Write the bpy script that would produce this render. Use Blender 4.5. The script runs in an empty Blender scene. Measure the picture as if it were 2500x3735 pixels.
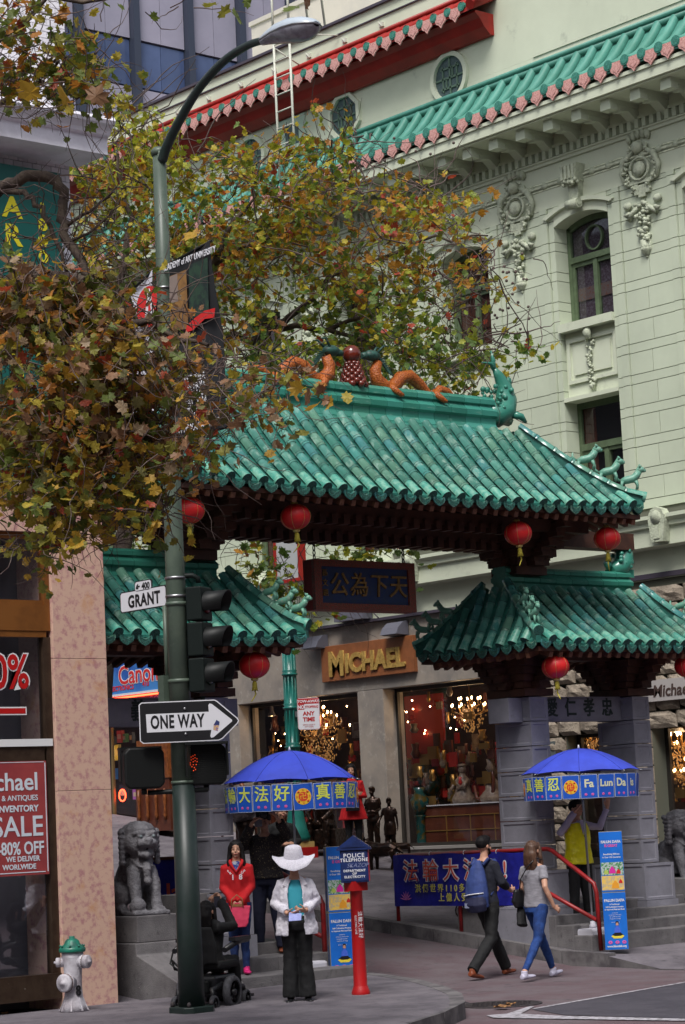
import bpy, bmesh, math, random
from mathutils import Vector, Matrix, Euler, noise
R = math.radians
random.seed(7)
scn = bpy.context.scene
COL = scn.collection
# ---------------- camera ----------------
FPX, CX, CY, CZ = 8600.0, 1250.0, 1867.5, 1.87
HEAD, PITCH, ROLL = R(49.0), R(7.5), R(2.75)
_v = Vector((math.cos(HEAD), math.sin(HEAD), 0)); _r = Vector((math.sin(HEAD), -math.cos(HEAD), 0)); _u = Vector((0, 0, 1))
_fw = _v*math.cos(PITCH)+_u*math.sin(PITCH); _up = -_v*math.sin(PITCH)+_u*math.cos(PITCH)
_Rt = _r*math.cos(ROLL)-_up*math.sin(ROLL); _Ut = _r*math.sin(ROLL)+_up*math.cos(ROLL)
cam_d = bpy.data.cameras.new('camera'); cam = bpy.data.objects.new('camera', cam_d); COL.objects.link(cam)
_m = Matrix((( _Rt.x, _Ut.x, -_fw.x, 0), (_Rt.y, _Ut.y, -_fw.y, 0), (_Rt.z, _Ut.z, -_fw.z, CZ), (0, 0, 0, 1)))
cam.matrix_world = _m
cam_d.sensor_fit = 'VERTICAL'; cam_d.sensor_height = 24.0; cam_d.lens = 24.0*FPX/3735.0
cam_d.clip_start = 0.3; cam_d.clip_end = 800
scn.camera = cam
# ---------------- world, sun, exposure ----------------
W = bpy.data.worlds.new('World'); scn.world = W; W.use_nodes = True
nt = W.node_tree; nt.nodes.clear()
sky = nt.nodes.new('ShaderNodeTexSky'); sky.sky_type = 'NISHITA'; sky.sun_disc = False
sky.sun_elevation = R(56); sky.sun_rotation = R(232); sky.air_density = 1.0; sky.dust_density = 3.0
hs = nt.nodes.new('ShaderNodeHueSaturation'); hs.inputs['Saturation'].default_value = 0.42
bgn = nt.nodes.new('ShaderNodeBackground'); bgn.inputs['Strength'].default_value = 0.092
wo = nt.nodes.new('ShaderNodeOutputWorld')
nt.links.new(sky.outputs[0], hs.inputs['Color']); nt.links.new(hs.outputs[0], bgn.inputs['Color']); nt.links.new(bgn.outputs[0], wo.inputs['Surface'])
sd = bpy.data.lights.new('sun', 'SUN'); sun = bpy.data.objects.new('sun', sd); COL.objects.link(sun)
sd.energy = 1.7; sd.angle = R(20); sd.color = (1.0, 0.97, 0.94)
_az = R(90-232)  # nishita rotation is measured clockwise from +Y
_sdir = Vector((math.cos(R(56))*math.cos(_az), math.cos(R(56))*math.sin(_az), math.sin(R(56))))
sun.rotation_euler = (-_sdir).to_track_quat('-Z', 'Y').to_euler()
vs = scn.view_settings; vs.view_transform = 'Standard'; vs.look = 'None'; vs.exposure = 0.86; vs.gamma = 1.0; vs.use_curve_mapping = False
scn.cycles.max_bounces = 6; scn.cycles.diffuse_bounces = 3; scn.cycles.glossy_bounces = 3; scn.cycles.transmission_bounces = 4; scn.cycles.transparent_max_bounces = 8
scn.cycles.use_denoising = True
# ---------------- pixel -> world point on a chosen plane ----------------
def _ray(x, y): return _fw+_Rt*((x-CX)/FPX)-_Ut*((y-CY)/FPX)
def pX(x, y, X): d = _ray(x, y); return Vector((0, 0, CZ))+d*(X/d.x)
def pY(x, y, Y): d = _ray(x, y); return Vector((0, 0, CZ))+d*(Y/d.y)
def pZ(x, y, Z): d = _ray(x, y); return Vector((0, 0, CZ))+d*((Z-CZ)/d.z)
def pP(x, y, P):  # vertical plane through P square to the street view
    d = _ray(x, y); t = (Vector(P)-Vector((0, 0, CZ))).dot(_v)/d.dot(_v); return Vector((0, 0, CZ))+d*t
# ---------------- materials ----------------
_mats = {}
def mat(name, col, col2=None, scale=6.0, lo=.4, hi=.6, rough=.7, metal=0.0, bump=0.0, bscale=40.0, rnd=None, rv=0.0, emit=None, es=0.0, detail=4.0, spec=.4, spots=None, alpha=None, coords='P', stretch=None, trans=0.0, coat=0.0):
    if name in _mats: return _mats[name]
    m = bpy.data.materials.new(name); m.use_nodes = True; t = m.node_tree; N = t.nodes; L = t.links
    b = N['Principled BSDF']; b.inputs['Roughness'].default_value = rough; b.inputs['Metallic'].default_value = metal
    b.inputs['Specular IOR Level'].default_value = spec
    if coat: b.inputs['Coat Weight'].default_value = coat
    c4 = lambda c: (c[0], c[1], c[2], 1)
    b.inputs['Base Color'].default_value = c4(col)
    if coords == 'P': vec = N.new('ShaderNodeNewGeometry').outputs['Position']
    else: vec = N.new('ShaderNodeTexCoord').outputs['Object']
    if stretch:
        mp = N.new('ShaderNodeMapping'); mp.inputs['Scale'].default_value = stretch; L.new(vec, mp.inputs['Vector']); vec = mp.outputs[0]
    cur = None
    if rnd:
        oi = N.new('ShaderNodeObjectInfo'); cr = N.new('ShaderNodeValToRGB'); cr.color_ramp.interpolation = 'CONSTANT'
        el = cr.color_ramp.elements
        for i, c in enumerate(rnd):
            e = el[i] if i < 2 else el.new(i/len(rnd))
            e.position = i/len(rnd); e.color = c4(c)
        L.new(oi.outputs['Random'], cr.inputs['Fac']); cur = cr.outputs['Color']
    if col2 is not None:
        n = N.new('ShaderNodeTexNoise'); n.inputs['Scale'].default_value = scale; n.inputs['Detail'].default_value = detail; n.inputs['Roughness'].default_value = .65
        L.new(vec, n.inputs['Vector'])
        r = N.new('ShaderNodeMapRange'); r.inputs['From Min'].default_value = lo; r.inputs['From Max'].default_value = hi; L.new(n.outputs[0], r.inputs['Value'])
        mx = N.new('ShaderNodeMix'); mx.data_type = 'RGBA'; L.new(r.outputs[0], mx.inputs['Factor'])
        if cur: L.new(cur, mx.inputs['A'])
        else: mx.inputs['A'].default_value = c4(col)
        mx.inputs['B'].default_value = c4(col2); cur = mx.outputs['Result']
    if spots:   # (scale, colour, lo, hi)
        n = N.new('ShaderNodeTexNoise'); n.inputs['Scale'].default_value = spots[0]; n.inputs['Detail'].default_value = 6; n.inputs['Roughness'].default_value = .7; L.new(vec, n.inputs['Vector'])
        r = N.new('ShaderNodeMapRange'); r.inputs['From Min'].default_value = spots[2]; r.inputs['From Max'].default_value = spots[3]; L.new(n.outputs[0], r.inputs['Value'])
        mx = N.new('ShaderNodeMix'); mx.data_type = 'RGBA'; L.new(r.outputs[0], mx.inputs['Factor'])
        if cur: L.new(cur, mx.inputs['A'])
        else: mx.inputs['A'].default_value = c4(col)
        mx.inputs['B'].default_value = c4(spots[1]); cur = mx.outputs['Result']
    if rv:
        oi = N.new('ShaderNodeObjectInfo'); r = N.new('ShaderNodeMapRange'); r.inputs['To Min'].default_value = 1-rv; r.inputs['To Max'].default_value = 1+rv
        L.new(oi.outputs['Random'], r.inputs['Value']); hsv = N.new('ShaderNodeHueSaturation'); L.new(r.outputs[0], hsv.inputs['Value'])
        if cur: L.new(cur, hsv.inputs['Color'])
        else: hsv.inputs['Color'].default_value = c4(col)
        cur = hsv.outputs[0]
    if cur: L.new(cur, b.inputs['Base Color'])
    if bump:
        n = N.new('ShaderNodeTexNoise'); n.inputs['Scale'].default_value = bscale; n.inputs['Detail'].default_value = 5; L.new(vec, n.inputs['Vector'])
        bp = N.new('ShaderNodeBump'); bp.inputs['Strength'].default_value = min(1, bump); bp.inputs['Distance'].default_value = .02*max(1, bump); L.new(n.outputs[0], bp.inputs['Height']); L.new(bp.outputs[0], b.inputs['Normal'])
    if emit: b.inputs['Emission Color'].default_value = c4(emit); b.inputs['Emission Strength'].default_value = es
    if alpha is not None: b.inputs['Alpha'].default_value = alpha
    if trans: b.inputs['Transmission Weight'].default_value = trans
    _mats[name] = m; return m
def glass(name, tint=(.6, .65, .7), mixf=.75, rough=.03):
    if name in _mats: return _mats[name]
    m = bpy.data.materials.new(name); m.use_nodes = True; t = m.node_tree; t.nodes.clear(); N = t.nodes
    o = N.new('ShaderNodeOutputMaterial'); mx = N.new('ShaderNodeMixShader'); tr = N.new('ShaderNodeBsdfTransparent'); gl = N.new('ShaderNodeBsdfGlossy')
    tr.inputs[0].default_value = (*tint, 1); gl.inputs['Roughness'].default_value = rough; gl.inputs[0].default_value = (.9, .9, .95, 1)
    lw = N.new('ShaderNodeLayerWeight'); pw = N.new('ShaderNodeMath'); pw.operation = 'POWER'; pw.inputs[1].default_value = 4.5; ad = N.new('ShaderNodeMath'); ad.operation = 'ADD'; ad.inputs[1].default_value = 1-mixf; ad.use_clamp = True
    t.links.new(lw.outputs['Facing'], pw.inputs[0]); t.links.new(pw.outputs[0], ad.inputs[0]); t.links.new(ad.outputs[0], mx.inputs[0]); t.links.new(tr.outputs[0], mx.inputs[1]); t.links.new(gl.outputs[0], mx.inputs[2]); t.links.new(mx.outputs[0], o.inputs[0])
    _mats[name] = m; return m
# ---------------- objects ----------------
def tag(o, label=None, cat=None, group=None, kind=None):
    if label: o['label'] = label
    if cat: o['category'] = cat
    if group: o['group'] = group
    if kind: o['kind'] = kind
    return o
def thing(name, label, cat, loc=(0, 0, 0), group=None, rot=None, rz=None):
    o = bpy.data.objects.new(name, None); COL.objects.link(o); o.empty_display_size = .1; o.location = loc
    if rot is not None: o.rotation_mode = 'QUATERNION'; o.rotation_quaternion = rot
    if rz is not None: o.rotation_euler = (0, 0, rz)
    return tag(o, label, cat, group)
def _wloc(o):
    p = Vector((0, 0, 0))
    while o: p += o.location; o = o.parent
    return p
def place(me, name, parent=None, loc=(0, 0, 0), rot=None, scale=None):
    o = bpy.data.objects.new(name, me); COL.objects.link(o)
    if parent: o.parent = parent
    o.location = loc
    if rot is not None:
        if isinstance(rot, (tuple, list, Euler)): o.rotation_euler = rot
        else: o.rotation_mode = 'QUATERNION'; o.rotation_quaternion = rot
    if scale is not None: o.scale = scale
    return o
class MB:
    def __init__(s): s.v = []; s.f = []; s.m = []; s.s = []
    def add(s, vs, fs, mi=0, sm=False):
        k = len(s.v); s.v += [tuple(p) for p in vs]
        for f in fs: s.f.append(tuple(i+k for i in f)); s.m.append(mi); s.s.append(sm)
        return s
    def box(s, x0, x1, y0, y1, z0, z1, mi=0):
        return s.add([(x0, y0, z0), (x1, y0, z0), (x1, y1, z0), (x0, y1, z0), (x0, y0, z1), (x1, y0, z1), (x1, y1, z1), (x0, y1, z1)], [(0, 3, 2, 1), (4, 5, 6, 7), (0, 1, 5, 4), (1, 2, 6, 5), (2, 3, 7, 6), (3, 0, 4, 7)], mi)
    def cbox(s, c, d, mi=0, M=None):
        k = len(s.v); s.box(-d[0]/2, d[0]/2, -d[1]/2, d[1]/2, -d[2]/2, d[2]/2, mi)
        for i in range(k, len(s.v)):
            p = Vector(s.v[i]); p = (M @ p if M is not None else p)+Vector(c); s.v[i] = tuple(p)
        return s
    def quad(s, a, b, c, d, mi=0): return s.add([a, b, c, d], [(0, 1, 2, 3)], mi)
    def prism(s, pts, z0, z1, mi=0, M=None, mi2=None):   # polygon (ccw) in local xy, extruded z0..z1
        n = len(pts); vs = [Vector((p[0], p[1], z0)) for p in pts]+[Vector((p[0], p[1], z1)) for p in pts]
        if M is not None: vs = [M @ p for p in vs]
        k = len(s.v); s.add(vs, [tuple(range(n-1, -1, -1))], mi); s.v = s.v[:k]; s.f.pop(); s.m.pop(); s.s.pop()
        s.add(vs, [tuple(range(n-1, -1, -1))]+[(i, (i+1) % n, n+(i+1) % n, n+i) for i in range(n)], mi)
        s.f.append(tuple(range(k+n, k+2*n))); s.m.append(mi if mi2 is None else mi2); s.s.append(False)
        return s
    def tube(s, pts, r, n=8, mi=0, caps=True, sm=True, flat=1.0, up=None):
        pts = [Vector(p) for p in pts]; m = len(pts)
        rs = [r]*m if isinstance(r, (int, float)) else list(r)
        ref = Vector(up) if up else None; rings = []
        for i, p in enumerate(pts):
            d = (pts[min(i+1, m-1)]-pts[max(i-1, 0)]).normalized()
            if ref is None: ref = Vector((0, 0, 1)) if abs(d.z) < .9 else Vector((1, 0, 0))
            a = d.cross(ref)
            if a.length < 1e-4: a = d.orthogonal()
            a.normalize(); b = a.cross(d).normalized(); 
            if not up: ref = b
            rr = rs[i]; ra, rb = (rr if isinstance(rr, (tuple, list)) else (rr, rr*flat))
            rings.append([p+a*(math.cos(2*math.pi*j/n)*ra)+b*(math.sin(2*math.pi*j/n)*rb) for j in range(n)])
        vs = [q for g in rings for q in g]
        fs = [(i*n+j, i*n+(j+1) % n, (i+1)*n+(j+1) % n, (i+1)*n+j) for i in range(m-1) for j in range(n)]
        s.add(vs, fs, mi, sm)
        if caps:
            k = len(s.v)-len(vs)
            s.f.append(tuple(k+j for j in range(n-1, -1, -1))); s.f.append(tuple(k+(m-1)*n+j for j in range(n))); s.m += [mi, mi]; s.s += [False, False]
        return s
    def lathe(s, prof, c=(0, 0, 0), n=16, mi=0, sm=True, M=None, caps=True):
        vs = []
        for r, z in prof:
            for j in range(n):
                p = Vector((math.cos(2*math.pi*j/n)*r, math.sin(2*math.pi*j/n)*r, z)); p = M @ p if M is not None else p
                vs.append(p+Vector(c))
        m = len(prof); fs = [(i*n+j, i*n+(j+1) % n, (i+1)*n+(j+1) % n, (i+1)*n+j) for i in range(m-1) for j in range(n)]
        k = len(s.v); s.add(vs, fs, mi, sm)
        if caps:
            s.f.append(tuple(k+j for j in range(n-1, -1, -1))); s.f.append(tuple(k+(m-1)*n+j for j in range(n))); s.m += [mi, mi]; s.s += [sm, sm]
        return s
    def ball(s, c, r, n=10, mi=0, M=None):
        r = (r, r, r) if isinstance(r, (int, float)) else r; h = max(4, n//2); vs = []; fs = []
        for i in range(1, h):
            a = math.pi*i/h
            for j in range(n):
                p = Vector((math.sin(a)*math.cos(2*math.pi*j/n)*r[0], math.sin(a)*math.sin(2*math.pi*j/n)*r[1], -math.cos(a)*r[2])); p = M @ p if M is not None else p
                vs.append(p+Vector(c))
        for i in range(h-2):
            for j in range(n): fs.append((i*n+j, i*n+(j+1) % n, (i+1)*n+(j+1) % n, (i+1)*n+j))
        b = Vector((0, 0, -r[2])); t = Vector((0, 0, r[2]))
        if M is not None: b = M @ b; t = M @ t
        vs += [b+Vector(c), t+Vector(c)]; q = len(vs)
        for j in range(n): fs.append((q-2, (j+1) % n, j)); fs.append((q-1, (h-2)*n+j, (h-2)*n+(j+1) % n))
        return s.add(vs, fs, mi, True)
    def mesh(s, name, mats):
        me = bpy.data.meshes.new(name); me.from_pydata(s.v, [], s.f)
        for m in (mats if isinstance(mats, (list, tuple)) else [mats]): me.materials.append(m)
        if any(s.m): me.polygons.foreach_set('material_index', s.m)
        if any(s.s): me.polygons.foreach_set('use_smooth', s.s)
        me.update(); return me
    def build(s, name, mats, parent=None, world=True, bevel=0, kind=None):
        off = Vector((0, 0, 0))
        if world:
            if parent: off = _wloc(parent)
            elif s.v and kind is None:
                xs = [p[0] for p in s.v]; ys = [p[1] for p in s.v]; zs = [p[2] for p in s.v]
                off = Vector(((min(xs)+max(xs))/2, (min(ys)+max(ys))/2, min(zs)))
            if off.length > 0: s.v = [(p[0]-off.x, p[1]-off.y, p[2]-off.z) for p in s.v]
        o = bpy.data.objects.new(name, s.mesh(name, mats)); COL.objects.link(o)
        if parent: o.parent = parent
        else: o.location = off
        if bevel:
            b = o.modifiers.new('b', 'BEVEL'); b.width = bevel; b.segments = 2; b.limit_method = 'ANGLE'
        if kind: o['kind'] = kind
        return o
_texts = []
def text(body, parent, loc, size, m, name='lettering', ext=.003, off=0.0, ax='CENTER', ay='CENTER', rot=None, sx=1.0, sy=1.0, space=1.0, shear=0.0):
    cu = bpy.data.curves.new(name, 'FONT'); cu.body = body; cu.size = size; cu.extrude = ext; cu.offset = off; cu.align_x = ax; cu.align_y = ay; cu.space_character = space; cu.shear = shear; cu.resolution_u = 3
    cu.materials.append(m)
    o = bpy.data.objects.new(name, cu); COL.objects.link(o); o.parent = parent; o.location = loc; o.scale = (sx, sy, 1)
    if rot is not None: o.rotation_euler = rot
    _texts.append(o); return o
def frame_rot(right, up):   # rotation whose local x is right, local y is up, local z faces the viewer
    x = Vector(right).normalized(); y = Vector(up).normalized(); z = x.cross(y).normalized(); y = z.cross(x)
    return Matrix(((x.x, y.x, z.x), (x.y, y.y, z.y), (x.z, y.z, z.z))).to_quaternion()
ROT_XF = frame_rot((0, -1, 0), (0, 0, 1))     # a sign on a wall that faces -X
ROT_YF = frame_rot((1, 0, 0), (0, 0, 1))      # a sign that faces -Y
ROT_V = frame_rot(_r, (0, 0, 1))
def smooth_path(P, k=6):
    P = [Vector(p) for p in P]; out = []
    for i in range(len(P)-1):
        a, b, c, d = P[max(i-1, 0)], P[i], P[i+1], P[min(i+2, len(P)-1)]
        for j in range(k):
            t = j/k; out.append(.5*((2*b)+(c-a)*t+(2*a-5*b+4*c-d)*t*t+(3*b-a-3*c+d)*t**3))
    return out+[P[-1]]
def copy_tree(o, parent=None):
    c = o.copy(); COL.objects.link(c); c.parent = parent
    for ch in list(o.children): copy_tree(ch, c)
    return c
# ================= ground =================
m_conc = mat('sidewalk_concrete', (.165, .148, .165), (.095, .084, .098), scale=1.6, lo=.40, hi=.62, rough=.85, bump=.4, bscale=90, detail=9, spots=(7, (.065, .057, .066), .56, .70))
m_road = mat('road_concrete', (.135, .108, .118), (.115, .075, .085), scale=1.1, lo=.42, hi=.60, rough=.88, bump=.45, bscale=110, detail=9, spots=(5, (.075, .06, .068), .56, .70))
m_asph = mat('asphalt_patch', (.07, .064, .08), (.052, .048, .062), scale=3, rough=.9, bump=.5, bscale=220)
m_curb = mat('curb_concrete', (.16, .15, .152), (.08, .072, .078), scale=3, rough=.85, bump=.3, bscale=90)
m_paint = mat('white_road_paint', (.42, .40, .44), (.16, .15, .16), scale=14, lo=.45, hi=.62, rough=.8)
m_redp = mat('red_curb_paint', (.16, .03, .04), (.09, .03, .035), scale=8, rough=.7)
m_steel = mat('steel', (.35, .35, .36), rough=.35, metal=.9)
m_iron = mat('cast_iron', (.035, .03, .035), (.05, .04, .04), scale=30, rough=.7, metal=.1)
m_step = mat('step_stone', (.17, .16, .162), (.095, .088, .092), scale=2.2, lo=.35, hi=.65, rough=.85, bump=.4, bscale=70, spots=(9, (.06, .055, .058), .58, .72))
def zroad(Y): return -.14+max(0, Y-22.0)*.11+(.05 if Y > 22.6 else 0)*0
def zR(X, Y): return .03+max(0, Y-22.0)*.11+max(0, X-22.8)*.045*min(1, max(0, (Y-22)/6))
def zL(X, Y): return .02*min(4, max(0, X-15.5))+max(0, Y-22.0)*.11
b = MB(); Ys = [-60, 5, 15, 20, 21.2, 22, 22.6, 24, 27, 30, 36, 45, 70]; Xs = [-80, -10, 5, 12, 19, 20, 21, 22, 22.8, 24, 40, 120]
b.add([(x, y, zroad(y)) for y in Ys for x in Xs], [(i*len(Xs)+j, i*len(Xs)+j+1, (i+1)*len(Xs)+j+1, (i+1)*len(Xs)+j) for i in range(len(Ys)-1) for j in range(len(Xs)-1)])
road = b.build('road', m_road, kind='structure')
def slab(name, pts, zf, m, drop=.25, kind='structure', sub=None):
    from mathutils.geometry import tessellate_polygon
    b = MB(); n = len(pts); vs = [Vector((x, y, zf(x, y))) for x, y in pts]
    tri = tessellate_polygon([[Vector((p.x, p.y, 0)) for p in vs]])
    b.add(vs, [t if (vs[t[1]]-vs[t[0]]).cross(vs[t[2]]-vs[t[0]]).z > 0 else t[::-1] for t in tri])
    for i in range(n):
        a, c = vs[i], vs[(i+1) % n]; b.quad(a, a-Vector((0, 0, drop)), c-Vector((0, 0, drop)), c, 1)
    return b.build(name, [m, m_curb], kind=kind)
ptsL = [(2, 21.9), (2, 19.0), (12.2, 15.2), (14.0, 16.1), (14.9, 16.55), (15.8, 17.05), (16.6, 17.6), (17.25, 18.35), (17.8, 19.2), (18.35, 20.2), (18.8, 21.3), (19.0, 22.0), (19.0, 24), (19.0, 45), (15.0, 45), (15.0, 24), (15.0, 21.9)]
slab('sidewalk', ptsL, zL, m_conc)
ptsR = [(22.8, 45), (22.8, 24), (22.8, 22.9), (22.78, 22.2), (22.7, 21.3), (22.45, 20.2), (22.5, 19.2), (23.4, 18.2), (25, 17.6), (45, 17.6), (45, 22.0), (28.45, 22.0), (28.45, 24), (28.45, 45)]
slab('sidewalk', ptsR, lambda x, y: zR(x, y)-(.165*max(0, min(1, (21.6-y)/1.5))), m_conc)
# curb stones along the right sidewalk and the round corner on the left
def curbs(pts, zf, step=.9):
    for i in range(len(pts)-1):
        a = Vector((*pts[i], 0)); c = Vector((*pts[i+1], 0)); L = (c-a).length; n = max(1, round(L/step))
        for k in range(n):
            p = a.lerp(c, (k+.012)/n); q = a.lerp(c, (k+.988)/n); d = (c-a).normalized(); s = Vector((-d.y, d.x, 0))*.15
            bb = MB(); P = []
            for t in (p, q, q+s, p+s): P.append(Vector((t.x, t.y, zf(t.x, t.y)+.006)))
            o = Vector((0, 0, .22)); bb.add(P+[t-o for t in P], [(0, 1, 2, 3), (0, 4, 5, 1), (1, 5, 6, 2), (2, 6, 7, 3), (3, 7, 4, 0)])
            o = bb.build('curb_stone', m_curb, road)
curbs([(14.9, 16.53), (15.8, 17.03), (16.6, 17.58), (17.27, 18.33), (17.82, 19.18), (18.37, 20.18), (18.82, 21.28), (19.02, 22.0), (19.02, 29)], zL)
curbs([(22.78, 31), (22.78, 22.9), (22.76, 22.2), (22.68, 21.3)], zR)
# asphalt patch, painted lines, manhole
b = MB(); z = -.134
b.add([pZ(1945, 3682, z), pZ(2060, 3702, z), pZ(2560, 3716, z), pZ(2560, 3575, z)], [(0, 1, 2, 3)]); b.build('asphalt_patch', m_asph, kind='structure')
b = MB(); z = -.130
b.add([pZ(1775, 3703, z), pZ(1800, 3712, z), pZ(2560, 3724, z), pZ(2560, 3717, z), pZ(2060, 3705, z), pZ(1900, 3697, z), pZ(1950, 3670, z), pZ(1935, 3669, z), pZ(1850, 3697, z)], [tuple(range(9))])
b.add([pZ(1950, 3680, z), pZ(2560, 3573, z), pZ(2560, 3570, z), pZ(1940, 3678, z)], [(0, 1, 2, 3)])
b.add([pZ(2110, 3512, z), pZ(2185, 3520, z), pZ(2190, 3516, z), pZ(2125, 3508, z)], [(0, 1, 2, 3)])
b.build('crosswalk_line', m_paint, kind='structure')
b = MB(); z = .004
b.add([pZ(-150, 3722, z), pZ(-150, 3800, z), pZ(850, 3800, z), pZ(850, 3728, z), pZ(700, 3730, z), pZ(560, 3733, z), pZ(300, 3730, z)], [tuple(range(7))]); b.build('red_curb_paint', m_redp, kind='structure')
c = pZ(1830, 3665, -.14)
mh = thing('manhole_cover', 'round dark iron manhole cover in the road by the curved curb', 'manhole cover', (c.x, c.y, -.14))
MB().lathe([(.44, 0), (.44, .012), (.40, .012), (.40, .004)], n=28).build('rim', m_iron, mh, world=False)
bb = MB().lathe([(.39, 0), (.39, .008)], n=28)
for i in range(-4, 5):
    for j in range(-4, 5):
        if i*i+j*j < 18: bb.box(i*.08-.02, i*.08+.02, j*.08-.02, j*.08+.02, .008, .014)
bb.build('lid', m_iron, mh, world=False)
# sidewalk grate by the wheelchair
g = thing('sidewalk_grate', 'ribbed utility grate in the sidewalk behind the wheelchair wheel', 'grate', pZ(820, 3715, .003))
for i in range(11):
    MB().box(-.22+i*.042, -.195+i*.042, -.3, .25, 0, .006).build('bar', m_iron, g, world=False)
# ================= steps =================
def step(x0, x1, y0, y1, z0, z1, parent, m=m_step):
    return MB().box(x0, x1, y0, y1, z0, z1).build('step', m, parent, bevel=.012)
st = thing('gate_steps', 'wide worn stone steps under the right side of the gate', 'steps', (24.5, 22.3, 0))
ys = [21.85, 22.17, 22.49, 22.80]; zs = [.24, .37, .50, .62]
for i in range(4):
    for x0, x1 in ((22.98, 24.6), (24.605, 26.3), (26.305, 28.4)):
        step(x0, x1, ys[i], (ys[i+1] if i < 3 else 24.4), -.1, zs[i], st)
st2 = thing('gate_steps', 'low stone steps where the woman in the red hoodie stands', 'steps', (17.8, 22.3, 0))
for (y0, y1, z) in ((21.62, 22.2, .17), (22.2, 22.78, .33), (22.78, 24.4, .47)):
    for x0, x1 in ((16.85, 17.95), (17.955, 18.86)): step(x0, x1, y0, y1, -.1, z, st2)

# score lines, cracks and gum on the sidewalk
b = MB(); random.seed(17)
def seam(p, q, w=.008, n=10, wob=0.0):
    p, q = Vector(p), Vector(q); d = (q-p).normalized(); sd_ = Vector((-d.y, d.x))*w
    pts = [p.lerp(q, i/n)+Vector((-d.y, d.x))*random.gauss(0, wob) for i in range(n+1)]
    for i in range(n):
        a, c = pts[i], pts[i+1]; b.quad(*[(v.x, v.y, zL(v.x, v.y)+.004) for v in (a-sd_, c-sd_, c+sd_, a+sd_)])
for y in (20.6, 19.3): seam((12.0, y), (17.3 if y < 20 else 18.4, y))
for x in (12.9, 14.6, 16.1, 17.5): seam((x, 18.0 if x > 15 else 19.4), (x, 21.55), n=8)
seam((13.2, 19.9), (15.4, 20.9), .004, 16, .03); seam((15.0, 18.6), (16.6, 19.5), .004, 14, .03); seam((16.9, 20.4), (18.4, 21.1), .005, 12, .02); seam((15.6, 21.75), (16.8, 20.6), .004, 12, .02)
b.build('pavement_joints', mat('joint_dirt', (.035, .03, .035), rough=.95), kind='stuff')
b = MB()
for k in range(260):
    x, y = random.uniform(12.5, 18.2), random.uniform(18.2, 21.7); r = random.uniform(.014, .045); b.lathe([(0, 0), (r, 0)], (x, y, zL(x, y)+.0045), n=7, caps=False)
b.build('gum_spots', mat('gum_dark', (.05, .042, .05), rough=.8), kind='stuff')
b = MB()
for (pts, w) in (([(1470, 3625), (1560, 3632), (1640, 3640), (1700, 3655), (1738, 3672)], .02), ([(1300, 3590), (1480, 3600), (1700, 3608)], .008), ([(1100, 3620), (1250, 3645)], .006)):
    q = [pZ(*p, -.136) for p in pts]
    for i in range(len(q)-1): n_ = Vector((-(q[i+1]-q[i]).y, (q[i+1]-q[i]).x, 0)).normalized()*w; b.quad(q[i]-n_, q[i+1]-n_, q[i+1]+n_, q[i]+n_)
b.build('road_seams', _mats['joint_dirt'], kind='stuff')
# ================= cream building on the east side =================
XF = 28.5
m_cream = mat('cream_stucco', (.61, .655, .51), (.54, .58, .45), scale=.8, lo=.35, hi=.7, rough=.85, bump=.12, bscale=60, spots=(2.2, (.36, .39, .31), .6, .8))
m_block = mat('cream_stone', (.53, .585, .45), (.475, .525, .405), scale=1.2, lo=.35, hi=.7, rough=.8, bump=.12, bscale=70, rv=.035)
m_joint = mat('dark_joint', (.12, .125, .095), rough=.9)
m_orn = mat('ornament_plaster', (.50, .54, .41), (.33, .36, .27), scale=9, lo=.45, hi=.65, rough=.8, bump=.6, bscale=35)
m_green = mat('green_window_paint', (.11, .155, .085), (.085, .12, .065), scale=6, rough=.5)
m_teal = mat('teal_roof_paint', (.065, .23, .175), (.085, .28, .225), scale=2.5, lo=.35, hi=.65, rough=.45, rv=.08)
m_tealD = mat('teal_disc', (.03, .15, .11), (.06, .26, .20), scale=45, lo=.45, hi=.55, rough=.5)
m_pink = mat('pink_drip_tile', (.66, .38, .34), (.45, .20, .18), scale=40, lo=.42, hi=.6, rough=.7)
m_red = mat('red_roof_paint', (.36, .018, .012), (.27, .014, .010), scale=2, rough=.45)
m_flash = mat('dark_flashing', (.06, .05, .07), rough=.5)
m_darkgl = glass('window_glass', (.50, .52, .56), .93)
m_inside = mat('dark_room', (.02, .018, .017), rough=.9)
m_curt = mat('patterned_curtain', (.16, .10, .12), (.30, .24, .27), scale=30, lo=.45, hi=.6, rough=.9, coords='P')
m_lace = mat('lace_valance', (.34, .25, .22), (.42, .16, .10), scale=22, lo=.5, hi=.62, rough=.9)
m_curtR = mat('rust_curtain', (.28, .09, .05), (.15, .045, .03), scale=7, rough=.9, stretch=(1, 12, 1))
m_marble = mat('grey_tan_marble', (.30, .26, .22), (.20, .18, .165), scale=1.6, lo=.38, hi=.66, rough=.35, bump=.04, spots=(5, (.36, .33, .29), .56, .7))
m_stoneR = mat('rough_quarry_stone', (.36, .30, .235), (.22, .18, .14), scale=6, lo=.4, hi=.65, rough=.9, bump=.9, bscale=30, rv=.10)
bld = thing('corner_building', 'pale green cream stone building with red and teal tiled eaves above a marble shop front', 'building', (XF, 31, 1.3))
WS = 2.87; WC = [26.365+WS*k for k in range(-1, 7)]; WW = .615   # window centres, half width
def wl(x0, x1, y0, y1, z0, z1, m=m_cream, name='wall', mi=0): return MB().box(x0, x1, y0, y1, z0, z1).build(name, m, bld)
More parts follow.
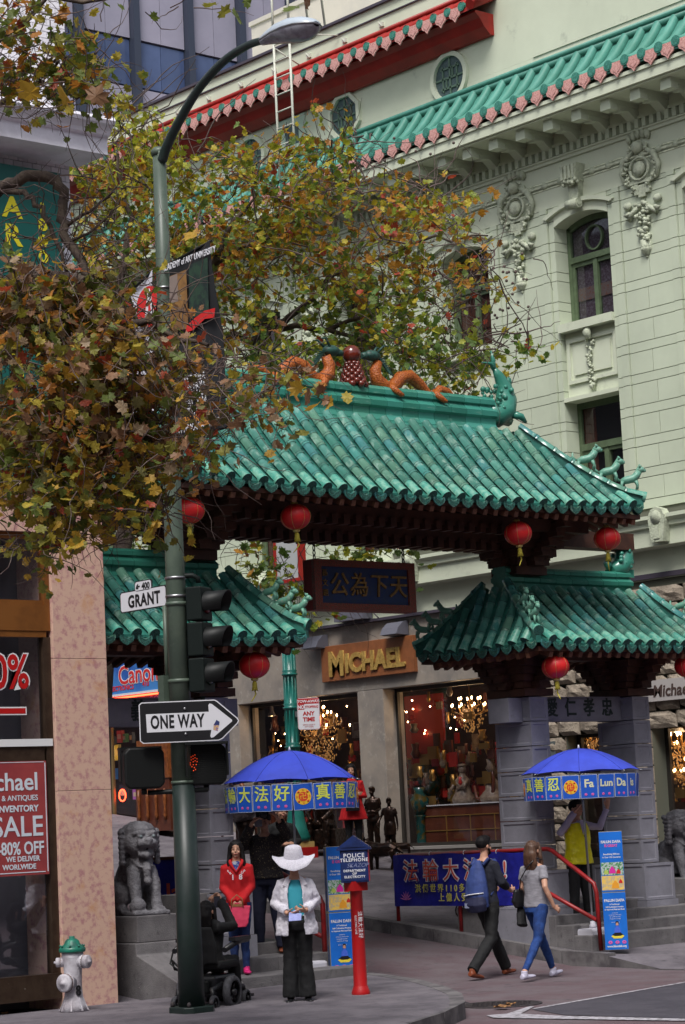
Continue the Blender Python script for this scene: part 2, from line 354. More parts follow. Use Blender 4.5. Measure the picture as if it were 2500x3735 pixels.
# main wall body behind everything, upper plain walls
b = MB()
b.box(XF+.42, XF+6, 22.0, 48, 6.0, 13.1, 0)
b.box(XF, XF+.298, 22.0, 48, 12.05, 13.1, 0)         # frieze
b.box(XF, XF+6, 22.0, 48, 13.1, 14.75, 0)
b.box(XF+6.002, XF+6.3, 22, 48, 1, 13, 0)
b.box(XF-.02, XF+6, 22.0, 27.2, 14.752, 21, 0); b.box(XF, XF+6, 27.2, 48, 14.752, 16.85, 0)
b.build('wall', [m_cream], bld)
MB().box(XF-.06, XF+.5, 27.2, 48, 16.85, 16.90).box(XF-.035, XF+.02, 27.2, 48, 16.62, 16.64).build('parapet_coping', m_flash, bld)
# courses
zc = [5.11+.5155*k for k in range(3, 15)]
edge = []
n_obj = [0]
rest = MB()
unit = MB().box(-.5, .5, -.5, .5, -.5, .5).mesh('stone_block', m_block)
def block(x, y0, y1, z0, z1, d=.28, near=True):
    g = .006; c = Vector((x+d/2, (y0+y1)/2, (z0+z1)/2)); s = (d, y1-y0-2*g, z1-z0-2*g)
    if near and n_obj[0] < 298:
        n_obj[0] += 1; place(unit, 'stone_block', bld, c-bld.location, scale=s)
    else: rest.cbox(c, s)
MB().box(XF+.02, XF+.3, 22, 48, 6.5, 12.05).build('wall', m_joint, bld) if False else None
for wi, yc in enumerate(WC):
    a = yc-WW; e = yc+WW; near = yc < 33.5
    # pier joint backing to the left (+Y) of this window
    y0 = e+.002; y1 = yc+WS-WW-.002
    bb = MB().box(XF+.03, XF+.299, y0+.02, y1-.02, 6.5, 12.05); bb.build('joint_backing', m_joint, bld)
    for z in zc:
        for (z0, z1, two) in ((z, z+.155, 0), (z+.155, z+.5155, 1)):
            if z0 > 12: continue
            z1 = min(z1, 12.05)
            if z0 > 11.4 : pass
            # jamb mouldings
            for (p, q, d) in ((e, e+.13, .0), (e+.13, e+.30, -.035), (y1+.002-.30, y1+.002-.13, -.035), (y1+.002-.13, y1+.002, .0)):
                block(XF+d+.012, p, q, z0, z1, .40, near)
            m0, m1 = e+.30, y1-.30
            if two and wi % 1 == 0:
                mm = (m0+m1)/2+(.03 if int(z*10) % 2 else -.03); block(XF+.005, m0, mm, z0, z1, .28, near); block(XF+.005, mm, m1, z0, z1, .28, near)
            else: block(XF+.005, m0, m1, z0, z1, .28, near)
rest.build('stone_blocks', m_block, bld, kind='stuff')
# windows
def arch(hw, zs, rise, n=10):
    Rr = (hw*hw+rise*rise)/(2*rise); a = math.asin(hw/Rr)
    return [(math.sin(-a+2*a*i/n)*Rr, zs+rise-Rr+math.cos(-a+2*a*i/n)*Rr) for i in range(n+1)]
MYZ = lambda x, y: Matrix(((0, 0, 1, x), (1, 0, 0, y), (0, 1, 0, 0), (0, 0, 0, 1)))   # local xy -> world YZ, local z -> world X
for wi, yc in enumerate(WC):
    lo = yc-WW; hi = yc+WW
    # spandrel over the arch (between opening and frieze)
    ar = arch(WW, 11.70, .14); 
    pts = [(-WW, 12.05)]+[(-WW, 11.70)]+ar[1:-1]+[(WW, 11.70), (WW, 12.05)]
    b = MB(); b.prism([(p[0], p[1]) for p in pts], 0, .40, 0, MYZ(XF+.006, yc)); b.build('arch_spandrel', m_cream, bld)
    # arched hood mould
    o1 = arch(WW+.20, 11.88, .19, 12); i1 = arch(WW+.12, 11.84, .16, 12)
    b = MB()
    for k in range(12):
        b.prism([i1[k], i1[k+1], o1[k+1], o1[k]], -.05, .02, 0, MYZ(XF-.012, yc))
    b.build('arch_moulding', m_cream, bld)
    def fr(y0, y1, z0, z1, x0=.20, x1=.28, par=None): return (XF+.11+x0, XF+.11+x1, yc+y0, yc+y1, z0, z1)
    w = MB(); f = .075
    w.box(*fr(-WW, -WW+f, 10.0, 11.71)).box(*fr(WW-f, WW, 10.0, 11.71)).box(*fr(-WW+f, WW-f, 10.0, 10.09)).box(*fr(-WW+f, WW-f, 11.08, 11.18, .17)).box(*fr(-.045, .045, 10.09, 11.08, .19))
    w.box(*fr(-WW+f, -WW+f+.06, 10.09, 11.08, .21, .26)).box(*fr(WW-f-.06, WW-f, 10.09, 11.08, .21, .26)).box(*fr(-WW+f+.06, -.045, 11.01, 11.08, .21, .26)).box(*fr(.045, WW-f-.06, 11.01, 11.08, .21, .26))
    ai = arch(WW-.07, 11.63, .11, 10); ao = arch(WW, 11.70, .14, 10)
    for k in range(10): w.prism([ai[k], ai[k+1], ao[k+1], ao[k]], .31, .39, 0, MYZ(XF, yc))
    for k in range(20):
        a0, a1 = 2*math.pi*k/20, 2*math.pi*(k+1)/20
        w.prism([(math.cos(a0)*.17, 11.44+math.sin(a0)*.19), (math.cos(a1)*.17, 11.44+math.sin(a1)*.19), (math.cos(a1)*.20, 11.44+math.sin(a1)*.22), (math.cos(a0)*.20, 11.44+math.sin(a0)*.22)], .30, .36, 0, MYZ(XF, yc))
    wo_ = w.build('window_frame', m_green, bld)
    g = MB(); g.quad((XF+.355, lo, 10.0), (XF+.355, hi, 10.0), (XF+.355, hi, 11.84), (XF+.355, lo, 11.84)); g.build('pane', m_darkgl, wo_)
    c = MB(); c.box(XF+.385, XF+.40, lo+.05, hi-.05, 10.0, 11.86, 0); c.box(XF+.365, XF+.372, lo+.05, hi-.05, 10.42, 10.64, 1); c.box(XF+.36, XF+.372, lo+.05, lo+.2, 10.1, 11.0, 0)
    c.build('curtain', [m_curt if wi in (0, 1) else m_curtR, m_lace if wi in (0, 1) else m_curtR], wo_)
    # sill, panel, swag below
    MB().box(XF-.05, XF+.40, lo-.0, hi+.0, 9.86, 10.0).build('window_sill', m_cream, bld)
    b = MB(); b.box(XF+.12, XF+.29, lo, hi, 8.75, 9.86); b.box(XF+.08, XF+.12, lo+.06, hi-.06, 8.98, 9.04).box(XF+.08, XF+.12, lo+.06, hi-.06, 9.68, 9.74).box(XF+.08, XF+.12, lo+.06, lo+.12, 9.04, 9.68).box(XF+.08, XF+.12, hi-.12, hi-.06, 9.04, 9.68)
    b.box(XF+.09, XF+.12, lo+.2, hi-.2, 9.12, 9.60); b.build('panel', m_cream, bld)
    b = MB(); random.seed(wi); 
    b.tube([(XF+.03, yc, 9.86), (XF-.01, yc, 9.78), (XF+.02, yc, 9.66)], [(.05, .05), (.09, .05), (.06, .04)], n=8)
    for k in range(34):
        t = k/34; z = 9.72-t*.86; wd = .085*(1-.45*t); b.ball((XF+.05+random.uniform(-.02, .02), yc+random.uniform(-wd, wd), z), random.uniform(.022, .036), n=6)
    b.lathe([(.0, 0), (.035, .02), (.055, .07), (.05, .10)], (XF+.06, yc, 8.80), n=8)
    b.build('fruit_drop', m_orn, bld)
    # lower window
    MB().box(XF+.395, XF+.41, lo, hi, 6.52, 8.7).build('window_backing', m_inside, bld)
    MB().box(XF, XF+.40, lo, hi, 8.68, 8.748).box(XF, XF+.40, lo, hi, 6.4, 6.75).build('lintel', m_cream, bld)
    w = MB(); w.box(*fr(-WW, -WW+f, 6.75, 8.68)).box(*fr(WW-f, WW, 6.75, 8.68)).box(*fr(-WW+f, WW-f, 8.58, 8.68)).box(*fr(-WW+f, WW-f, 7.86, 7.97, .17)).box(*fr(-.05, .05, 6.75, 7.86, .19)).box(*fr(-WW+f, WW-f, 7.80, 7.86, .20)).box(*fr(-WW+f, WW-f, 6.75, 6.83))
    w.box(*fr(WW-f-.05, WW-f, 6.83, 7.80, .21, .26)).box(*fr(-WW+f, -WW+f+.05, 6.83, 7.80, .21, .26))
    w2 = w.build('window_frame', m_green, bld)
    MB().quad((XF+.355, lo, 6.75), (XF+.355, hi, 6.75), (XF+.355, hi, 8.68), (XF+.355, lo, 8.68)).build('pane', m_darkgl, w2)
    c = MB(); c.box(XF+.372, XF+.38, hi-.35, hi-.06, 6.8, 8.6); c.build('curtain', m_curtR, w2)
# garland moulding, cartouches, keystones
b = MB(); b.tube([(XF-.01, 22, 12.45), (XF-.01, 46, 12.45)], .035, n=8).tube([(XF-.0, 22, 12.51), (XF-.0, 46, 12.51)], .018, n=6).tube([(XF-.0, 22, 12.39), (XF-.0, 46, 12.39)], .018, n=6)
for k in range(64):
    y = 22.3+k*.37; b.ball((XF-.02, y, 12.45), (.05, .07, .065), n=8)
b.build('garland_moulding', m_orn, bld)
for k in range(7):
    y = 24.93+WS*k; random.seed(50+k); b = MB()
    for t in range(5): b.ball((XF-.03, y+(t-2)*.075, 12.76+.05*math.cos((t-2)*.8)), (.05, .04, .09), n=6)       # shell crest
    b.ball((XF-.06, y, 12.58), (.09, .085, .11), n=10)                                             # mask
    for s in (-1, 1):
        b.ball((XF-.10, y+s*.045, 12.60), .022, n=6); b.tube([(XF-.03, y+s*.08, 12.55), (XF-.06, y+s*.24, 12.42), (XF-.04, y+s*.30, 12.22), (XF-.03, y+s*.26, 12.02)], [.03, .045, .035, .02], n=8)
        for t in range(26): b.ball((XF-.04+random.uniform(-.03, .02), y+s*(.10+.13*math.sin(t*.121)+random.uniform(-.03, .05)), 12.62-.030*t), random.uniform(.018, .036), n=6)
        b.ball((XF-.03, y+s*.24, 11.66), (.04, .07, .07), n=8); b.tube([(XF-.03, y+s*.04, 11.62), (XF-.05, y+s*.15, 11.52), (XF-.04, y+s*.22, 11.42), (XF-.05, y+s*.26, 11.50), (XF-.05, y+s*.20, 11.54)], [.03, .035, .04, .04, .02], n=8)
    b.ball((XF-.05, y, 12.22), (.05, .10, .13), n=10)
    b.tube([(XF-.05, y+.15*math.cos(a*.5236), 12.22+.19*math.sin(a*.5236)) for a in range(13)], .022, n=6)
    b.box(XF-.05, XF+.0, y-.20, y+.20, 11.98, 12.03).box(XF-.045, XF+.0, y-.13, y-.07, 11.80, 11.98).box(XF-.045, XF+.0, y+.05, y+.11, 11.80, 11.98).box(XF-.04, XF+.01, y-.06, y+.05, 11.75, 11.95)
    for t in range(48):
        u = t/48; z = 11.66-u*.66; wd = .11*(1-.35*u); b.ball((XF-.04+random.uniform(-.02, .02), y+random.uniform(-wd, wd), z), random.uniform(.025, .042), n=6)
    b.lathe([(.085, 0), (.075, .03), (.08, .13)], (XF-.0, y, 10.90), n=10); b.lathe([(.0, -.14), (.03, -.12), (.07, -.05), (.09, 0)], (XF-.0, y, 10.90), n=10); b.ball((XF, y, 10.75), .022, n=6)
    b.v = [(v[0] if v[0] > XF else XF-(XF-v[0])*1.2, y+(v[1]-y)*1.35, v[2]) for v in b.v]; b.build('cartouche', m_orn, bld)
for yc in WC:
    b = MB(); b.prism([(-.15, 12.33), (.15, 12.33), (.19, 12.62), (-.19, 12.62)], -.22, .0, 0, MYZ(XF, yc))
    for t in range(4): b.box(XF-.25, XF-.22, yc-.15+t*.085, yc-.10+t*.085, 12.37, 12.60)
    for t in range(26): b.ball((XF-.2+random.uniform(-.04, .04), yc+random.uniform(-.19, .19), 12.33+random.uniform(-.05, .04)), .035, n=6)
    b.prism([(-.09, 12.0), (.09, 12.0), (.13, 12.33), (-.13, 12.33)], -.12, 0, 0, MYZ(XF, yc))
    b.tube([(XF-.14, yc-.13, 11.95), (XF-.14, yc+.13, 11.95)], .085, n=12); b.tube([(XF-.15, yc-.145, 11.95), (XF-.15, yc+.145, 11.95)], .045, n=10)
    b.build('keystone', m_orn, bld)
# dentils, soffit, brackets, fascia
b = MB(); b.box(XF-.04, XF, 22, 48, 12.80, 12.86).box(XF-.07, XF, 22, 48, 12.86, 12.885).box(XF-.05, XF, 22, 48, 13.05, 13.10); b.build('cornice_band', m_cream, bld)
dn = MB().box(-.045, .045, -.04, .04, 0, .15).mesh('dentil', m_block)
for k in range(120):
    place(dn, 'dentil', bld, Vector((XF-.045, 22.3+k*.163, 12.89))-bld.location)
MB().box(XF-.80, XF-.002, 22, 48, 13.30, 13.34).build('soffit', m_cream, bld)
b = MB(); b.box(XF-.85, XF-.80, 22, 48, 13.33, 13.56).box(XF-.88, XF-.85, 22, 48, 13.50, 13.56).build('fascia', m_cream, bld)
bk = MB(); bk.box(-.70, 0, -.10, .10, .12, .2).box(-.70, -.52, -.11, .11, .02, .12).prism([(0, -.12), (.1, .0), (-.02, .12), (-.5, .12), (-.42, .02), (-.25, .05)][::-1], -.09, .09, 0, Matrix(((-1, 0, 0, 0), (0, 0, 1, 0), (0, 1, 0, 0), (0, 0, 0, 1))) @ Matrix.Scale(-1, 4, (1, 0, 0)))
bkm = bk.mesh('eave_bracket', m_block)
for k in range(40): place(bkm, 'eave_bracket', bld, Vector((XF-.01, 22.4+k*.65, 13.10))-bld.location)
# pent roofs
def pent(z_top, z_end, x_end, y0, y1, sp, mtube, mpan, r=.085, curve=True):
    prof = []
    for i in range(7):
        t = i/6; x = XF-.02+(x_end-XF+.02)*t; z = z_top-.12+(z_end-z_top+.12)*(1-(1-t)**1.7 if curve else t); prof.append((x, z))
    b = MB(); vs = []
    for y in (y0, y1): vs += [(x, y, z-.03) for x, z in prof]+[(x, y, z-.10) for x, z in prof[::-1]]
    n = 14; b.add(vs, [(i, (i+1) % n, n+(i+1) % n, n+i) for i in range(n)]+[tuple(range(n))[::-1], tuple(range(n, 2*n))])
    roof = b.build('eave_roof', mpan, bld)
    b = MB(); b.tube([(XF-.06, y0, z_top), (XF-.06, y1, z_top)], .05, n=8).tube([(XF-.03, y0, z_top-.09), (XF-.03, y1, z_top-.09)], .06, n=8); b.build('eave_moulding', mpan, roof)
    tb = MB(); tb.tube([(x-x_end, 0, z-z_end+.02) for x, z in prof], r, n=10, caps=False); tm = tb.mesh('roof_tile', mtube)
    dm = MB().tube([(-.025, 0, .02), (.02, 0, .02)], r*1.06, n=14, mi=0, sm=False).tube([(-.032, 0, .02), (-.02, 0, .02)], r*.8, n=12, mi=0, sm=False).mesh('end_disc', m_tealD)
    hp = [(-.14, .07), (-.155, .0), (-.12, -.09), (-.05, -.13), (0, -.19), (.05, -.13), (.12, -.09), (.155, .0), (.14, .07)]
    hm = MB().prism(hp, -.012, .012, 0, Matrix(((0, 0, 1, 0), (1, 0, 0, 0), (0, 1, 0, 0), (0, 0, 0, 1)))).prism([(p[0]*.6, p[1]*.6-.02) for p in hp], -.02, -.012, 0, Matrix(((0, 0, 1, 0), (1, 0, 0, 0), (0, 1, 0, 0), (0, 0, 0, 1)))).mesh('drip_tile', m_pink)
    y = y0+sp/2
    while y < y1-.05:
        o = Vector((x_end, y, z_end))-_wloc(roof)
        place(tm, 'roof_tile', roof, o); place(dm, 'end_disc', roof, o)
        place(hm, 'drip_tile', roof, o+Vector((-.005, sp/2, -.03))); y += sp
    return roof
pent(14.60, 13.72, XF-.90, 22, 44, .36, m_teal, m_teal)
pent(16.30, 15.88, XF-.55, 28.15, 44, .36, m_red, m_red, r=.08, curve=False)
b = MB(); b.prism([(0, 15.42), (0, 15.80), (.44, 15.80), (.44, 15.76), (.34, 15.68), (.24, 15.54), (.10, 15.42)], 28.12, 44, 0, Matrix(((-1, 0, 0, XF), (0, 0, 1, 0), (0, 1, 0, 0), (0, 0, 0, 1)))); b.build('red_eave_soffit', m_red, bld)
b = MB(); b.tube([(XF-.60, 28.08, 15.86), (XF, 28.08, 16.15)], .10, n=10); b.build('red_hip_tile', m_red, bld)
b = MB(); b.tube([(XF-.64, 27.9, 15.92), (XF-.3, 27.95, 16.2), (XF, 28.0, 16.28)], [.05, .06, .05], n=8); b.build('eave_corner_ornament', m_teal, bld)
# round and octagonal lattice windows
m_lat = mat('green_lattice', (.11, .18, .13), rough=.6); m_latb = mat('vent_dark', (.05, .09, .085), (.09, .13, .14), scale=30, rough=.6)
def lattice(yc, zc_, rad, nseg, seed, ph=0):
    pts = [(math.cos(ph+2*math.pi*i/nseg), math.sin(ph+2*math.pi*i/nseg)) for i in range(nseg)]
    b = MB()
    for i in range(nseg):
        p, q = pts[i], pts[(i+1) % nseg]
        b.prism([(p[0]*rad*.82, zc_+p[1]*rad*.82), (p[0]*rad, zc_+p[1]*rad), (q[0]*rad, zc_+q[1]*rad), (q[0]*rad*.82, zc_+q[1]*rad*.82)], -.07, .0, 0, MYZ(XF, yc))
    f = b.build('lattice_window_frame', m_cream, bld)
    b = MB(); b.prism([(p[0]*rad*.83, zc_+p[1]*rad*.83) for p in pts], -.006, -.001, 0, MYZ(XF, yc)); b.build('vent_back', m_latb, f)
    b = MB(); q = rad*.5
    for (a0, a1, c0, c1) in ((-q, q, -.02, .02), (-.02, .02, -q, q), (-q, q, q*.7, q*.7+.035), (-q, q, -q*.7-.035, -q*.7), (-q*.7-.03, -q*.7, -q, q), (q*.7, q*.7+.03, -q, q), (-q*.35, -q*.35+.03, 0, q*.8), (q*.35, q*.35+.03, -q*.8, 0), (-rad*.78, -q, -.015, .015), (q, rad*.78, -.015, .015), (-.015, .015, q, rad*.78), (-.015, .015, -rad*.78, -q)):
        b.box(XF-.028, XF-.008, yc+a0, yc+a1, zc_+c0, zc_+c1)
    b.build('lattice', m_lat, f)
lattice(29.27, 14.95+.02, .47, 28, 1); lattice(32.15, 15.0, .48, 8, 2, math.pi/8); lattice(35.0, 14.9, .47, 28, 3)
# vent box, ladder, anchors
b = MB(); b.box(XF-.03, XF-.0, 33.3, 34.1, 14.75, 15.4, 0).box(XF-.035, XF-.03, 33.5, 33.9, 14.85, 15.25, 1); b.build('wall_vent', [mat('pale_green', (.45, .58, .46), rough=.7), m_latb], bld)
m_lad = mat('cream_metal', (.55, .56, .48), rough=.5)
b = MB(); b.tube([(XF-.62, 33.42, 13.8), (XF-.62, 33.42, 16.9)], .025, n=6).tube([(XF-.62, 32.95, 13.8), (XF-.62, 32.95, 16.9)], .025, n=6)
for k in range(9): b.tube([(XF-.62, 33.42, 14.0+k*.33), (XF-.62, 32.95, 14.0+k*.33)], .015, n=5)
for y in (33.42, 32.95): b.tube([(XF-.62, y, 16.9), (XF-.62, y, 17.7), (XF-.3, y, 18.0), (XF+.2, y, 17.9), (XF+.3, y, 17.0)], .025, n=6)
b.tube([(XF-.62, 32.95, 16.75), (XF-.05, 32.2, 16.6)], .012, n=5).tube([(XF-.62, 33.42, 16.6), (XF-.05, 33.3, 16.3)], .015, n=5)
lad = thing('roof_ladder', 'cream painted steel ladder fixed over the red eave up to the roof', 'ladder', (XF-.62, 33.2, 13.8)); b.build('rails', m_lad, lad)
b = MB()
for k in range(9):
    y = 31.0+k*1.05; b.box(XF-.05, XF, y-.05, y+.05, 16.42, 16.5); b.tube([(XF-.06, y-.05, 16.40), (XF-.06, y+.05, 16.52)], .01, n=4)
b.build('wall_anchors', m_lad, bld, kind='stuff')
# roof penthouse
ph = thing('roof_penthouse', 'small pale stucco penthouse on the roof behind the lamp head', 'penthouse', (32, 35, 16.9))
b = MB(); b.box(31.5, 36, 30.2, 38.5, 16.9, 19.2); b.box(31.46, 36.04, 30.16, 38.54, 19.2, 19.3); b.build('wall', mat('pale_stucco', (.62, .58, .50), (.55, .52, .46), scale=1, rough=.8), ph)
# ledge with keystones above shops
b = MB(); b.prism([(0, 5.5), (.02, 5.5), (.02, 5.98), (.26, 6.0), (.26, 6.28), (.31, 6.30), (.31, 6.36), (.38, 6.42), (.38, 6.48), (0, 6.52)], 22, 48, 0, Matrix(((-1, 0, 0, XF), (0, 0, 1, 0), (0, 1, 0, 0), (0, 0, 0, 1)))); b.build('ledge', m_cream, bld)
for k in range(4):
    y = 24.75+5.9*k
    b = MB(); b.prism([(-.12, 6.04), (.12, 6.04), (.17, 6.36), (.17, 6.46), (.11, 6.56), (0, 6.60), (-.11, 6.56), (-.17, 6.46), (-.17, 6.36)], -.42, -.26, 0, MYZ(XF, y)); b.lathe([(.0, -.01), (.11, -.01), (.11, .01)], (XF-.42, y, 6.43), n=14, M=Matrix.Rotation(R(-90), 4, 'Y'))
    b.box(XF-.435, XF-.42, y-.055, y+.055, 6.09, 6.29); b.build('ledge_keystone', m_orn, bld)
# shop floor: marble front
MY0, MY1 = 28.05, 37.2
m_sill = mat('stone_sill', (.30, .28, .26), rough=.6)
b = MB(); b.box(XF-.0, XF+.5, MY0, MY1, 4.24, 5.47).box(XF, XF+.5, 31.92, 32.62, 1.0, 4.238).box(XF, XF+.5, 36.15, MY1, 1.0, 4.238).box(XF, XF+.5, MY0, 28.35, 1.0, 4.238)
b.box(XF, XF+.5, 28.35, 31.92, .9, 1.34).box(XF, XF+.5, 32.62, 36.15, .9, 1.34); b.build('marble_front', m_marble, bld, bevel=.01)
MB().box(XF-.03, XF+.3, 28.35, 31.92, 1.34, 1.39).box(XF-.03, XF+.3, 32.62, 36.15, 1.34, 1.39).build('shop_sill', m_sill, bld)
MB().box(XF-.10, XF+.2, 27.3, MY1, 5.47, 5.52).box(XF-.06, XF+.2, 22, 27.3, 5.52, 5.60).build('dark_strip', m_flash, bld)
m_frame = mat('dark_bronze_frame', (.05, .045, .04), rough=.4, metal=.5)
m_shopgl = glass('shop_glass', (.92, .92, .95), .93)
for (a, c) in ((28.35, 31.92), (32.62, 36.15)):
    b = MB(); b.box(XF+.30, XF+.36, a, a+.06, 1.39, 4.24).box(XF+.30, XF+.36, c-.06, c, 1.39, 4.24).box(XF+.30, XF+.36, a+.06, c-.06, 4.17, 4.24).box(XF+.30, XF+.36, a+.06, c-.06, 1.39, 1.45)
    f = b.build('shop_window_frame', m_frame, bld); MB().quad((XF+.33, a, 1.39), (XF+.33, c, 1.39), (XF+.33, c, 4.24), (XF+.33, a, 4.24)).build('pane', m_shopgl, f)
# rusticated stone at the corner: individual rough blocks round openings (door 26.6-27.35, window 22.5-25.5)
def rough_block(y0, y1, z0, z1, seed):
    random.seed(seed); g = .012; n = 4; b = MB(); vs = []
    ny, nz = 5, 4
    for i in range(ny+1):
        for j in range(nz+1):
            e = i in (0, ny) or j in (0, nz); vs.append((XF-(.012 if e else random.uniform(.03, .07)), y0+g+(y1-y0-2*g)*i/ny, z0+g+(z1-z0-2*g)*j/nz))
    fs = [(i*(nz+1)+j, i*(nz+1)+j+1, (i+1)*(nz+1)+j+1, (i+1)*(nz+1)+j) for i in range(ny) for j in range(nz)]
    b.add(vs, fs); b.box(XF-.012, XF+.1, y0+g, y1-g, z0+g, z1-g); return b.build('stone_block', m_stoneR, bld)
MB().box(XF+.02, XF+.4, 22, 28.05, 3.2, 5.52).box(XF+.02, XF+.4, 25.5, 26.55, .5, 3.2).box(XF+.02, XF+.4, 27.4, 28.05, .5, 3.2).box(XF+.02, XF+.4, 22, 25.5, .5, 1.15).build('wall', m_joint, bld)
random.seed(3); z = .55; row = 0
while z < 5.5:
    h = .285; y = 22.0-(row % 2)*.3
    while y < 28.05:
        w = random.choice((.5, .62, .75)); y1 = min(y+w, 28.05)
        cuts = [(y, y1)]
        if z+h <= 3.25:
            cuts = []
            for (s0, s1) in ((22, 25.5 if z+h < 1.2 else 22), (25.5, 26.55), (27.4, 28.05)):
                p, q = max(y, s0), min(y1, s1)
                if q-p > .06: cuts.append((p, q))
        for p, q in cuts: 
            if q-p > .05 and z+h < 5.53: rough_block(max(p, 22), q, z, z+h, int(z*100+p*13))
        y = y1
    z += h; row += 1
MB().box(XF+.0, XF+.36, 22, 25.5, 1.13, 1.19).build('shop_sill', m_sill, bld)
b = MB(); b.box(XF+.3, XF+.36, 25.42, 25.5, 1.19, 3.2).box(XF+.3, XF+.36, 22, 25.42, 3.12, 3.2).box(XF+.3, XF+.36, 22, 25.42, 1.19, 1.26); f = b.build('shop_window_frame', m_frame, bld)
MB().quad((XF+.33, 22, 1.19), (XF+.33, 25.5, 1.19), (XF+.33, 25.5, 3.2), (XF+.33, 22, 3.2)).build('pane', m_shopgl, f)
b = MB(); b.box(XF+.25, XF+.32, 26.55, 26.65, .9, 3.2).box(XF+.25, XF+.32, 27.3, 27.4, .9, 3.2).box(XF+.25, XF+.32, 26.65, 27.3, 3.08, 3.2).box(XF+.25, XF+.32, 26.65, 27.3, .9, 1.1).box(XF+.25, XF+.32, 26.65, 27.3, 2.55, 2.62); f = b.build('shop_door', m_frame, bld)
MB().quad((XF+.29, 26.65, .9), (XF+.29, 27.3, .9), (XF+.29, 27.3, 3.2), (XF+.29, 26.65, 3.2)).build('pane', m_shopgl, f)
MB().box(XF-.05, XF-.0, 27.62, 27.9, 2.72, 3.05).build('meter_box', mat('grey_box', (.12, .14, .14), rough=.5), bld)
# shop interior shell
m_shopin = mat('warm_brown_wall', (.045, .020, .012), (.018, .010, .008), scale=2, rough=.8)
m_shopfl = mat('shop_floor', (.08, .045, .03), rough=.4)
b = MB(); b.box(XF+2.6, XF+2.7, 22, 48, .5, 5.2).box(XF+.5, XF+2.6, 22, 48, 4.3, 4.4).box(XF+.5, XF+2.6, 28.35, 48, 1.2, 1.3).box(XF+.5, XF+2.6, 22, 28.35, .95, 1.05)
b.build('shop_interior', m_shopin, bld)
# hanging shop sign MICHAEL
m_signb = mat('orange_brown_board', (.25, .085, .03), (.20, .07, .025), scale=5, rough=.5)
m_gold = mat('gold_letter', (.42, .27, .07), (.30, .18, .045), scale=20, rough=.55, metal=.1)
sg = thing('shop_sign', 'orange brown MICHAEL sign board with gold letters on the marble front', 'sign', (XF-.10, 32.2, 4.80), rot=ROT_XF)
MB().box(-1.28, 1.26, -.33, .33, -.10, 0).build('board', m_signb, sg, world=False, bevel=.01)
text('M', sg, (-.83, -.04, .004), .62, m_gold, ext=.03, off=.022, sx=.95); text('ICHAEL', sg, (.23, -.05, .004), .47, m_gold, ext=.03, off=.02, sx=1.02, space=1.02)
s2 = thing('shop_sign', 'pale stone shop sign with old style lettering at the right edge', 'sign', (XF-.12, 24.9, 3.72), rot=ROT_XF)
MB().box(-.62, 1.5, -.17, .17, -.08, 0).build('board', mat('pale_sign', (.40, .37, .36), rough=.6), s2, world=False)
text('Michael', s2, (-.42, -.02, .003), .26, mat('dark_brown_letter', (.06, .035, .03), rough=.6), ax='LEFT', off=.006, shear=.15)
# flood lights and box above the sign
m_fix = mat('grey_fixture', (.12, .12, .15), rough=.45)
for y, z in ((33.55, 5.22), (31.32, 5.27)):
    l = thing('wall_light', ('grey wedge floodlight over the left end of the MICHAEL sign' if y > 33 else 'grey wedge floodlight over the right end of the MICHAEL sign'), 'floodlight', (XF-.02, y, z), rot=ROT_XF, group='floodlights over the shop sign')
    MB().prism([(0, -.12), (.30, -.10), (.24, .02), (.12, .12), (0, .14)], -.24, .20, 0, Matrix(((0, 0, 1, 0), (0, 1, 0, 0), (1, 0, 0, 0), (0, 0, 0, 1)))).build('housing', m_fix, l, world=False)
    MB().box(-.20, .16, -.118, -.10, .04, .27).build('lens', mat('dull_lens', (.25, .25, .26), rough=.3), l, world=False)
eb = thing('electrical_box', 'small dark box on the ledge above the MICHAEL sign', 'box', (XF-.16, 32.5, 5.53)); MB().box(-.12, .12, -.45, .35, 0, .17).build('case', m_fix, eb, world=False)
MB().tube([(0, -.35, .1), (-.02, -.6, .12), (0, -.75, -.02)], .012, n=5).build('cable', m_flash, eb, world=False)
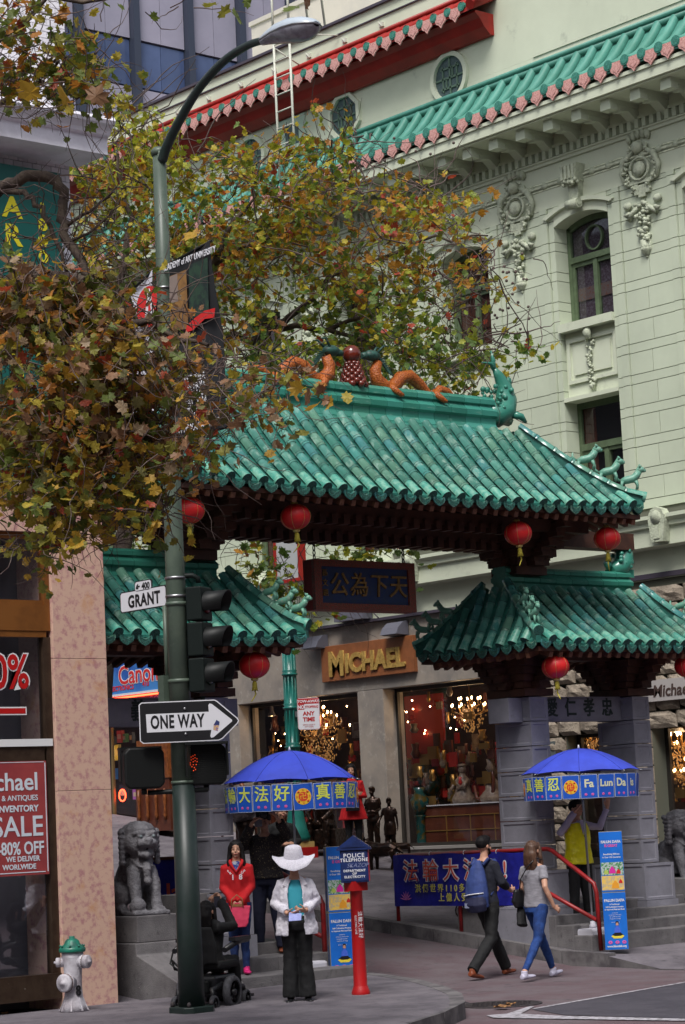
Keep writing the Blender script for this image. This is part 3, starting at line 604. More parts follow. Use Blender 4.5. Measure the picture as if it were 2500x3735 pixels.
# ---- things inside the shop windows ----
m_bulb = mat('warm_bulb', (1, .8, .5), emit=(1.0, .60, .26), es=15)
m_cryst = mat('amber_crystal', (.45, .26, .09), rough=.12, spec=.8, emit=(1.0, .5, .15), es=.12, rnd=None)
m_brass = mat('brass', (.45, .26, .07), rough=.3, metal=.9)
def chandelier(y, z, rad, x, label, n=9, drops=150, seed=1):
    random.seed(seed); t = thing('chandelier', label, 'chandelier', (x, y, z), group='lit crystal chandeliers in the shop')
    b = MB().tube([(0, 0, rad*1.6), (0, 0, -rad*.5)], .012, n=6)
    bulbs = MB()
    for ring, (rr, zz, k) in enumerate(((1.0, .1, n), (.6, .45, max(4, n-3)))):
        for i in range(k):
            a = 2*math.pi*i/k+ring; c, s = math.cos(a), math.sin(a)
            b.tube([(0, 0, zz*rad-.1), (c*rad*rr*.5, s*rad*rr*.5, zz*rad-.2*rad), (c*rad*rr, s*rad*rr, zz*rad)], .008, n=5)
            b.tube([(c*rad*rr, s*rad*rr, zz*rad), (c*rad*rr, s*rad*rr, zz*rad+.08)], .012, n=5)
            bulbs.ball((c*rad*rr, s*rad*rr, zz*rad+.11), (.016, .016, .03), n=6)
    b.build('frame', m_brass, t, world=False); bulbs.build('bulbs', m_bulb, t, world=False, kind='stuff')
    c = MB()
    for i in range(drops):
        a = random.uniform(0, 6.28); h = random.uniform(-1.0, .45); rr = rad*math.sqrt(random.random())*(1.05-abs(h)*.75)
        s = random.uniform(.012, .022); p = Vector((math.cos(a)*rr, math.sin(a)*rr, h*rad))
        c.add([p+Vector(q)*s for q in ((1, 0, 0), (0, 1, 0), (-1, 0, 0), (0, -1, 0), (0, 0, 1.2), (0, 0, -1.6))], [(0, 1, 4), (1, 2, 4), (2, 3, 4), (3, 0, 4), (1, 0, 5), (2, 1, 5), (3, 2, 5), (0, 3, 5)])
    c.build('crystals', m_cryst, t, world=False, kind='stuff'); return t
_q = pX(1716, 2600, XF+1.0); chandelier(_q.y, _q.z, .34, XF+1.0, 'chandelier with paired shades glowing at the top of the large right shop window', seed=2)
_q = pX(1175, 2680, XF+1.2); chandelier(_q.y, _q.z, .55, XF+1.2, 'wide crystal chandelier glowing behind the no stopping sign', seed=3, drops=420)
chandelier(35.6, 3.9, .30, XF+1.5, 'small chandelier high in the left marble shop window', seed=4)
chandelier(25.75, 2.75, .42, XF+1.0, 'bright crystal chandelier in the window right of the gate, uppermost there', seed=5, drops=420, n=12)
chandelier(25.4, 2.3, .5, XF+1.1, 'large low crystal chandelier at the right edge of the photo', seed=6, drops=420, n=12)
_q = pX(2165, 2695, XF+1.2); chandelier(_q.y, _q.z, .2, XF+1.2, 'small chandelier seen through the stone shop doorway', seed=7, drops=90)
bl = MB(); random.seed(9)
for i in range(44):
    bl.ball((XF+random.uniform(.9, 2.2), random.uniform(29.4, 37.6), random.uniform(3.4, 4.15)), .016, n=6)
for i in range(14): bl.ball((XF+random.uniform(.9, 2.2), random.uniform(24.0, 27.0), random.uniform(1.9, 2.9)), .016, n=6)
bl.build('ceiling_spots', m_bulb, bld, kind='stuff')
for (x, y, z, e) in ((XF+1.2, 31.0, 3.8, 8), (XF+1.2, 35.2, 3.9, 10), (XF+1.0, 25.2, 3.2, 11), (XF+1.5, 26.9, 3.0, 6)):
    ld = bpy.data.lights.new('shop_lamp', 'POINT'); ld.energy = e; ld.color = (1, .66, .36); ld.shadow_soft_size = .2; lo_ = bpy.data.objects.new('shop_lamp', ld); COL.objects.link(lo_); lo_.location = (x, y, z)
m_wood = mat('dark_red_wood', (.07, .018, .01), (.10, .03, .015), scale=5, rough=.35)
m_redl = mat('red_lacquer', (.30, .015, .01), rough=.4); m_tealv = mat('teal_vase', (.008, .05, .045), (.07, .05, .01), scale=9, lo=.5, hi=.55, rough=.15)
m_gild = mat('gilt_line', (.45, .28, .08), rough=.35, metal=.7); m_pale = mat('pale_porcelain', (.22, .17, .12), (.12, .08, .06), scale=12, rough=.35)
_q = pX(1690, 2900, XF+.95); cb = thing('display_counter', 'long dark red wood counter with gilt lines and glass top in the shop window', 'counter', (XF+.95, _q.y, 1.3))
b = MB(); b.box(-.3, .3, -1.2, .9, 0, .78); b.build('cabinet', m_wood, cb, world=False)
b = MB(); b.box(-.315, -.30, -1.2, .9, .08, .10).box(-.315, -.30, -1.2, .9, .34, .355).box(-.315, -.30, -1.2, .9, .6, .615)
for k in range(4): b.box(-.315, -.30, -1.1+k*.62, -1.085+k*.62, .1, .6)
b.build('gilt_trim', m_gild, cb, world=False); MB().box(-.33, .33, -1.22, .92, .79, .81).build('glass_top', mat('pale_top', (.5, .5, .5), rough=.2), cb, world=False)
_q = pX(1690, 2880, XF+.95); fg = thing('figurine', 'pale robed porcelain figure with a pearl string on the counter in the shop window', 'figurine', (XF+.95, _q.y, 2.11))
b = MB(); b.lathe([(.20, 0), (.22, .08), (.15, .2), (.12, .32), (.14, .42), (.06, .5), (.05, .54)], n=12).ball((0, 0, .60), (.075, .075, .09)).ball((0, 0, .68), (.09, .09, .035)); b.tube([(0, .12, .42), (-.12, .2, .25), (-.1, .28, .1)], [.04, .035, .02], n=6).tube([(0, -.12, .42), (-.12, -.15, .3), (-.16, 0, .26)], [.04, .035, .02], n=6); b.build('figure', m_pale, fg, world=False)
f2 = thing('figurine', 'seated pale figure beside a dark curved horn ornament in the shop window', 'figurine', (XF+.95, _q.y-.75, 2.11))
b = MB(); b.lathe([(.22, 0), (.24, .1), (.13, .22), (.12, .36), (.05, .45)], n=12).ball((0, 0, .52), (.075, .075, .09)); b.build('figure', m_pale, f2, world=False)
MB().tube([(-.1, .35, .3), (-.1, .3, .08), (-.1, .1, 0.02), (-.1, -.1, .1), (-.1, -.15, .4), (-.1, -.1, .65)], [.02, .035, .04, .04, .03, .01], n=8).build('horn', m_wood, f2, world=False)
for (y, x, z, sc, lb) in ((pX(1530, 2900, XF+.6).y, XF+.6, 1.3, .8, 'tall teal and gold vase on a pedestal at the left of the large shop window'), (pX(1560, 2800, XF+1.5).y, XF+1.5, 1.3, 1.1, 'big dark green jar behind the tall teal vase')):
    t = thing('vase', lb, 'vase', (x, y, z)); MB().lathe([(.14*sc, 0), (.16*sc, .04), (.11*sc, .1), (.11*sc, .75*sc), (.15*sc, .8*sc)], n=14).build('pedestal', m_tealv, t, world=False)
    MB().lathe([(.10*sc, .8*sc), (.20*sc, 1.0*sc), (.22*sc, 1.15*sc), (.10*sc, 1.32*sc), (.14*sc, 1.42*sc)], n=16).build('jar', m_tealv, t, world=False)
t = thing('screen_panel', 'red lacquer panel hanging deep inside the large shop window', 'screen', (XF+1.9, pX(1555, 2600, XF+1.9).y, 3.2)); MB().box(0, .05, -.45, .6, -.5, 1.0).build('panel', mat('red_lacquer_panel', (.42, .02, .01), rough=.5), t, world=False)  # plain red lacquer colour without emission
t = thing('screen_panel', 'tall dark carved screen in the left marble shop window', 'screen', (XF+1.8, 35.4, 1.3)); MB().box(0, .05, -.8, .6, 0, 1.6).build('panel', m_wood, t, world=False)
for k in range(5):
    MB().box(-.02, 0, -.75+k*.27, -.72+k*.27, .1, 1.5).build('slat', m_gild, t, world=False)
t = thing('pendant_lamp', 'white cone pendant lamp lit in the window at the far right', 'lamp', pX(2470, 2670, XF+.9)); MB().lathe([(.02, .15), (.05, .12), (.14, 0)], n=14, caps=False).build('shade', mat('white_enamel', (.7, .7, .7), rough=.3), t, world=False); MB().ball((0, 0, .03), .05).build('bulb', m_bulb, t, world=False)
t = thing('pendant_lamp', 'small downlight glowing in the upper left of the left marble window', 'lamp', pX(992, 2612, XF+.9)); MB().lathe([(.03, .2), (.04, .1), (.09, 0)], n=12, caps=False).build('shade', m_fix, t, world=False); MB().ball((0, 0, .03), (.06, .06, .03)).build('bulb', m_bulb, t, world=False)
# mixed goods too small to tell apart fill the windows
random.seed(61)
for (ya, yb_, za, zb, n_) in ((28.6, 31.7, 2.0, 3.1, 150), (28.6, 31.7, 2.9, 4.1, 30), (32.7, 36.0, 1.4, 2.6, 160), (32.7, 36.0, 2.6, 4.0, 50), (22.4, 25.4, 1.25, 2.4, 130)):
    for mm_, kk in ((m_gild, 0), (m_pale, 1), (m_wood, 2), (m_redl, 3), (m_brass, 4)):
        b = MB()
        for _i in range(n_//5):
            x = XF+random.uniform(.7, 2.4); y = random.uniform(ya, yb_)+(x-XF)*.9; z = random.uniform(za, zb); r_ = random.uniform(.03, .10); h_ = random.uniform(.08, .32)
            if random.random() < .5: b.lathe([(r_*.5, 0), (r_, h_*.3), (r_*.6, h_*.6), (r_*.8, h_)], (x, y, z), n=8)
            else: b.box(x-.02, x+.02, y-r_*1.4, y+r_*1.4, z, z+h_)
        b.build('shop_goods', mm_, bld, kind='stuff')
# ================= electronics / souvenir shop further up the street =================
el = thing('electronics_shop', 'souvenir and electronics shop front with blue camera sign and bright window', 'shop', (XF, 39.6, 1.9))
b = MB(); b.box(XF, XF+.4, 37.22, 48, 4.3, 5.47).box(XF, XF+.4, 37.22, 38.3, 1.5, 4.3).box(XF, XF+.4, 38.3, 48, 1.5, 2.1); b.build('wall', mat('tan_wall', (.22, .17, .12), rough=.8), el)
b = MB()
for y in (38.3, 39.4, 40.5, 41.6): b.box(XF+.02, XF+.08, y-.03, y+.03, 2.1, 4.3)
b.box(XF+.02, XF+.08, 38.3, 44, 2.1, 2.16); fr_ = b.build('window_frame', mat('brass_frame', (.28, .2, .09), rough=.4, metal=.6), el)
MB().quad((XF+.05, 38.3, 2.1), (XF+.05, 44, 2.1), (XF+.05, 44, 4.3), (XF+.05, 38.3, 4.3)).build('pane', m_shopgl, fr_)
MB().box(XF+.1, XF+1.5, 38.2, 44, 2.0, 2.08).box(XF+1.5, XF+1.55, 38.2, 44, 2, 4.3).build('display_shelf', m_shopin, el)
random.seed(21); pal = [(.5, .08, .05), (.05, .2, .5), (.5, .4, .1), (.1, .35, .12), (.5, .5, .5), (.35, .1, .35), (.6, .25, .05), (.02, .02, .03)]
for i in range(64):
    c = random.choice(pal); y = random.uniform(38.4, 41.3); z = random.choice((2.1, 2.55, 3.0, 3.4, 3.75)); w, h = random.uniform(.04, .12), random.uniform(.10, .34); x = XF+random.uniform(.15, .9)
    o = MB().box(-.04, .04, -w, w, 0, h).box(-.045, -.04, -w*.7, w*.7, h*.3, h*.7, 1).build('souvenir', [mat('souvenir_%d' % pal.index(c), c, rough=.5), mat('souvenir_label', (.5, .4, .25), rough=.6)], el, world=False); o.location = Vector((x, y, z))-el.location
for (y, z, w, h, m_) in ((40.95, 3.55, .26, .30, mat('lit_yellow_sign', (.8, .6, .2), emit=(1, .65, .2), es=1.2)), (39.1, 2.6, .3, .5, mat('lit_orange', (.6, .25, .05), emit=(1, .35, .05), es=.6)), (39.7, 2.45, .25, .3, mat('lit_orange', (1, 1, 1)))):
    MB().box(XF+.3, XF+.33, y-w/2, y+w/2, z-h/2, z+h/2).build('lit_sign', m_, el)
for i in range(2):
    MB().tube([(XF+.12, 40.3+.12*math.cos(a*.52)+i*.0, 2.65+.12*math.sin(a*.52)) for a in range(13)], .014, n=5).build('neon_ring', mat('red_neon', (1, .05, .02), emit=(1, .06, .02), es=5), el) if i == 0 else None
MB().tube([(XF-.02, 37.5, 4.12), (XF-.02, 42, 4.12)], .012, n=5).build('neon_tube', _mats['red_neon'], el)
for i, (c, tx) in enumerate((((.6, .6, .6), 'F'), ((.6, .03, .02), ''), ((.03, .25, .1), ''), ((.02, .12, .09), ''), ((.25, .12, .4), ''), ((.1, .2, .5), ''))):
    p = thing('hanging_shirt', ['white I love shirt hanging beside the marble pier', 'red folded shirt below the white one', 'green folded shirt below the red one', 'dark green folded shirt in the shirt column', 'violet folded shirt in the shirt column', 'blue shirt lowest in the shirt column'][i], 'shirt', (XF-.05, 41.05, 3.45-i*.28), rot=ROT_XF, group='folded souvenir shirts in a column')
    MB().box(-.28, .12, -.13, .13, -.02, 0).build('fabric', mat('shirt_%d' % i, c, rough=.8), p, world=False)
    if tx: text('F', p, (.0, -.05, .002), .15, mat('black_ink', (.01, .01, .01)), off=.003); text('♥', p, (-.01, .07, .002), .13, mat('red_ink', (.6, .01, .01)))
ld = bpy.data.lights.new('shop_lamp', 'POINT'); ld.energy = 14; ld.color = (1, .8, .55); ld.shadow_soft_size = .2; lo_ = bpy.data.objects.new('shop_lamp', ld); COL.objects.link(lo_); lo_.location = (XF+.8, 40, 3.9)
m_csb = mat('blue_sign_face', (.02, .09, .36), (.05, .2, .5), scale=.9, lo=.4, hi=.6, rough=.35)
cs = thing('shop_sign', 'blue camera and electronics sign with red script letters and number 410', 'sign', (XF-.35, 39.7, 5.0), rot=ROT_XF)
MB().box(-1.5, 1.6, -.30, .55, -.1, 0).build('sign_face', m_csb, cs, world=False)
m_wht = mat('white_paint', (.65, .65, .66), rough=.5); m_redi = mat('sign_red', (.55, .02, .02), rough=.4)
lx_ = lambda px: 39.7-pX(px, 2450, XF-.35).y
text('Canon', cs, (lx_(432), .05, .004), .52, m_wht, ax='LEFT', off=.022); text('Canon', cs, (lx_(432), .05, .008), .52, m_redi, ax='LEFT', off=.006)
text('AL ELECTRONICS', cs, (lx_(377), -.19, .004), .135, m_redi, ax='LEFT', off=.003); text('410', cs, (lx_(519), -.16, .004), .15, m_redi, ax='LEFT', off=.003)
MB().box(-1.5, 1.6, -.345, -.30, -.1, .02).build('white_trim', m_wht, cs, world=False); MB().tube([(-1.5, -.38, 0), (1.6, -.38, 0)], .018, n=6).build('neon_tube', _mats['red_neon'], cs, world=False)
cs2 = thing('shop_sign', 'dark purple strip sign with yellow Nikon letters under the blue sign', 'sign', (XF-.30, 39.7, 4.48), rot=ROT_XF)
MB().box(-1.5, 1.6, -.13, .13, -.1, 0).build('board', mat('dark_purple', (.05, .02, .08), rough=.4), cs2, world=False); text('Nikon', cs2, (lx_(442), 0, .004), .26, mat('sign_yellow', (.5, .42, .05), rough=.5), ax='LEFT', off=.006); text('SONY', cs2, (lx_(535), 0, .004), .28, mat('sign_violet', (.18, .12, .4), rough=.5), ax='LEFT')
text('anon', cs2, (lx_(430), 0, .004), .22, m_redi, ax='RIGHT', off=.004)
q_ = pX(1048, 1995, 27.5)
vs_ = thing('vertical_shop_sign', 'red framed vertical sign with pale panel seen between the gate roofs', 'sign', q_, rot=ROT_XF)
MB().box(-.35, .35, -.62, .62, -.1, 0).build('panel', mat('pale_panel', (.40, .42, .42), rough=.5), vs_, world=False); MB().box(-.38, .38, -.66, -.60, -.12, .03).box(-.38, .38, .60, .66, -.12, .03).box(-.38, -.32, -.60, .60, -.12, .03).box(.32, .38, -.60, .60, -.12, .03).build('frame', m_redl, vs_, world=False)
# ================= office tower behind =================
tw = thing('office_tower', 'dark grey blue office tower with mullions behind the cream building', 'tower', (50, 60, 0))
m_tp = mat('tower_panel', (.33, .31, .39), (.27, .26, .33), scale=.5, lo=.35, hi=.65, rough=.45, rv=.04); m_tm = mat('tower_mullion', (.05, .06, .09), rough=.4, metal=.3); m_tg = mat('tower_glass', (.04, .06, .13), (.07, .10, .2), scale=.3, rough=.1, rv=.3)
MB().box(30, 75, 60.2, 90, -1, 60).build('wall', m_tm, tw)
for i in range(14):
    x0 = 44.09+2.22*(i-4)
    MB().box(x0-.13, x0+.13, 59.75, 60.2, 0, 60).build('mullion', m_tm, tw)
    zt_ = pY(580, 335, 60).z
    for k, z0 in enumerate((zt_-5.4, zt_, zt_+5.4, zt_+10.8)):
        for j in range(2):
            MB().box(x0+.15+j*.97, x0+.15+j*.97+.95, 59.97, 60.2, z0+1.62, z0+5.35).build('panel', m_tp, tw)
            MB().box(x0+.15+j*.97, x0+.15+j*.97+.95, 60.02, 60.2, z0+.03, z0+1.56).build('pane', m_tg, tw)
# ================= marble corner shop with white brick above =================
YM = 21.8
m_pink = mat('pink_veined_marble', (.57, .375, .29), (.42, .21, .21), scale=14, lo=.49, hi=.63, rough=.3, detail=15, spots=(2.2, (.50, .24, .10), .56, .74))
m_bronze = mat('orange_bronze', (.26, .10, .025), (.20, .075, .02), scale=3, rough=.35, metal=.4)
m_dkbrz = mat('dark_bronze', (.07, .045, .03), (.05, .03, .02), scale=6, rough=.4, metal=.5)
m_brick = mat('white_painted_brick', (.86, .84, .88), (.74, .72, .77), scale=5, lo=.4, hi=.65, rough=.6, bump=.25, bscale=60, rv=.05)
m_mort = mat('brick_mortar', (.25, .24, .26), rough=.9)
m_wtrim = mat('white_cornice_paint', (.82, .80, .87), (.66, .64, .70), scale=3, lo=.4, hi=.7, rough=.6)
mb_ = thing('corner_shop', 'shop with pink veined marble pier, bronze windows and white brick storey above', 'building', (13, 24, 0))
MB().box(14.62, 15.33, YM, YM+.7, 0, 2.36).box(14.62, 15.33, YM, YM+.7, 2.364, 3.82).box(14.62, 15.33, YM, YM+.7, 3.824, 5.22).build('marble_pier', m_pink, mb_, bevel=.004)
MB().box(8, 15.33, YM, YM+.7, 5.224, 5.66).build('marble_header', m_pink, mb_)
MB().box(8, 15.36, YM-.04, YM+.7, 5.66, 5.72).box(8, 15.40, YM-.09, YM+.7, 5.72, 5.77).build('cap_moulding', mat('tan_cap', (.42, .30, .22), rough=.6), mb_)
b = MB(); x1 = 14.615
b.box(8, x1, YM+.04, YM+.16, 4.13, 4.42).box(x1-.07, x1, YM+.04, YM+.14, 4.42, 5.22).box(8, x1-.07, YM+.06, YM+.12, 4.42, 4.47).box(8, x1-.07, YM+.06, YM+.12, 5.15, 5.22).box(8, x1-.05, YM+.05, YM+.12, 4.06, 4.13); b.build('bronze_frame', m_bronze, mb_)
b = MB(); b.box(x1-.09, x1, YM+.05, YM+.17, .40, 4.06).box(8, x1-.12, YM+.05, YM+.15, 2.62, 2.86).box(8, x1, YM+.03, YM+.17, .13, .40); b.build('window_frame', m_dkbrz, mb_)
MB().box(8, x1-.02, YM+.03, YM+.05, 2.86, 2.94).build('white_bar', m_wht, mb_)
m_shopgl2 = glass('corner_shop_glass', (.75, .78, .85), .8)
MB().quad((8, YM+.1, .40), (x1-.1, YM+.1, .40), (x1-.1, YM+.1, 2.62), (8, YM+.1, 2.62)).build('pane', m_shopgl2, mb_)
MB().quad((8, YM+.1, 2.94), (x1-.1, YM+.1, 2.94), (x1-.1, YM+.1, 4.06), (8, YM+.1, 4.06)).build('pane', m_shopgl2, mb_)
MB().quad((8, YM+.1, 4.47), (x1-.07, YM+.1, 4.47), (x1-.07, YM+.1, 5.15), (8, YM+.1, 5.15)).build('pane', m_shopgl2, mb_)
MB().box(8, 15.3, YM+2.5, YM+2.6, 0, 5.6).box(8, 15.3, YM+.2, YM+2.5, .2, .3).box(15.2, 15.33, YM+.7, YM+2.5, 0, 5.6).box(8, 15.2, YM+.2, YM+2.5, 4.2, 4.3).build('shop_interior', mat('dim_interior', (.05, .045, .05), (.03, .025, .02), scale=1, rough=.8), mb_)
# display items inside: stone pedestal, dark urn, white bust
t = thing('pedestal_table', 'pale carved pedestal table inside the corner shop window', 'table', (13.75, YM+.7, .3)); MB().box(-.35, .28, -.2, .2, .78, .83).box(-.33, .26, -.18, .18, .70, .73).build('top', mat('tan_marble', (.34, .27, .2), rough=.4), t, world=False); MB().lathe([(.2, 0), (.12, .12), (.10, .5), (.18, .7)], n=12).build('pedestal', _mats['tan_marble'], t, world=False)
t = thing('figurine', 'white porcelain bust above the bar in the corner shop window', 'figurine', (13.95, YM+.5, 2.86)); MB().lathe([(.14, 0), (.16, .06), (.10, .16), (.04, .2)], n=12).ball((-.2, 0, .25), .11).build('bust', mat('porcelain', (.6, .6, .62), rough=.2), t, world=False)
t = thing('figurine', 'dark wooden chest deep in the lower corner shop window', 'chest', (14.2, YM+1.2, .3)); MB().box(-.4, .3, -.2, .2, 0, 1.3).build('chest_body', m_wood, t, world=False)
# posters and decals
m_post = mat('maroon_poster', (.30, .05, .05), (.25, .04, .045), scale=3, rough=.35); m_ptx = mat('poster_letter', (.55, .60, .66), rough=.5); m_dec = mat('red_decal', (.42, .01, .01), rough=.35)
po = thing('sale_poster', 'maroon art and antiques sale poster behind the corner shop glass', 'poster', (14.50, YM+.035, 2.10), rot=ROT_YF)
MB().box(-1.4, 0, -.63, .60, -.006, 0).build('sheet', m_post, po, world=False)
MB().box(-1.4, -.03, .585, .592, 0, .003).box(-.022, -.012, -.6, .58, 0, .003).box(-1.4, -.05, -.605, -.595, 0, .003).build('border_line', m_ptx, po, world=False)
for (tx, y, s, of) in (('Michael', .37, .27, .004), ('FINE ART & ANTIQUES', .20, .082, .001), ('INVENTORY', .085, .095, .003), ('SALE', -.115, .31, .003), ('50%-80% OFF', -.345, .19, .004), ('WE DELIVER', -.455, .078, .002), ('WORLWIDE', -.54, .078, .002)):
    text(tx, po, (-.06-(.06 if s < .1 else 0)-(.05 if 'WORL' in tx or 'Michael' in tx else 0), y, .003), s, m_ptx, ax='RIGHT', off=of, ext=.001, sx=.78 if '80' in tx else 1.0)
dc = thing('window_decal', 'red 50% lettering with white outline stuck on the corner shop glass', 'decal', (14.35, YM+.085, 3.66), rot=ROT_YF)
text('50%', dc, (0, -.0, 0), .52, m_wht, ax='RIGHT', off=.024, ext=.001, sx=.78); text('50%', dc, (-.007, 0, .003), .52, m_dec, ax='RIGHT', off=.010, ext=.001, sx=.78)
dc2 = thing('window_decal', 'red dash with white outline below the percent sign on the glass', 'decal', (14.2, YM+.085, 3.25), rot=ROT_YF)
MB().box(-.30, .10, -.045, .045, 0, .002).build('outline', m_wht, dc2, world=False); MB().box(-.285, .085, -.03, .03, .002, .004).build('dash', m_dec, dc2, world=False)
# white brick storey
YB = 21.98
MB().box(8, 15.17, YB+.02, YB+.5, 5.77, 12.4).build('wall', m_mort, mb_)
bu = MB().box(-.5, .5, -.5, .5, -.5, .5).mesh('brick', m_brick); nb = 0; rest = MB(); bl_ = []
z = 5.80; row = 0
while z < 12.3:
    sold = (5.8 < z < 6.05) or (9.93 < z < 10.2)
    h = .28 if sold else .078; w = .066 if sold else .128
    x = 15.17-(w/2 if row % 2 and not sold else 0)
    if row % 2 and not sold: bl_.append((15.17-w/4, z+h/2, w/2-.008, h-.008))
    while x > 12.6:
        bl_.append((x-w/2, z+h/2, w-.008, h-.008)); x -= w
    z += h; row += 1
vis = [b_ for b_ in bl_ if (8.2 < b_[1] < 9.6 or b_[1] > 9.9) and b_[0] > 13.6]
vis.sort(key=lambda q: -q[0]); key = set(id(q) for q in vis[:298])
for q in bl_:
    c = Vector((q[0], YB+.02, q[1])); s = (q[2], .05, q[3])
    if id(q) in key: place(bu, 'brick', mb_, c-mb_.location, scale=s)
    else: rest.cbox(c, s)
rest.build('bricks', m_brick, mb_, kind='stuff')
b = MB(); b.prism([(0, 9.55), (.62, 9.55), (.62, 9.74), (.68, 9.76), (.70, 9.80), (.74, 9.84), (.78, 9.86), (.80, 9.90), (.78, 9.94), (0, 9.94)], 8, 15.28, 0, Matrix(((0, 0, 1, 0), (-1, 0, 0, YB), (0, 1, 0, 0), (0, 0, 0, 1)))); b.build('cornice', m_wtrim, mb_)
gs = thing('vertical_sign', 'dark green vertical sign with yellow letters on the white brick wall', 'sign', (14.86, YB-.14, 8.0), rot=ROT_YF)
MB().box(-1.2, 0, -2.2, 1.36, 0, .12).build('sign_board', mat('dark_green_sign', (.008, .10, .085), rough=.4), gs, world=False)
m_yel = mat('yellow_letter', (.70, .62, .02), rough=.5)
for i_, c_ in enumerate('1800527'): text(c_, gs, (-.26, .90-i_*.185, .123), .19, m_yel, off=.006, sx=1.35)
for i_, c_ in enumerate('ARTSALE'): text(c_, gs, (-.66, .86-i_*.32, .123), .33, m_yel, off=.010, sx=1.1)

MB().box(4, 15.16, YB+.6, 60, 0, 12.3).build('side_wall', m_mort, mb_)
b = MB()
for k, (x0, x1, h) in enumerate(((-60, -22, 20), (-21.9, -4, 15), (-3.9, 14, 19), (14.1, 34, 16), (34.1, 62, 22))): b.box(x0, x1, -30, -9-.3*(k % 2), -.2, h)
b.box(62, 80, -30, 15, -.2, 16); b.box(-60, 3.5, 22, 60, -.2, 20)
b.build('unseen_street_blocks', mat('dull_facade', (.16, .14, .13), (.07, .065, .065), scale=.35, lo=.45, hi=.55, rough=.8), kind='structure')  # unseen buildings opposite, added for reflections; heights set to darken the street
# ================= the gate =================
XC, YC = 20.42, 23.15
tile_cols = [(.068, .200, .155), (.072, .218, .175), (.058, .188, .152), (.085, .205, .147), (.076, .232, .192), (.055, .19, .15), (.085, .245, .195), (.065, .24, .21), (.055, .19, .185), (.095, .215, .155)]
ridge_cols = [(.04, .22, .16), (.05, .26, .20), (.035, .19, .14), (.06, .24, .17)]
m_tile = mat('green_glazed_tile', tile_cols[0], (.28, .42, .35), scale=11, lo=.54, hi=.72, rough=.27, rnd=tile_cols, rv=.10, spots=(40, (.02, .10, .08), .60, .68), coat=.3, stretch=(1, .5, .5))
m_pan = mat('green_pan_tile', (.02, .10, .08), (.03, .16, .125), scale=5, lo=.4, hi=.6, rough=.35, spots=(20, (.10, .18, .14), .64, .74))
m_end = mat('tile_end_relief', (.025, .13, .10), (.012, .05, .04), scale=60, lo=.45, hi=.55, rough=.45, bump=.8, bscale=90)
m_brk = mat('brown_carved_bracket', (.075, .028, .016), (.045, .018, .012), scale=4, rough=.6)
m_brk2 = mat('raw_rafter', (.16, .065, .035), (.10, .04, .025), scale=9, rough=.7)
m_ccol = mat('gate_stone', (.25, .245, .285), (.18, .176, .205), scale=2.5, lo=.35, hi=.7, rough=.75, bump=.2, bscale=60, rv=.04, spots=(7, (.15, .15, .165), .62, .76))
gate = thing('chinatown_gate', 'stone gate with three green glazed tile roofs and carved brown brackets', 'gate', (XC, YC, 0))
gl = gate.location
RT = .068; SEG = .232
tb = MB()
vs = []; n = 8
for i, (y, r) in enumerate(((0, RT*.92), (SEG*.9, RT*.98), (SEG*.9, RT*1.06), (SEG*1.04, RT*1.06))):
    for j in range(n+1):
        a = math.pi*j/n; vs.append((math.cos(a)*r, -y, math.sin(a)*r))
tb.add(vs, [(i*(n+1)+j, i*(n+1)+j+1, (i+1)*(n+1)+j+1, (i+1)*(n+1)+j) for i in range(3) for j in range(n)], 0, True)
vs = []
for y, r in ((SEG*.885, RT*1.0), (SEG*.885, RT*1.075), (SEG*.915, RT*1.075)):
    for j in range(n+1): a = math.pi*j/n; vs.append((math.cos(a)*r, -y, math.sin(a)*r))
tb.add(vs, [(i*(n+1)+j, i*(n+1)+j+1, (i+1)*(n+1)+j+1, (i+1)*(n+1)+j) for i in range(2) for j in range(n)], 1)
tile_me = tb.mesh('tile', [m_tile, mat('tile_joint', (.012, .045, .04), rough=.7)])
m_wea = mat('weathered_tile', (.16, .36, .27), (.05, .26, .20), scale=16, lo=.4, hi=.6, rough=.4, rv=.12, spots=(45, (.02, .08, .06), .6, .66))
te = MB(); vs = []
for y, r in ((0, RT*.92), (SEG*1.08, RT*1.02)):
    for j in range(n+1):
        a = math.pi*j/n; vs.append((math.cos(a)*r, -y, math.sin(a)*r))
te.add(vs, [(j, j+1, n+1+j+1, n+1+j) for j in range(n)], 0, True)
te.tube([(0, -SEG*.98, 0), (0, -SEG*1.16, 0)], RT*1.06, n=14, mi=0, caps=False, sm=True); te.tube([(0, -SEG*1.0, 0), (0, -SEG*1.165, 0)], RT*1.04, n=14, mi=1, sm=False)
endt_me = te.mesh('end_tile', [m_wea, m_end])
dp = [(-.095, .045), (-.105, .01), (-.085, -.035), (-.045, -.065), (0, -.085), (.045, -.065), (.085, -.035), (.105, .01), (.095, .045), (.05, .015), (0, .0), (-.05, .015)]
dr = MB(); dr.prism(dp, -.0, .018, 0, Matrix(((1, 0, 0, 0), (0, 0, -1, 0), (0, 1, 0, 0), (0, 0, 0, 1))), mi2=0)
dr.prism([(p[0]*.8, p[1]*.75-.012) for p in dp], .018, .022, 1, Matrix(((1, 0, 0, 0), (0, 0, -1, 0), (0, 1, 0, 0), (0, 0, 0, 1))))
dr.add([(-.13, 0, .02), (.13, 0, .02), (.11, .2, .045), (-.11, .2, .045)], [(0, 1, 2, 3)], 0)
drip_me = dr.mesh('drip_tile', [m_tile, m_end])
cnt = {'tile': 0, 'drip': 0}
m_bst = mat('pale_beast_glaze', (.12, .30, .22), (.30, .38, .30), scale=25, lo=.55, hi=.68, rough=.4)
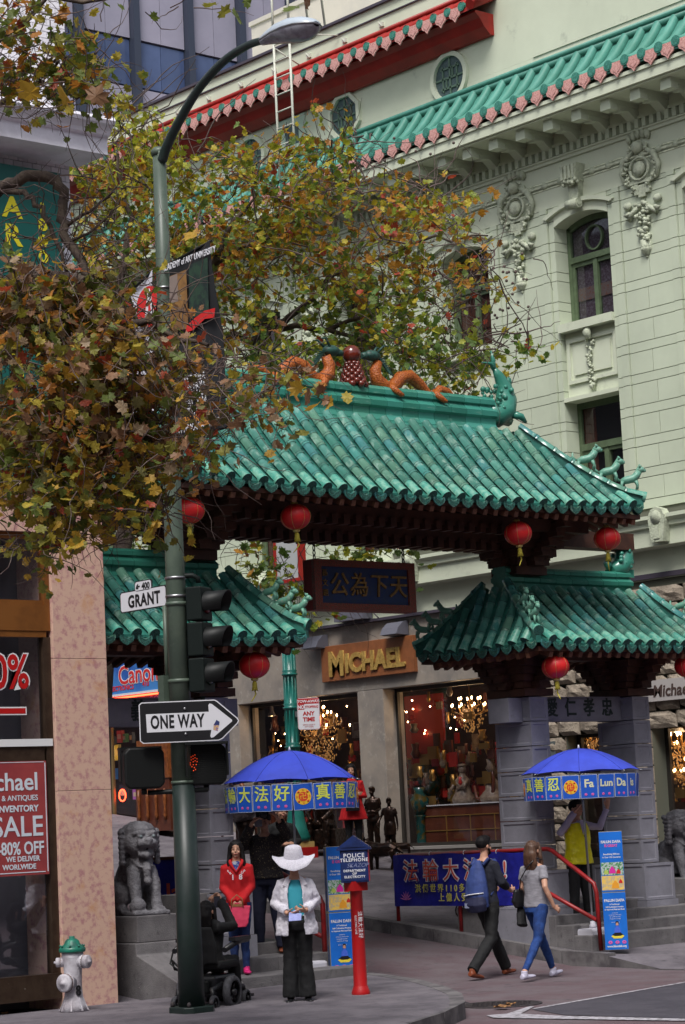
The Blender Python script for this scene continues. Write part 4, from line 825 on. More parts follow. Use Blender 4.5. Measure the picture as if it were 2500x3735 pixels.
def beast():
    b = MB()
    b.tube([(-.11, 0, .10), (-.05, 0, .115), (.04, 0, .13), (.09, 0, .17), (.12, 0, .215)], [.03, .048, .05, .042, .035], n=8)
    b.ball((.145, 0, .235), (.05, .038, .038), n=8); b.tube([(.16, 0, .225), (.20, 0, .22)], [.028, .018], n=6)
    for x in (-.09, .07):
        for s in (-1, 1): b.tube([(x, s*.025, .10), (x+(.02 if x > 0 else -.015), s*.03, .05), (x+.01, s*.03, 0)], [.024, .016, .018], n=6)
    b.tube([(-.12, 0, .11), (-.17, 0, .15), (-.16, 0, .21)], [.016, .022, .012], n=6)
    for s in (-1, 1): b.tube([(.13, s*.025, .26), (.12, s*.03, .30)], [.014, .005], n=5)
    for t in range(7): b.ball((.06+t*.012, 0, .18+t*.016), .022, n=6)
    return b.mesh('ridge_beast', m_bst)
beast_me = beast()
def roof(xc, Lr, Lt, h, yb, zr, ze, sp, up, label, front_objs=True, ends=(), sag=.06):
    R_ = thing('roof', None, None, Vector((xc, YC, ze))-gl); R_.parent = gate
    wl0 = Vector((xc, YC, ze))
    stuff = MB()
    def Z(s, ex, ey): return zr+(ze-zr)*s-sag*math.sin(math.pi*s)+up*s*(ex**4)*(ey**2)
    def P(side, a, s):   # a across, s down the slope 0..1
        if side in 'FB':
            d = yb+(h-yb)*s; ex = min(1, abs(a)/Lt); return Vector((xc+a, YC-d if side == 'F' else YC+d, Z(s, ex, s)))
        d = Lr+(Lt-Lr)*s; return Vector((xc+d if side == 'R' else xc-d, YC+a, Z(s, s, min(1, abs(a)/h))))
    for side in 'FBLR':
        half_t, half_r = (Lt, Lr) if side in 'FB' else (h, yb)
        nn = max(2, round((2*half_t)/sp)); sp_ = 2*half_t/nn
        S_len = math.hypot((h-yb) if side in 'FB' else (Lt-Lr), zr-ze); ns = max(2, round(S_len/SEG))
        objs = (side == 'F' and front_objs) or side in ends
        rx = {'F': 0, 'B': math.pi, 'L': -math.pi/2, 'R': math.pi/2}[side]
        for i in range(nn):      # pans centred between tubes, tubes at the borders
            a = -half_t+sp_*(i+.5)
            s0 = max(0, (abs(a)-half_r)/max(1e-6, half_t-half_r))
            def edge_s(q): return min(1, max(0, (abs(q)-half_r)/max(1e-6, half_t-half_r)))
            # pan strip
            al, ar_ = a-sp_/2, a+sp_/2; k = ns*1
            for j in range(k):
                t0, t1 = j/k, (j+1)/k
                q = [P(side, al, max(t0, edge_s(al))), P(side, ar_, max(t0, edge_s(ar_))), P(side, ar_, max(t1, edge_s(ar_))), P(side, al, max(t1, edge_s(al)))]
                if t1 <= min(edge_s(al), edge_s(ar_)): continue
                q[2] = q[2]+Vector((0, 0, .018)); q[3] = q[3]+Vector((0, 0, .018))
                stuff.quad(*q, 1); 
                stuff.quad(q[3], q[2], q[2]-Vector((0, 0, .03)), q[3]-Vector((0, 0, .03)), 1)
            p = P(side, a, 1.0); p2 = P(side, a, .93); dz = math.atan2(p2.z-p.z, (p2-p).to_2d().length)
            if objs: place(drip_me, 'drip_tile', R_, p-wl0+Vector((0, 0, -.025)), rot=(0, 0, rx), scale=(sp_/.26, 1, 1)); cnt['drip'] += 1
            else:
                M = Matrix.Translation(p+Vector((0, 0, -.025))) @ Matrix.Rotation(rx, 4, 'Z'); dr_v = [tuple(M @ Vector((v.co.x*sp_/.26, v.co.y, v.co.z))) for v in drip_me.vertices]; stuff.add(dr_v, [tuple(f.vertices) for f in drip_me.polygons], 0)
        for i in range(nn+1):
            a = -half_t+sp_*i
            if i in (0, nn): continue
            s0 = max(0, (abs(a)-half_r)/max(1e-6, half_t-half_r)); L = 1-s0; k = max(1, round(ns*L))
            for j in range(k):
                t0 = s0+L*j/k; t1 = s0+L*(j+1)/k
                p, q = P(side, a, t0), P(side, a, t1); d = q-p; ln = d.length/SEG
                last = j == k-1; me = endt_me if last else tile_me
                off = Vector((0, 0, .045)); rr = random.uniform(-.012, .012)
                rot = d.to_track_quat('-Y', 'Z')
                if objs:
                    o = place(me, 'end_tile' if last else 'tile', R_, p+off-wl0, rot=rot, scale=(1, ln, 1)); cnt['tile'] += 1
                else:
                    M = Matrix.Translation(p+off) @ rot.to_matrix().to_4x4(); stuff.add([tuple(M @ Vector((v.co.x, v.co.y*ln, v.co.z))) for v in me.vertices], [tuple(f.vertices) for f in me.polygons], 0, True)
    stuff.build('hidden_tiles', [m_tile, m_pan], R_, kind='stuff')
    # underside boards and rafters
    b = MB(); t = .09
    cs_ = [(xc-Lr, YC-yb, zr-.2), (xc+Lr, YC-yb, zr-.2), (xc+Lr, YC+yb, zr-.2), (xc-Lr, YC+yb, zr-.2)]
    e = .04; ce = [(xc-Lt+e, YC-h+e, ze-t), (xc+Lt-e, YC-h+e, ze-t), (xc+Lt-e, YC+h-e, ze-t), (xc-Lt+e, YC+h-e, ze-t)]
    b.add(cs_+ce, [(4, 5, 1, 0), (5, 6, 2, 1), (6, 7, 3, 2), (7, 4, 0, 3), (0, 1, 2, 3)]); 
    ce2 = [(c[0], c[1], c[2]+.06) for c in ce]; b.add(ce+ce2, [(0, 1, 5, 4), (1, 2, 6, 5), (2, 3, 7, 6), (3, 0, 4, 7)])
    b.build('eave_boards', m_brk, R_)
    nr = int(2*Lt/.19); rf = MB().box(-.035, .035, -.02, .5, -.075, 0).mesh('rafter', m_brk2)
    for i in range(nr):
        a = -Lt+.19*(i+.5); sl = math.atan2(zr-ze-.1, h-yb)
        if abs(a) > Lt-.15: continue
        place(rf, 'rafter', R_, Vector((xc+a, YC-h+.07, ze-t-.0))-wl0, rot=(sl*.5, 0, 0)); place(rf, 'rafter', R_, Vector((xc+a, YC+h-.07, ze-t-.0))-wl0, rot=(sl*.5, 0, math.pi))
    nr = int(2*h/.19)
    for i in range(1, nr-1):
        a = -h+.19*(i+.5); place(rf, 'rafter', R_, Vector((xc-Lt+.07, YC+a, ze-t))-wl0, rot=(.3, 0, -math.pi/2)); place(rf, 'rafter', R_, Vector((xc+Lt-.07, YC+a, ze-t))-wl0, rot=(.3, 0, math.pi/2))
    # hips
    for sx in (-1, 1):
        for sy in (-1, 1):
            P0 = Vector((xc+sx*Lr, YC+sy*yb, zr)); n_ = 7; pts = []
            for i in range(n_+1):
                s = i/n_; pts.append(Vector((xc+sx*(Lr+(Lt-Lr)*s), YC+sy*(yb+(h-yb)*s), Z(s, s, s))))
            hb = MB()
            for i in range(n_):
                p, q = pts[i], pts[i+1]; d = (q-p); side = Vector((-d.y, d.x, 0)).normalized()*.035
                H = Vector((0, 0, .13)); hb.add([p-side-H*.3, p+side-H*.3, q+side-H*.3, q-side-H*.3, p-side+H, p+side+H, q+side+H, q-side+H], [(0, 3, 2, 1), (4, 5, 6, 7), (0, 1, 5, 4), (1, 2, 6, 5), (2, 3, 7, 6), (3, 0, 4, 7)])
            hb.build('hip_band', m_pan, R_)
            for i in range(n_):
                p, q = pts[i]+Vector((0, 0, .125)), pts[i+1]+Vector((0, 0, .125)); d = q-p
                place(endt_me if i == n_-1 else tile_me, 'hip_tile', R_, p-wl0, rot=d.to_track_quat('-Y', 'Z'), scale=(1.05, d.length/SEG, 1.05))
            yaw = math.atan2(sy*(h-yb), sx*(Lt-Lr))
            for s in (.55, .73, .90):
                i = s*n_; p = pts[int(i)].lerp(pts[min(n_, int(i)+1)], i-int(i))
                place(beast_me, 'ridge_beast', R_, p+Vector((0, 0, .18))-wl0, rot=(0, 0, yaw), scale=(1.15, 1.15, 1.15) if Lt > 3 else (.95, .95, .95))
    return R_, P
m_ridge = mat('dark_green_ridge', ridge_cols[0], (.16, .36, .28), scale=12, lo=.60, hi=.74, rough=.3, rnd=ridge_cols, coat=.3, stretch=(.4, 1, 2))
def ridge(R_, xc, L, zb, H, segs, wl0):
    prof = [(.32, -.085), (.255, .045), (.24, .02*H+.03), (.24, .07*H), (.17, .09*H), (.13, .16*H), (.13, .24*H), (.17, .27*H), (.175, .34*H), (.13, .38*H), (.105, .42*H), (.14, .44*H), (.14, .50*H), (.09, .55*H)]
    full = [(-a, c) for a, c in prof]+[(a, c) for a, c in prof[::-1]]
    w = 2*L/segs; me = MB().prism(full[::-1], -w/2+.004, w/2-.004, 0, Matrix(((0, 0, 1, 0), (1, 0, 0, 0), (0, 1, 0, 0), (0, 0, 0, 1))), None).mesh('ridge_tile', m_ridge)
    for i in range(segs): place(me, 'ridge_tile', R_, Vector((xc-L+w*(i+.5), YC, zb+.012*abs(i-segs/2+.5)**1.5/segs))-wl0)
Rm, Pm = roof(XC, 2.78, 4.02, 1.40, .28, 7.10, 5.93, .255, .10, '', True)
ridge(Rm, XC, 2.50, 7.08, 1.0, 17, Vector((XC, YC, 5.93)))
Rr, Pr = roof(24.22, 1.36, 1.80, 1.20, .22, 4.93, 4.10, .245, .06, '', True, ends='L', sag=.04)
ridge(Rr, 24.22, 1.28, 4.86, .75, 8, Vector((24.22, YC, 4.10)))
xl = 2*XC-24.22
Rl, Pl = roof(xl, 1.36, 1.80, 1.20, .22, 4.93, 4.10, .265, .06, '', True, sag=.04)
ridge(Rl, xl, 1.28, 4.86, .75, 8, Vector((xl, YC, 4.10)))
# scalloped flashing band between the ridge base and the tubes
# ridge ornaments
m_orange = mat('orange_dragon_glaze', (.46, .13, .02), (.26, .05, .01), scale=60, lo=.45, hi=.55, rough=.3, bump=.9, bscale=45)
m_maroon = mat('maroon_glaze', (.14, .02, .01), (.09, .014, .008), scale=8, rough=.15, coat=.5)
m_verd = mat('dark_verdigris', (.03, .10, .08), (.02, .05, .04), scale=20, rough=.5)
b = MB(); b.ball((XC, YC, 8.04), (.128, .128, .13), n=18); b.build('ridge_pearl', m_maroon, gate)
b = MB(); random.seed(4)
for k in range(8):
    z = 7.62+k*.042; rr = .16-.09*(k/8)
    for j in range(8): b.ball((XC+math.cos(j*.785+k*.39)*rr, YC+math.sin(j*.785+k*.39)*rr, z), .052-.002*k, n=7)
b.tube([(XC, YC, 7.55), (XC, YC, 8.0)], .06, n=8); b.build('pearl_stand', m_maroon, gate)
def dragon(sx):
    P2 = [(.46, 7.98), (.40, 7.86), (.42, 7.74), (.58, 7.63), (.72, 7.66), (.86, 7.80), (1.02, 7.84), (1.20, 7.74), (1.34, 7.60), (1.46, 7.60), (1.58, 7.70), (1.72, 7.68), (1.86, 7.56), (2.0, 7.57), (2.12, 7.66)]
    RR = [q_*.95 for q_ in (.07, .085, .10, .11, .105, .10, .095, .085, .08, .075, .07, .06, .05, .035, .02)]
    b = MB(); b.tube([(XC+sx*x, YC, z) for x, z in P2], RR, n=12)
    for (x, z) in ((.62, 7.62), (1.42, 7.60)):
        for s in (-1, 1): b.tube([(XC+sx*x, YC+s*.06, z+.04), (XC+sx*(x-.02), YC+s*.14, z-.02), (XC+sx*(x+.08), YC+s*.17, z-.09), (XC+sx*(x+.12), YC+s*.18, z-.10)], [.055, .05, .035, .02], n=8)
    d = b.build('ridge_dragon', m_orange, gate)
    b = MB(); b.ball((XC+sx*.36, YC, 8.06), (.14, .09, .075), n=12); b.tube([(XC+sx*.28, YC, 8.05), (XC+sx*.17, YC, 8.04)], [.06, .04], n=8)
    for s in (-1, 1): b.tube([(XC+sx*.42, YC+s*.05, 8.10), (XC+sx*.52, YC+s*.08, 8.20), (XC+sx*.60, YC+s*.08, 8.19)], [.02, .015, .006], n=6)
    for t in range(9): b.tube([(XC+sx*(.48+.02*t), YC, 8.02-.02*t), (XC+sx*(.60+.02*t), YC, 8.04-.03*t)], [.02, .004], n=5)
    b.build('dragon_head', m_verd, d)
    b = MB()
    for i in range(2, 13):
        x, z = P2[i]; r = RR[i]; b.tube([(XC+sx*x, YC, z+r*.8), (XC+sx*(x+.03), YC, z+r+.06)], [.02, .004], n=5)
    b.build('dorsal_fins', m_verd, d)
dragon(1); dragon(-1)
def fish(x, sx):
    # thick fish ornament: mouth bites the ridge, body curls up, forked tail on top
    b = MB(); b.tube([(x-sx*.16, YC, 7.42), (x+sx*.02, YC, 7.42), (x+sx*.18, YC, 7.52), (x+sx*.25, YC, 7.72), (x+sx*.22, YC, 7.94), (x+sx*.12, YC, 8.12), (x+sx*.04, YC, 8.22)], [(.15, .18), (.18, .21), (.19, .20), (.15, .16), (.10, .12), (.06, .08), (.035, .03)], n=12)
    b.tube([(x+sx*.04, YC, 8.20), (x-sx*.02, YC, 8.30), (x-sx*.20, YC, 8.30)], [.035, .03, .008], n=6); b.tube([(x+sx*.04, YC, 8.20), (x+sx*.03, YC, 8.36), (x+sx*.0, YC, 8.52)], [.035, .035, .008], n=6)
    b.ball((x+sx*.32, YC, 8.02), (.05, .04, .09), n=8); b.tube([(x+sx*.26, YC-.10, 7.44), (x+sx*.36, YC-.16, 7.40), (x+sx*.44, YC-.18, 7.30)], [.07, .06, .02], n=8); b.tube([(x+sx*.0, YC, 7.40), (x+sx*.28, YC, 7.34)], [.1, .09], n=8)
    for s in (-1, 1): b.ball((x+sx*.04, YC+s*.15, 7.53), .035, n=8)
    b.v = [(v[0]+sx*.06, v[1], 7.42+(v[2]-7.42)*.84) for v in b.v]
    for t in range(26): b.ball((x+sx*random.uniform(-.02, .30), YC+random.choice((-1, 1))*random.uniform(.08, .15), random.uniform(7.45, 7.85)), random.uniform(.025, .045), n=6)
    b.build('ridge_fish', m_ridge, gate)
fish(XC+2.55, 1); fish(XC-2.55, -1)
for (x, sx) in ((24.22+1.22, 1), (xl-1.22, -1)):
    b = MB(); b.tube([(x-sx*.24, YC, 5.30), (x-sx*.06, YC, 5.34), (x+sx*.06, YC, 5.44), (x+sx*.10, YC, 5.64), (x+sx*.02, YC, 5.78)], [(.10, .08), (.15, .14), (.16, .16), (.12, .12), (.04, .04)], n=12); b.box(x-.16, x+.16, YC-.10, YC+.10, 5.2, 5.32)
    for s in (-1, 1): b.ball((x-sx*.12, YC+s*.12, 5.44), .04, n=8)
    b.tube([(x-sx*.26, YC, 5.36), (x-sx*.34, YC, 5.42)], [.07, .03], n=8)
    for t in range(14): b.ball((x+random.uniform(-.12, .12), YC+random.choice((-1, 1))*.12, 5.3+random.uniform(0, .36)), .035, n=6)
    b.build('ridge_fish', m_ridge, gate)
# bracket sets (stepped inverted pyramids) under each roof
blk_me = MB().box(-.5, .5, -.5, .5, 0, 1).mesh('bracket_block', m_brk)
def bracket(x, y, z0, z1, w0, w1, d0, d1, n=6):
    t = thing('bracket', None, None, Vector((x, y, z0))-gl); t.parent = gate; h = (z1-z0)/n
    for i in range(n):
        f = i/(n-1); w = w0+(w1-w0)*f; d = d0+(d1-d0)*f; z = i*h
        if i == 0:
            place(blk_me, 'bracket_block', t, (0, 0, 0), scale=(w, d, h*.97)); continue
        place(blk_me, 'bracket_arm', t, (0, -.0, z), scale=(w, .16, h*.62)); place(blk_me, 'bracket_arm', t, (0, 0, z), scale=(.16, d, h*.60))
        for s in (-1, 1):
            place(blk_me, 'bracket_block', t, (s*(w/2-.07), 0, z+h*.5), scale=(.15, .22, h*.48)); place(blk_me, 'bracket_block', t, (0, s*(d/2-.07), z+h*.5), scale=(.2, .15, h*.48))
            for s2 in (-1, 1): place(blk_me, 'bracket_block', t, (s*w*.27, s2*d*.27, z+h*.1), scale=(.16, .16, h*.85))
        place(blk_me, 'bracket_core', t, (0, 0, z), scale=(w*.62, d*.62, h))
COLX = [23.04, 25.11]; CWID = .35
colx = [(23.04, 23.39), (25.11, 25.46), (17.47, 17.82), (14.88, 15.23)]
CY0, CY1 = 22.8, 23.5
for i, (a, c) in enumerate(colx):
    bracket((a+c)/2, YC, 3.47, 3.98, .55, 1.15, .75, 1.6, 5)
for a, c in ((23.04, 23.39), (17.47, 17.82)):
    xm = (a+c)/2+(.12 if a > 20 else -.12); bracket(xm, YC, 5.16, 5.86, .6, 1.9, .5, 2.0, 6)
b = MB(); b.box(15.4, 25.6, YC-.14, YC+.14, 5.60, 5.84).box(16.8, 24.0, YC-.75, YC-.60, 5.70, 5.86).box(16.8, 24.0, YC+.60, YC+.75, 5.70, 5.86)
b.build('main_beam', m_brk, gate)
for k in range(26):
    x = 17.9+k*.2
    if x < 22.9: place(blk_me, 'bracket_block', gate, Vector((x, YC-.72, 5.62))-gl, scale=(.10, .16, .12)); place(blk_me, 'bracket_block', gate, Vector((x, YC, 5.48))-gl, scale=(.10, .36, .14))
MB().box(2*XC-25.8, 2*XC-22.7, YC-.14, YC+.14, 3.98, 4.12).build('side_beam', m_brk, gate); MB().box(22.7, 25.8, YC-.14, YC+.14, 3.98, 4.12).build('side_beam', m_brk, gate)
# columns built of panelled blocks
def panel_block(wx, wy, h):
    b = MB(); g = .006; x0, x1, y0, y1, z0, z1 = -wx/2, wx/2, -wy/2, wy/2, g, h-g; r = .035; d = .014
    b.box(x0+d, x1-d, y0+d, y1-d, z0, z1)
    for (ax, s) in (('x', -1), ('x', 1), ('y', -1), ('y', 1)):
        W2 = (wy if ax == 'x' else wx)/2; m_ = wx/2 if ax == 'x' else wy/2
        def pt(u, z, dd):
            return (s*(m_-dd), u, z) if ax == 'x' else (u, s*(m_-dd), z)
        o = [pt(-W2, z0, 0), pt(W2, z0, 0), pt(W2, z1, 0), pt(-W2, z1, 0)]; i = [pt(-W2+r+.012, z0+r, 0), pt(W2-r-.012, z0+r, 0), pt(W2-r-.012, z1-r, 0), pt(-W2+r+.012, z1-r, 0)]; ii = [pt(-W2+r+.022, z0+r+.012, d-.002), pt(W2-r-.022, z0+r+.012, d-.002), pt(W2-r-.022, z1-r-.012, d-.002), pt(-W2+r+.022, z1-r-.012, d-.002)]
        fs = [(k, (k+1) % 4, 4+(k+1) % 4, 4+k) for k in range(4)]+[(4+k, 4+(k+1) % 4, 8+(k+1) % 4, 8+k) for k in range(4)]+[(8, 9, 10, 11)]
        if (s > 0) != (ax == 'x'): fs = [f[::-1] for f in fs]
        b.add(o+i+ii, fs)
    b.add([(x0, y0, z1), (x1, y0, z1), (x1, y1, z1), (x0, y1, z1), (x0, y0, z0), (x1, y0, z0), (x1, y1, z0), (x0, y1, z0)], [(0, 1, 2, 3), (7, 6, 5, 4)])
    return b
cb_me = panel_block(CWID, CY1-CY0, .3365).mesh('column_block', m_ccol); pl_me = panel_block(.62, 1.0, .50).mesh('plinth', m_ccol); b2_me = panel_block(.46, .84, .3365).mesh('base_block', m_ccol)
for (a, c) in colx:
    col = thing('column', None, None, Vector(((a+c)/2, (CY0+CY1)/2, .5))-gl); col.parent = gate
    z = 3.46-.3365; k = 0
    while z > 1.0:
        place(cb_me, 'column_block', col, (0, 0, z-.5)); z -= .3365; k += 1
    zz = z+.3365; place(pl_me, 'plinth', col, (0, 0, zz-.5-.52), scale=(1, 1, (.52/.50))); MB().box(-.33, .33, -.53, .53, -.6, zz-1.02).build('footing', m_ccol, col, world=False)
m_lint = mat('lintel_letter', (.02, .035, .03), rough=.6)
for (x0, x1, tx, lb) in ((23.39, 25.11, '愛仁孝忠', ''), (15.23, 17.47, '平和義信', '')):
    b = MB(); b.box(x0, x1, YC-.12, YC+.12, 3.13, 3.47); b.prism([(x0+.06, 3.30), (x0+.14, 3.16), (x1-.14, 3.16), (x1-.06, 3.30), (x1-.14, 3.44), (x0+.14, 3.44)], .12, .135, 0, Matrix(((1, 0, 0, 0), (0, 0, -1, YC), (0, 1, 0, 0), (0, 0, 0, 1))))
    ln = b.build('lintel', m_ccol, gate)
    for i, ch in enumerate(tx):
        o = text(ch, ln, Vector((x0+.30+i*(x1-x0-.6)/3, YC-.137, 3.30))-_wloc(ln), .27, m_lint, rot=(R(90), 0, 0), off=.006, ext=.006, sx=.85)
MB().box(22.78, 23.04, YC-.2, YC+.2, 3.12, 3.45).build('beam_stub', m_ccol, gate); MB().box(17.82, 18.08, YC-.2, YC+.2, 3.12, 3.45).build('beam_stub', m_ccol, gate)
# hanging tablet between the roofs
m_tabr = mat('red_carved_border', (.22, .035, .02), (.10, .05, .03), scale=50, lo=.45, hi=.55, rough=.5, bump=.6, bscale=70)
m_tabb = mat('dark_blue_field', (.012, .03, .10), (.02, .035, .08), scale=15, rough=.5); m_oldg = mat('old_gold', (.28, .17, .05), (.18, .10, .03), scale=20, rough=.45, metal=.3)
tbx = thing('hanging_tablet', 'blue and red framed tablet with gold characters hung on chains in the gate', 'sign board', (20.45, YC-.0, 4.94), rot=ROT_YF)
MB().box(-.88, .88, -.33, .33, -.20, -.03).build('back_board', mat('tablet_side', (.20, .02, .015), rough=.5), tbx, world=False)
MB().box(-.88, .88, -.33, -.24, -.03, .03).box(-.88, .88, .24, .33, -.03, .03).box(-.88, -.76, -.24, .24, -.03, .03).box(.76, .88, -.24, .24, -.03, .03).build('border', m_tabr, tbx, world=False)
MB().box(-.76, .76, -.24, .24, -.03, 0).build('field', m_tabb, tbx, world=False)
for i, ch in enumerate('公為下天'): text(ch, tbx, (-.46+i*.345, -.01, .012), .33, m_oldg, off=.002, ext=.012, shear=.1)
for k, ch in enumerate('孫文題'): text(ch, tbx, (-.69, .15-k*.13, .01), .10, m_oldg, ext=.006)
for sx in (-1, 1):
    b = MB()
    for k in range(12):
        z = .36+k*.062; rr = [(math.cos(a*.785)*.02, math.sin(a*.785)*.036) for a in range(9)]
        b.tube([((sx*.78+(p[0] if k % 2 else 0)), z+p[1], (-.08+(0 if k % 2 else p[0]))) for p in rr], .008, n=5)
    b.build('chain', m_iron, tbx, world=False)
# red paper lanterns
m_lan = mat('red_lantern_silk', (.62, .018, .018), (.50, .012, .014), scale=3, rough=.45, emit=(.5, .01, .01), es=.0); m_tass = mat('yellow_tassel', (.50, .42, .05), rough=.7); m_goldp = mat('gold_thread', (.55, .42, .15), rough=.4, metal=.5)
def lantern_proto():
    t = thing('paper_lantern', 'red round paper lantern', 'lantern', (0, 0, 0)); prof = []
    N_ = 36
    for i in range(N_+1):
        a = -math.pi/2*.93+math.pi*.93*i/N_; r = math.cos(a)*.205*(1-.012*(i % 2)); prof.append((r, math.sin(a)*.175))
    MB().lathe(prof, n=28).build('shade', m_lan, t, world=False)
    MB().lathe([(.045, .16), (.05, .175), (.05, .195), (.03, .20), (.03, .21)], n=14).lathe([(.03, -.21), (.05, -.195), (.05, -.18), (.04, -.165)], n=14).build('cap', m_goldp, t, world=False)
    b = MB()
    for j in range(7):
        a = j*.9; b.tube([(math.cos(a)*.207*math.cos(q), math.sin(a)*.207*math.cos(q), .177*math.sin(q)) for q in [(-1.4+2.8*i/12) for i in range(13)]], .0022, n=4)
    b.build('gold_rib', m_goldp, t, world=False)
    b = MB(); b.lathe([(.035, -.33), (.032, -.24), (.02, -.21)], n=10)
    for j in range(10): b.tube([(math.cos(j*.63)*.025, math.sin(j*.63)*.025, -.25), (math.cos(j*.63)*.04, math.sin(j*.63)*.04, -.34)], .004, n=4)
    b.tube([(0, 0, -.33), (.02, 0, -.38), (-.03, 0, -.44), (-.07, 0, -.48)], [.012, .01, .008, .005], n=6); b.build('tassel', m_tass, t, world=False)
    MB().tube([(0, 0, .2), (0, 0, .45)], .004, n=5).build('cord', m_iron, t, world=False); return t
lp = lantern_proto()
lan = [((690, 1862), YC-1.1, 'red lantern half hidden behind the lamp post under the large roof'), ((1078, 1885), YC-1.1, 'red lantern under the large roof just left of the hanging tablet'), ((1890, 1945), YC-1.1, 'red lantern under the large roof above the ridge of the smaller roof'), ((2215, 1965), YC-1.1, 'red lantern under the right tip of the large roof'), ((928, 2426), YC-.9, 'red lantern under the small roof beside the traffic signal'), ((2027, 2432), YC-1.0, 'red lantern under the small roof over the right hand columns'), ((2508, 2430), YC-1.0, 'red lantern cut by the right edge of the photo')]
for i, ((x, y), Y, lb) in enumerate(lan):
    o = lp if i == 0 else copy_tree(lp); o.location = pY(x, y, Y); o.scale = (.92,)*3; o['label'] = lb; o['group'] = 'red lanterns hung under the gate roofs'; o.rotation_euler = (random.uniform(-.05, .05), random.uniform(-.05, .05), random.uniform(0, 6))
# ================= street light with signs =================
m_pole = mat('grey_green_pole', (.09, .12, .09), (.065, .09, .07), scale=3, rough=.42, spots=(12, (.10, .125, .10), .6, .7))
m_poleD = mat('dark_green_pole', (.012, .024, .02), (.02, .03, .028), scale=6, rough=.4)
m_blk = mat('signal_black', (.007, .008, .008), rough=.5, spec=.25); m_grnd = mat('signal_green', (.005, .009, .008), rough=.55, spec=.2)
m_refl = mat('sign_white', (.62, .62, .66), rough=.4); m_ink = mat('sign_black', (.012, .012, .014), rough=.4)
PB = pZ(702, 3706, 0.0)
pole = thing('street_light', 'tall grey green street light whose lower third is painted dark green', 'street light', PB)
MB().prism([(-.20, -.12), (-.12, -.20), (.12, -.20), (.20, -.12), (.20, .12), (.12, .20), (-.12, .20), (-.20, .12)], 0, .10).build('base', m_poleD, pole, world=False, bevel=.01)
b = MB()
for s in ((-.14, -.14), (.14, -.14), (-.14, .14), (.14, .14)): b.lathe([(.022, .10), (.022, .13), (.01, .15)], (s[0], s[1], 0), n=8)
b.build('anchor_bolts', m_iron, pole, world=False, kind='stuff')
zs_ = 2.34
MB().lathe([(.135, .1), (.128, .8), (.118, zs_)], n=24).build('dark_shaft', m_poleD, pole, world=False)
MB().lathe([(.116, zs_), (.098, 5.0), (.080, 7.6), (.070, 9.0)], n=24).lathe([(.085, 9.0), (.085, 9.05), (.06, 9.08)], n=20).build('shaft', m_pole, pole, world=False)
def band(z, r, m=m_pole, h=.02, nm='clamp'): return MB().lathe([(r, z-h), (r+.008, z-h), (r+.008, z+h), (r, z+h)], n=20).build(nm, m, pole, world=False)
band(2.36, .118, m_pole, .015); band(3.40, .112); band(4.20, .106); band(4.28, .105, m_steel, .012); band(4.47, .104, m_steel, .012); band(6.55, .09, m_steel, .01); band(7.55, .083, m_steel, .01); band(7.35, .084, m_steel, .01)
def onpole(x, y): return pX(x, y, PB.x)-PB     # plane through the pole along the cross street
arm = [onpole(592, 585), onpole(612, 528), onpole(650, 450), onpole(725, 325), onpole(815, 225), onpole(900, 168), onpole(958, 148)]
_ar = smooth_path(arm); MB().tube(_ar, [.056-.018*i/(len(_ar)-1) for i in range(len(_ar))], n=14).build('arm', m_poleD, pole, world=False)
MB().tube([Vector((0, .02, arm[0].z-.12)), arm[0]+Vector((0, 0, .1))], .06, n=10).build('arm_bracket', m_pole, pole, world=False)
h0, h1 = arm[-1], onpole(1155, 85); dv = (h1-h0); q = dv.to_track_quat('X', 'Z'); L = dv.length
hd = thing('lamp_head', None, None, h0, rot=q); hd.parent = pole
prof = [(0, .045, .045, .05), (.12, .08, .08, .06), (.35, .14, .12, .09), (.6, .175, .125, .13), (.8, .165, .10, .13), (.94, .11, .06, .08), (1.0, .04, .02, .03)]
def shell(sgn, k):
    vs = []; n = 14
    for t, w, up, dn in prof:
        for j in range(n+1):
            a = math.pi*j/n; vs.append((t*L, math.cos(a)*w, sgn*math.sin(a)*(up if sgn > 0 else dn*k)))
    m_ = len(prof); return vs, [(i*(n+1)+j, i*(n+1)+j+1, (i+1)*(n+1)+j+1, (i+1)*(n+1)+j) for i in range(m_-1) for j in range(n)]
vs_, fs_ = shell(1, 1); MB().add(vs_, fs_, 0, True).build('housing', mat('pale_blue_housing', (.42, .48, .54), rough=.35), hd, world=False)
vs_, fs_ = shell(-1, 1); MB().add(vs_, fs_, 0, True).build('lens', mat('milky_lens', (.30, .30, .34), (.20, .18, .22), scale=8, rough=.15), hd, world=False)
MB().tube([(L*t, w*s, 0) for s in (1,) for t, w, u_, d_ in prof]+[(L*t, -w, 0) for t, w, u_, d_ in prof[::-1]], .010, n=6).build('seam', m_steel, hd, world=False)
MB().lathe([(.03, 0), (.03, .05), (.02, .06)], (L*.52, 0, .075), n=10).build('photocell', mat('blue_cap', (.05, .12, .4), rough=.4), hd, world=False)
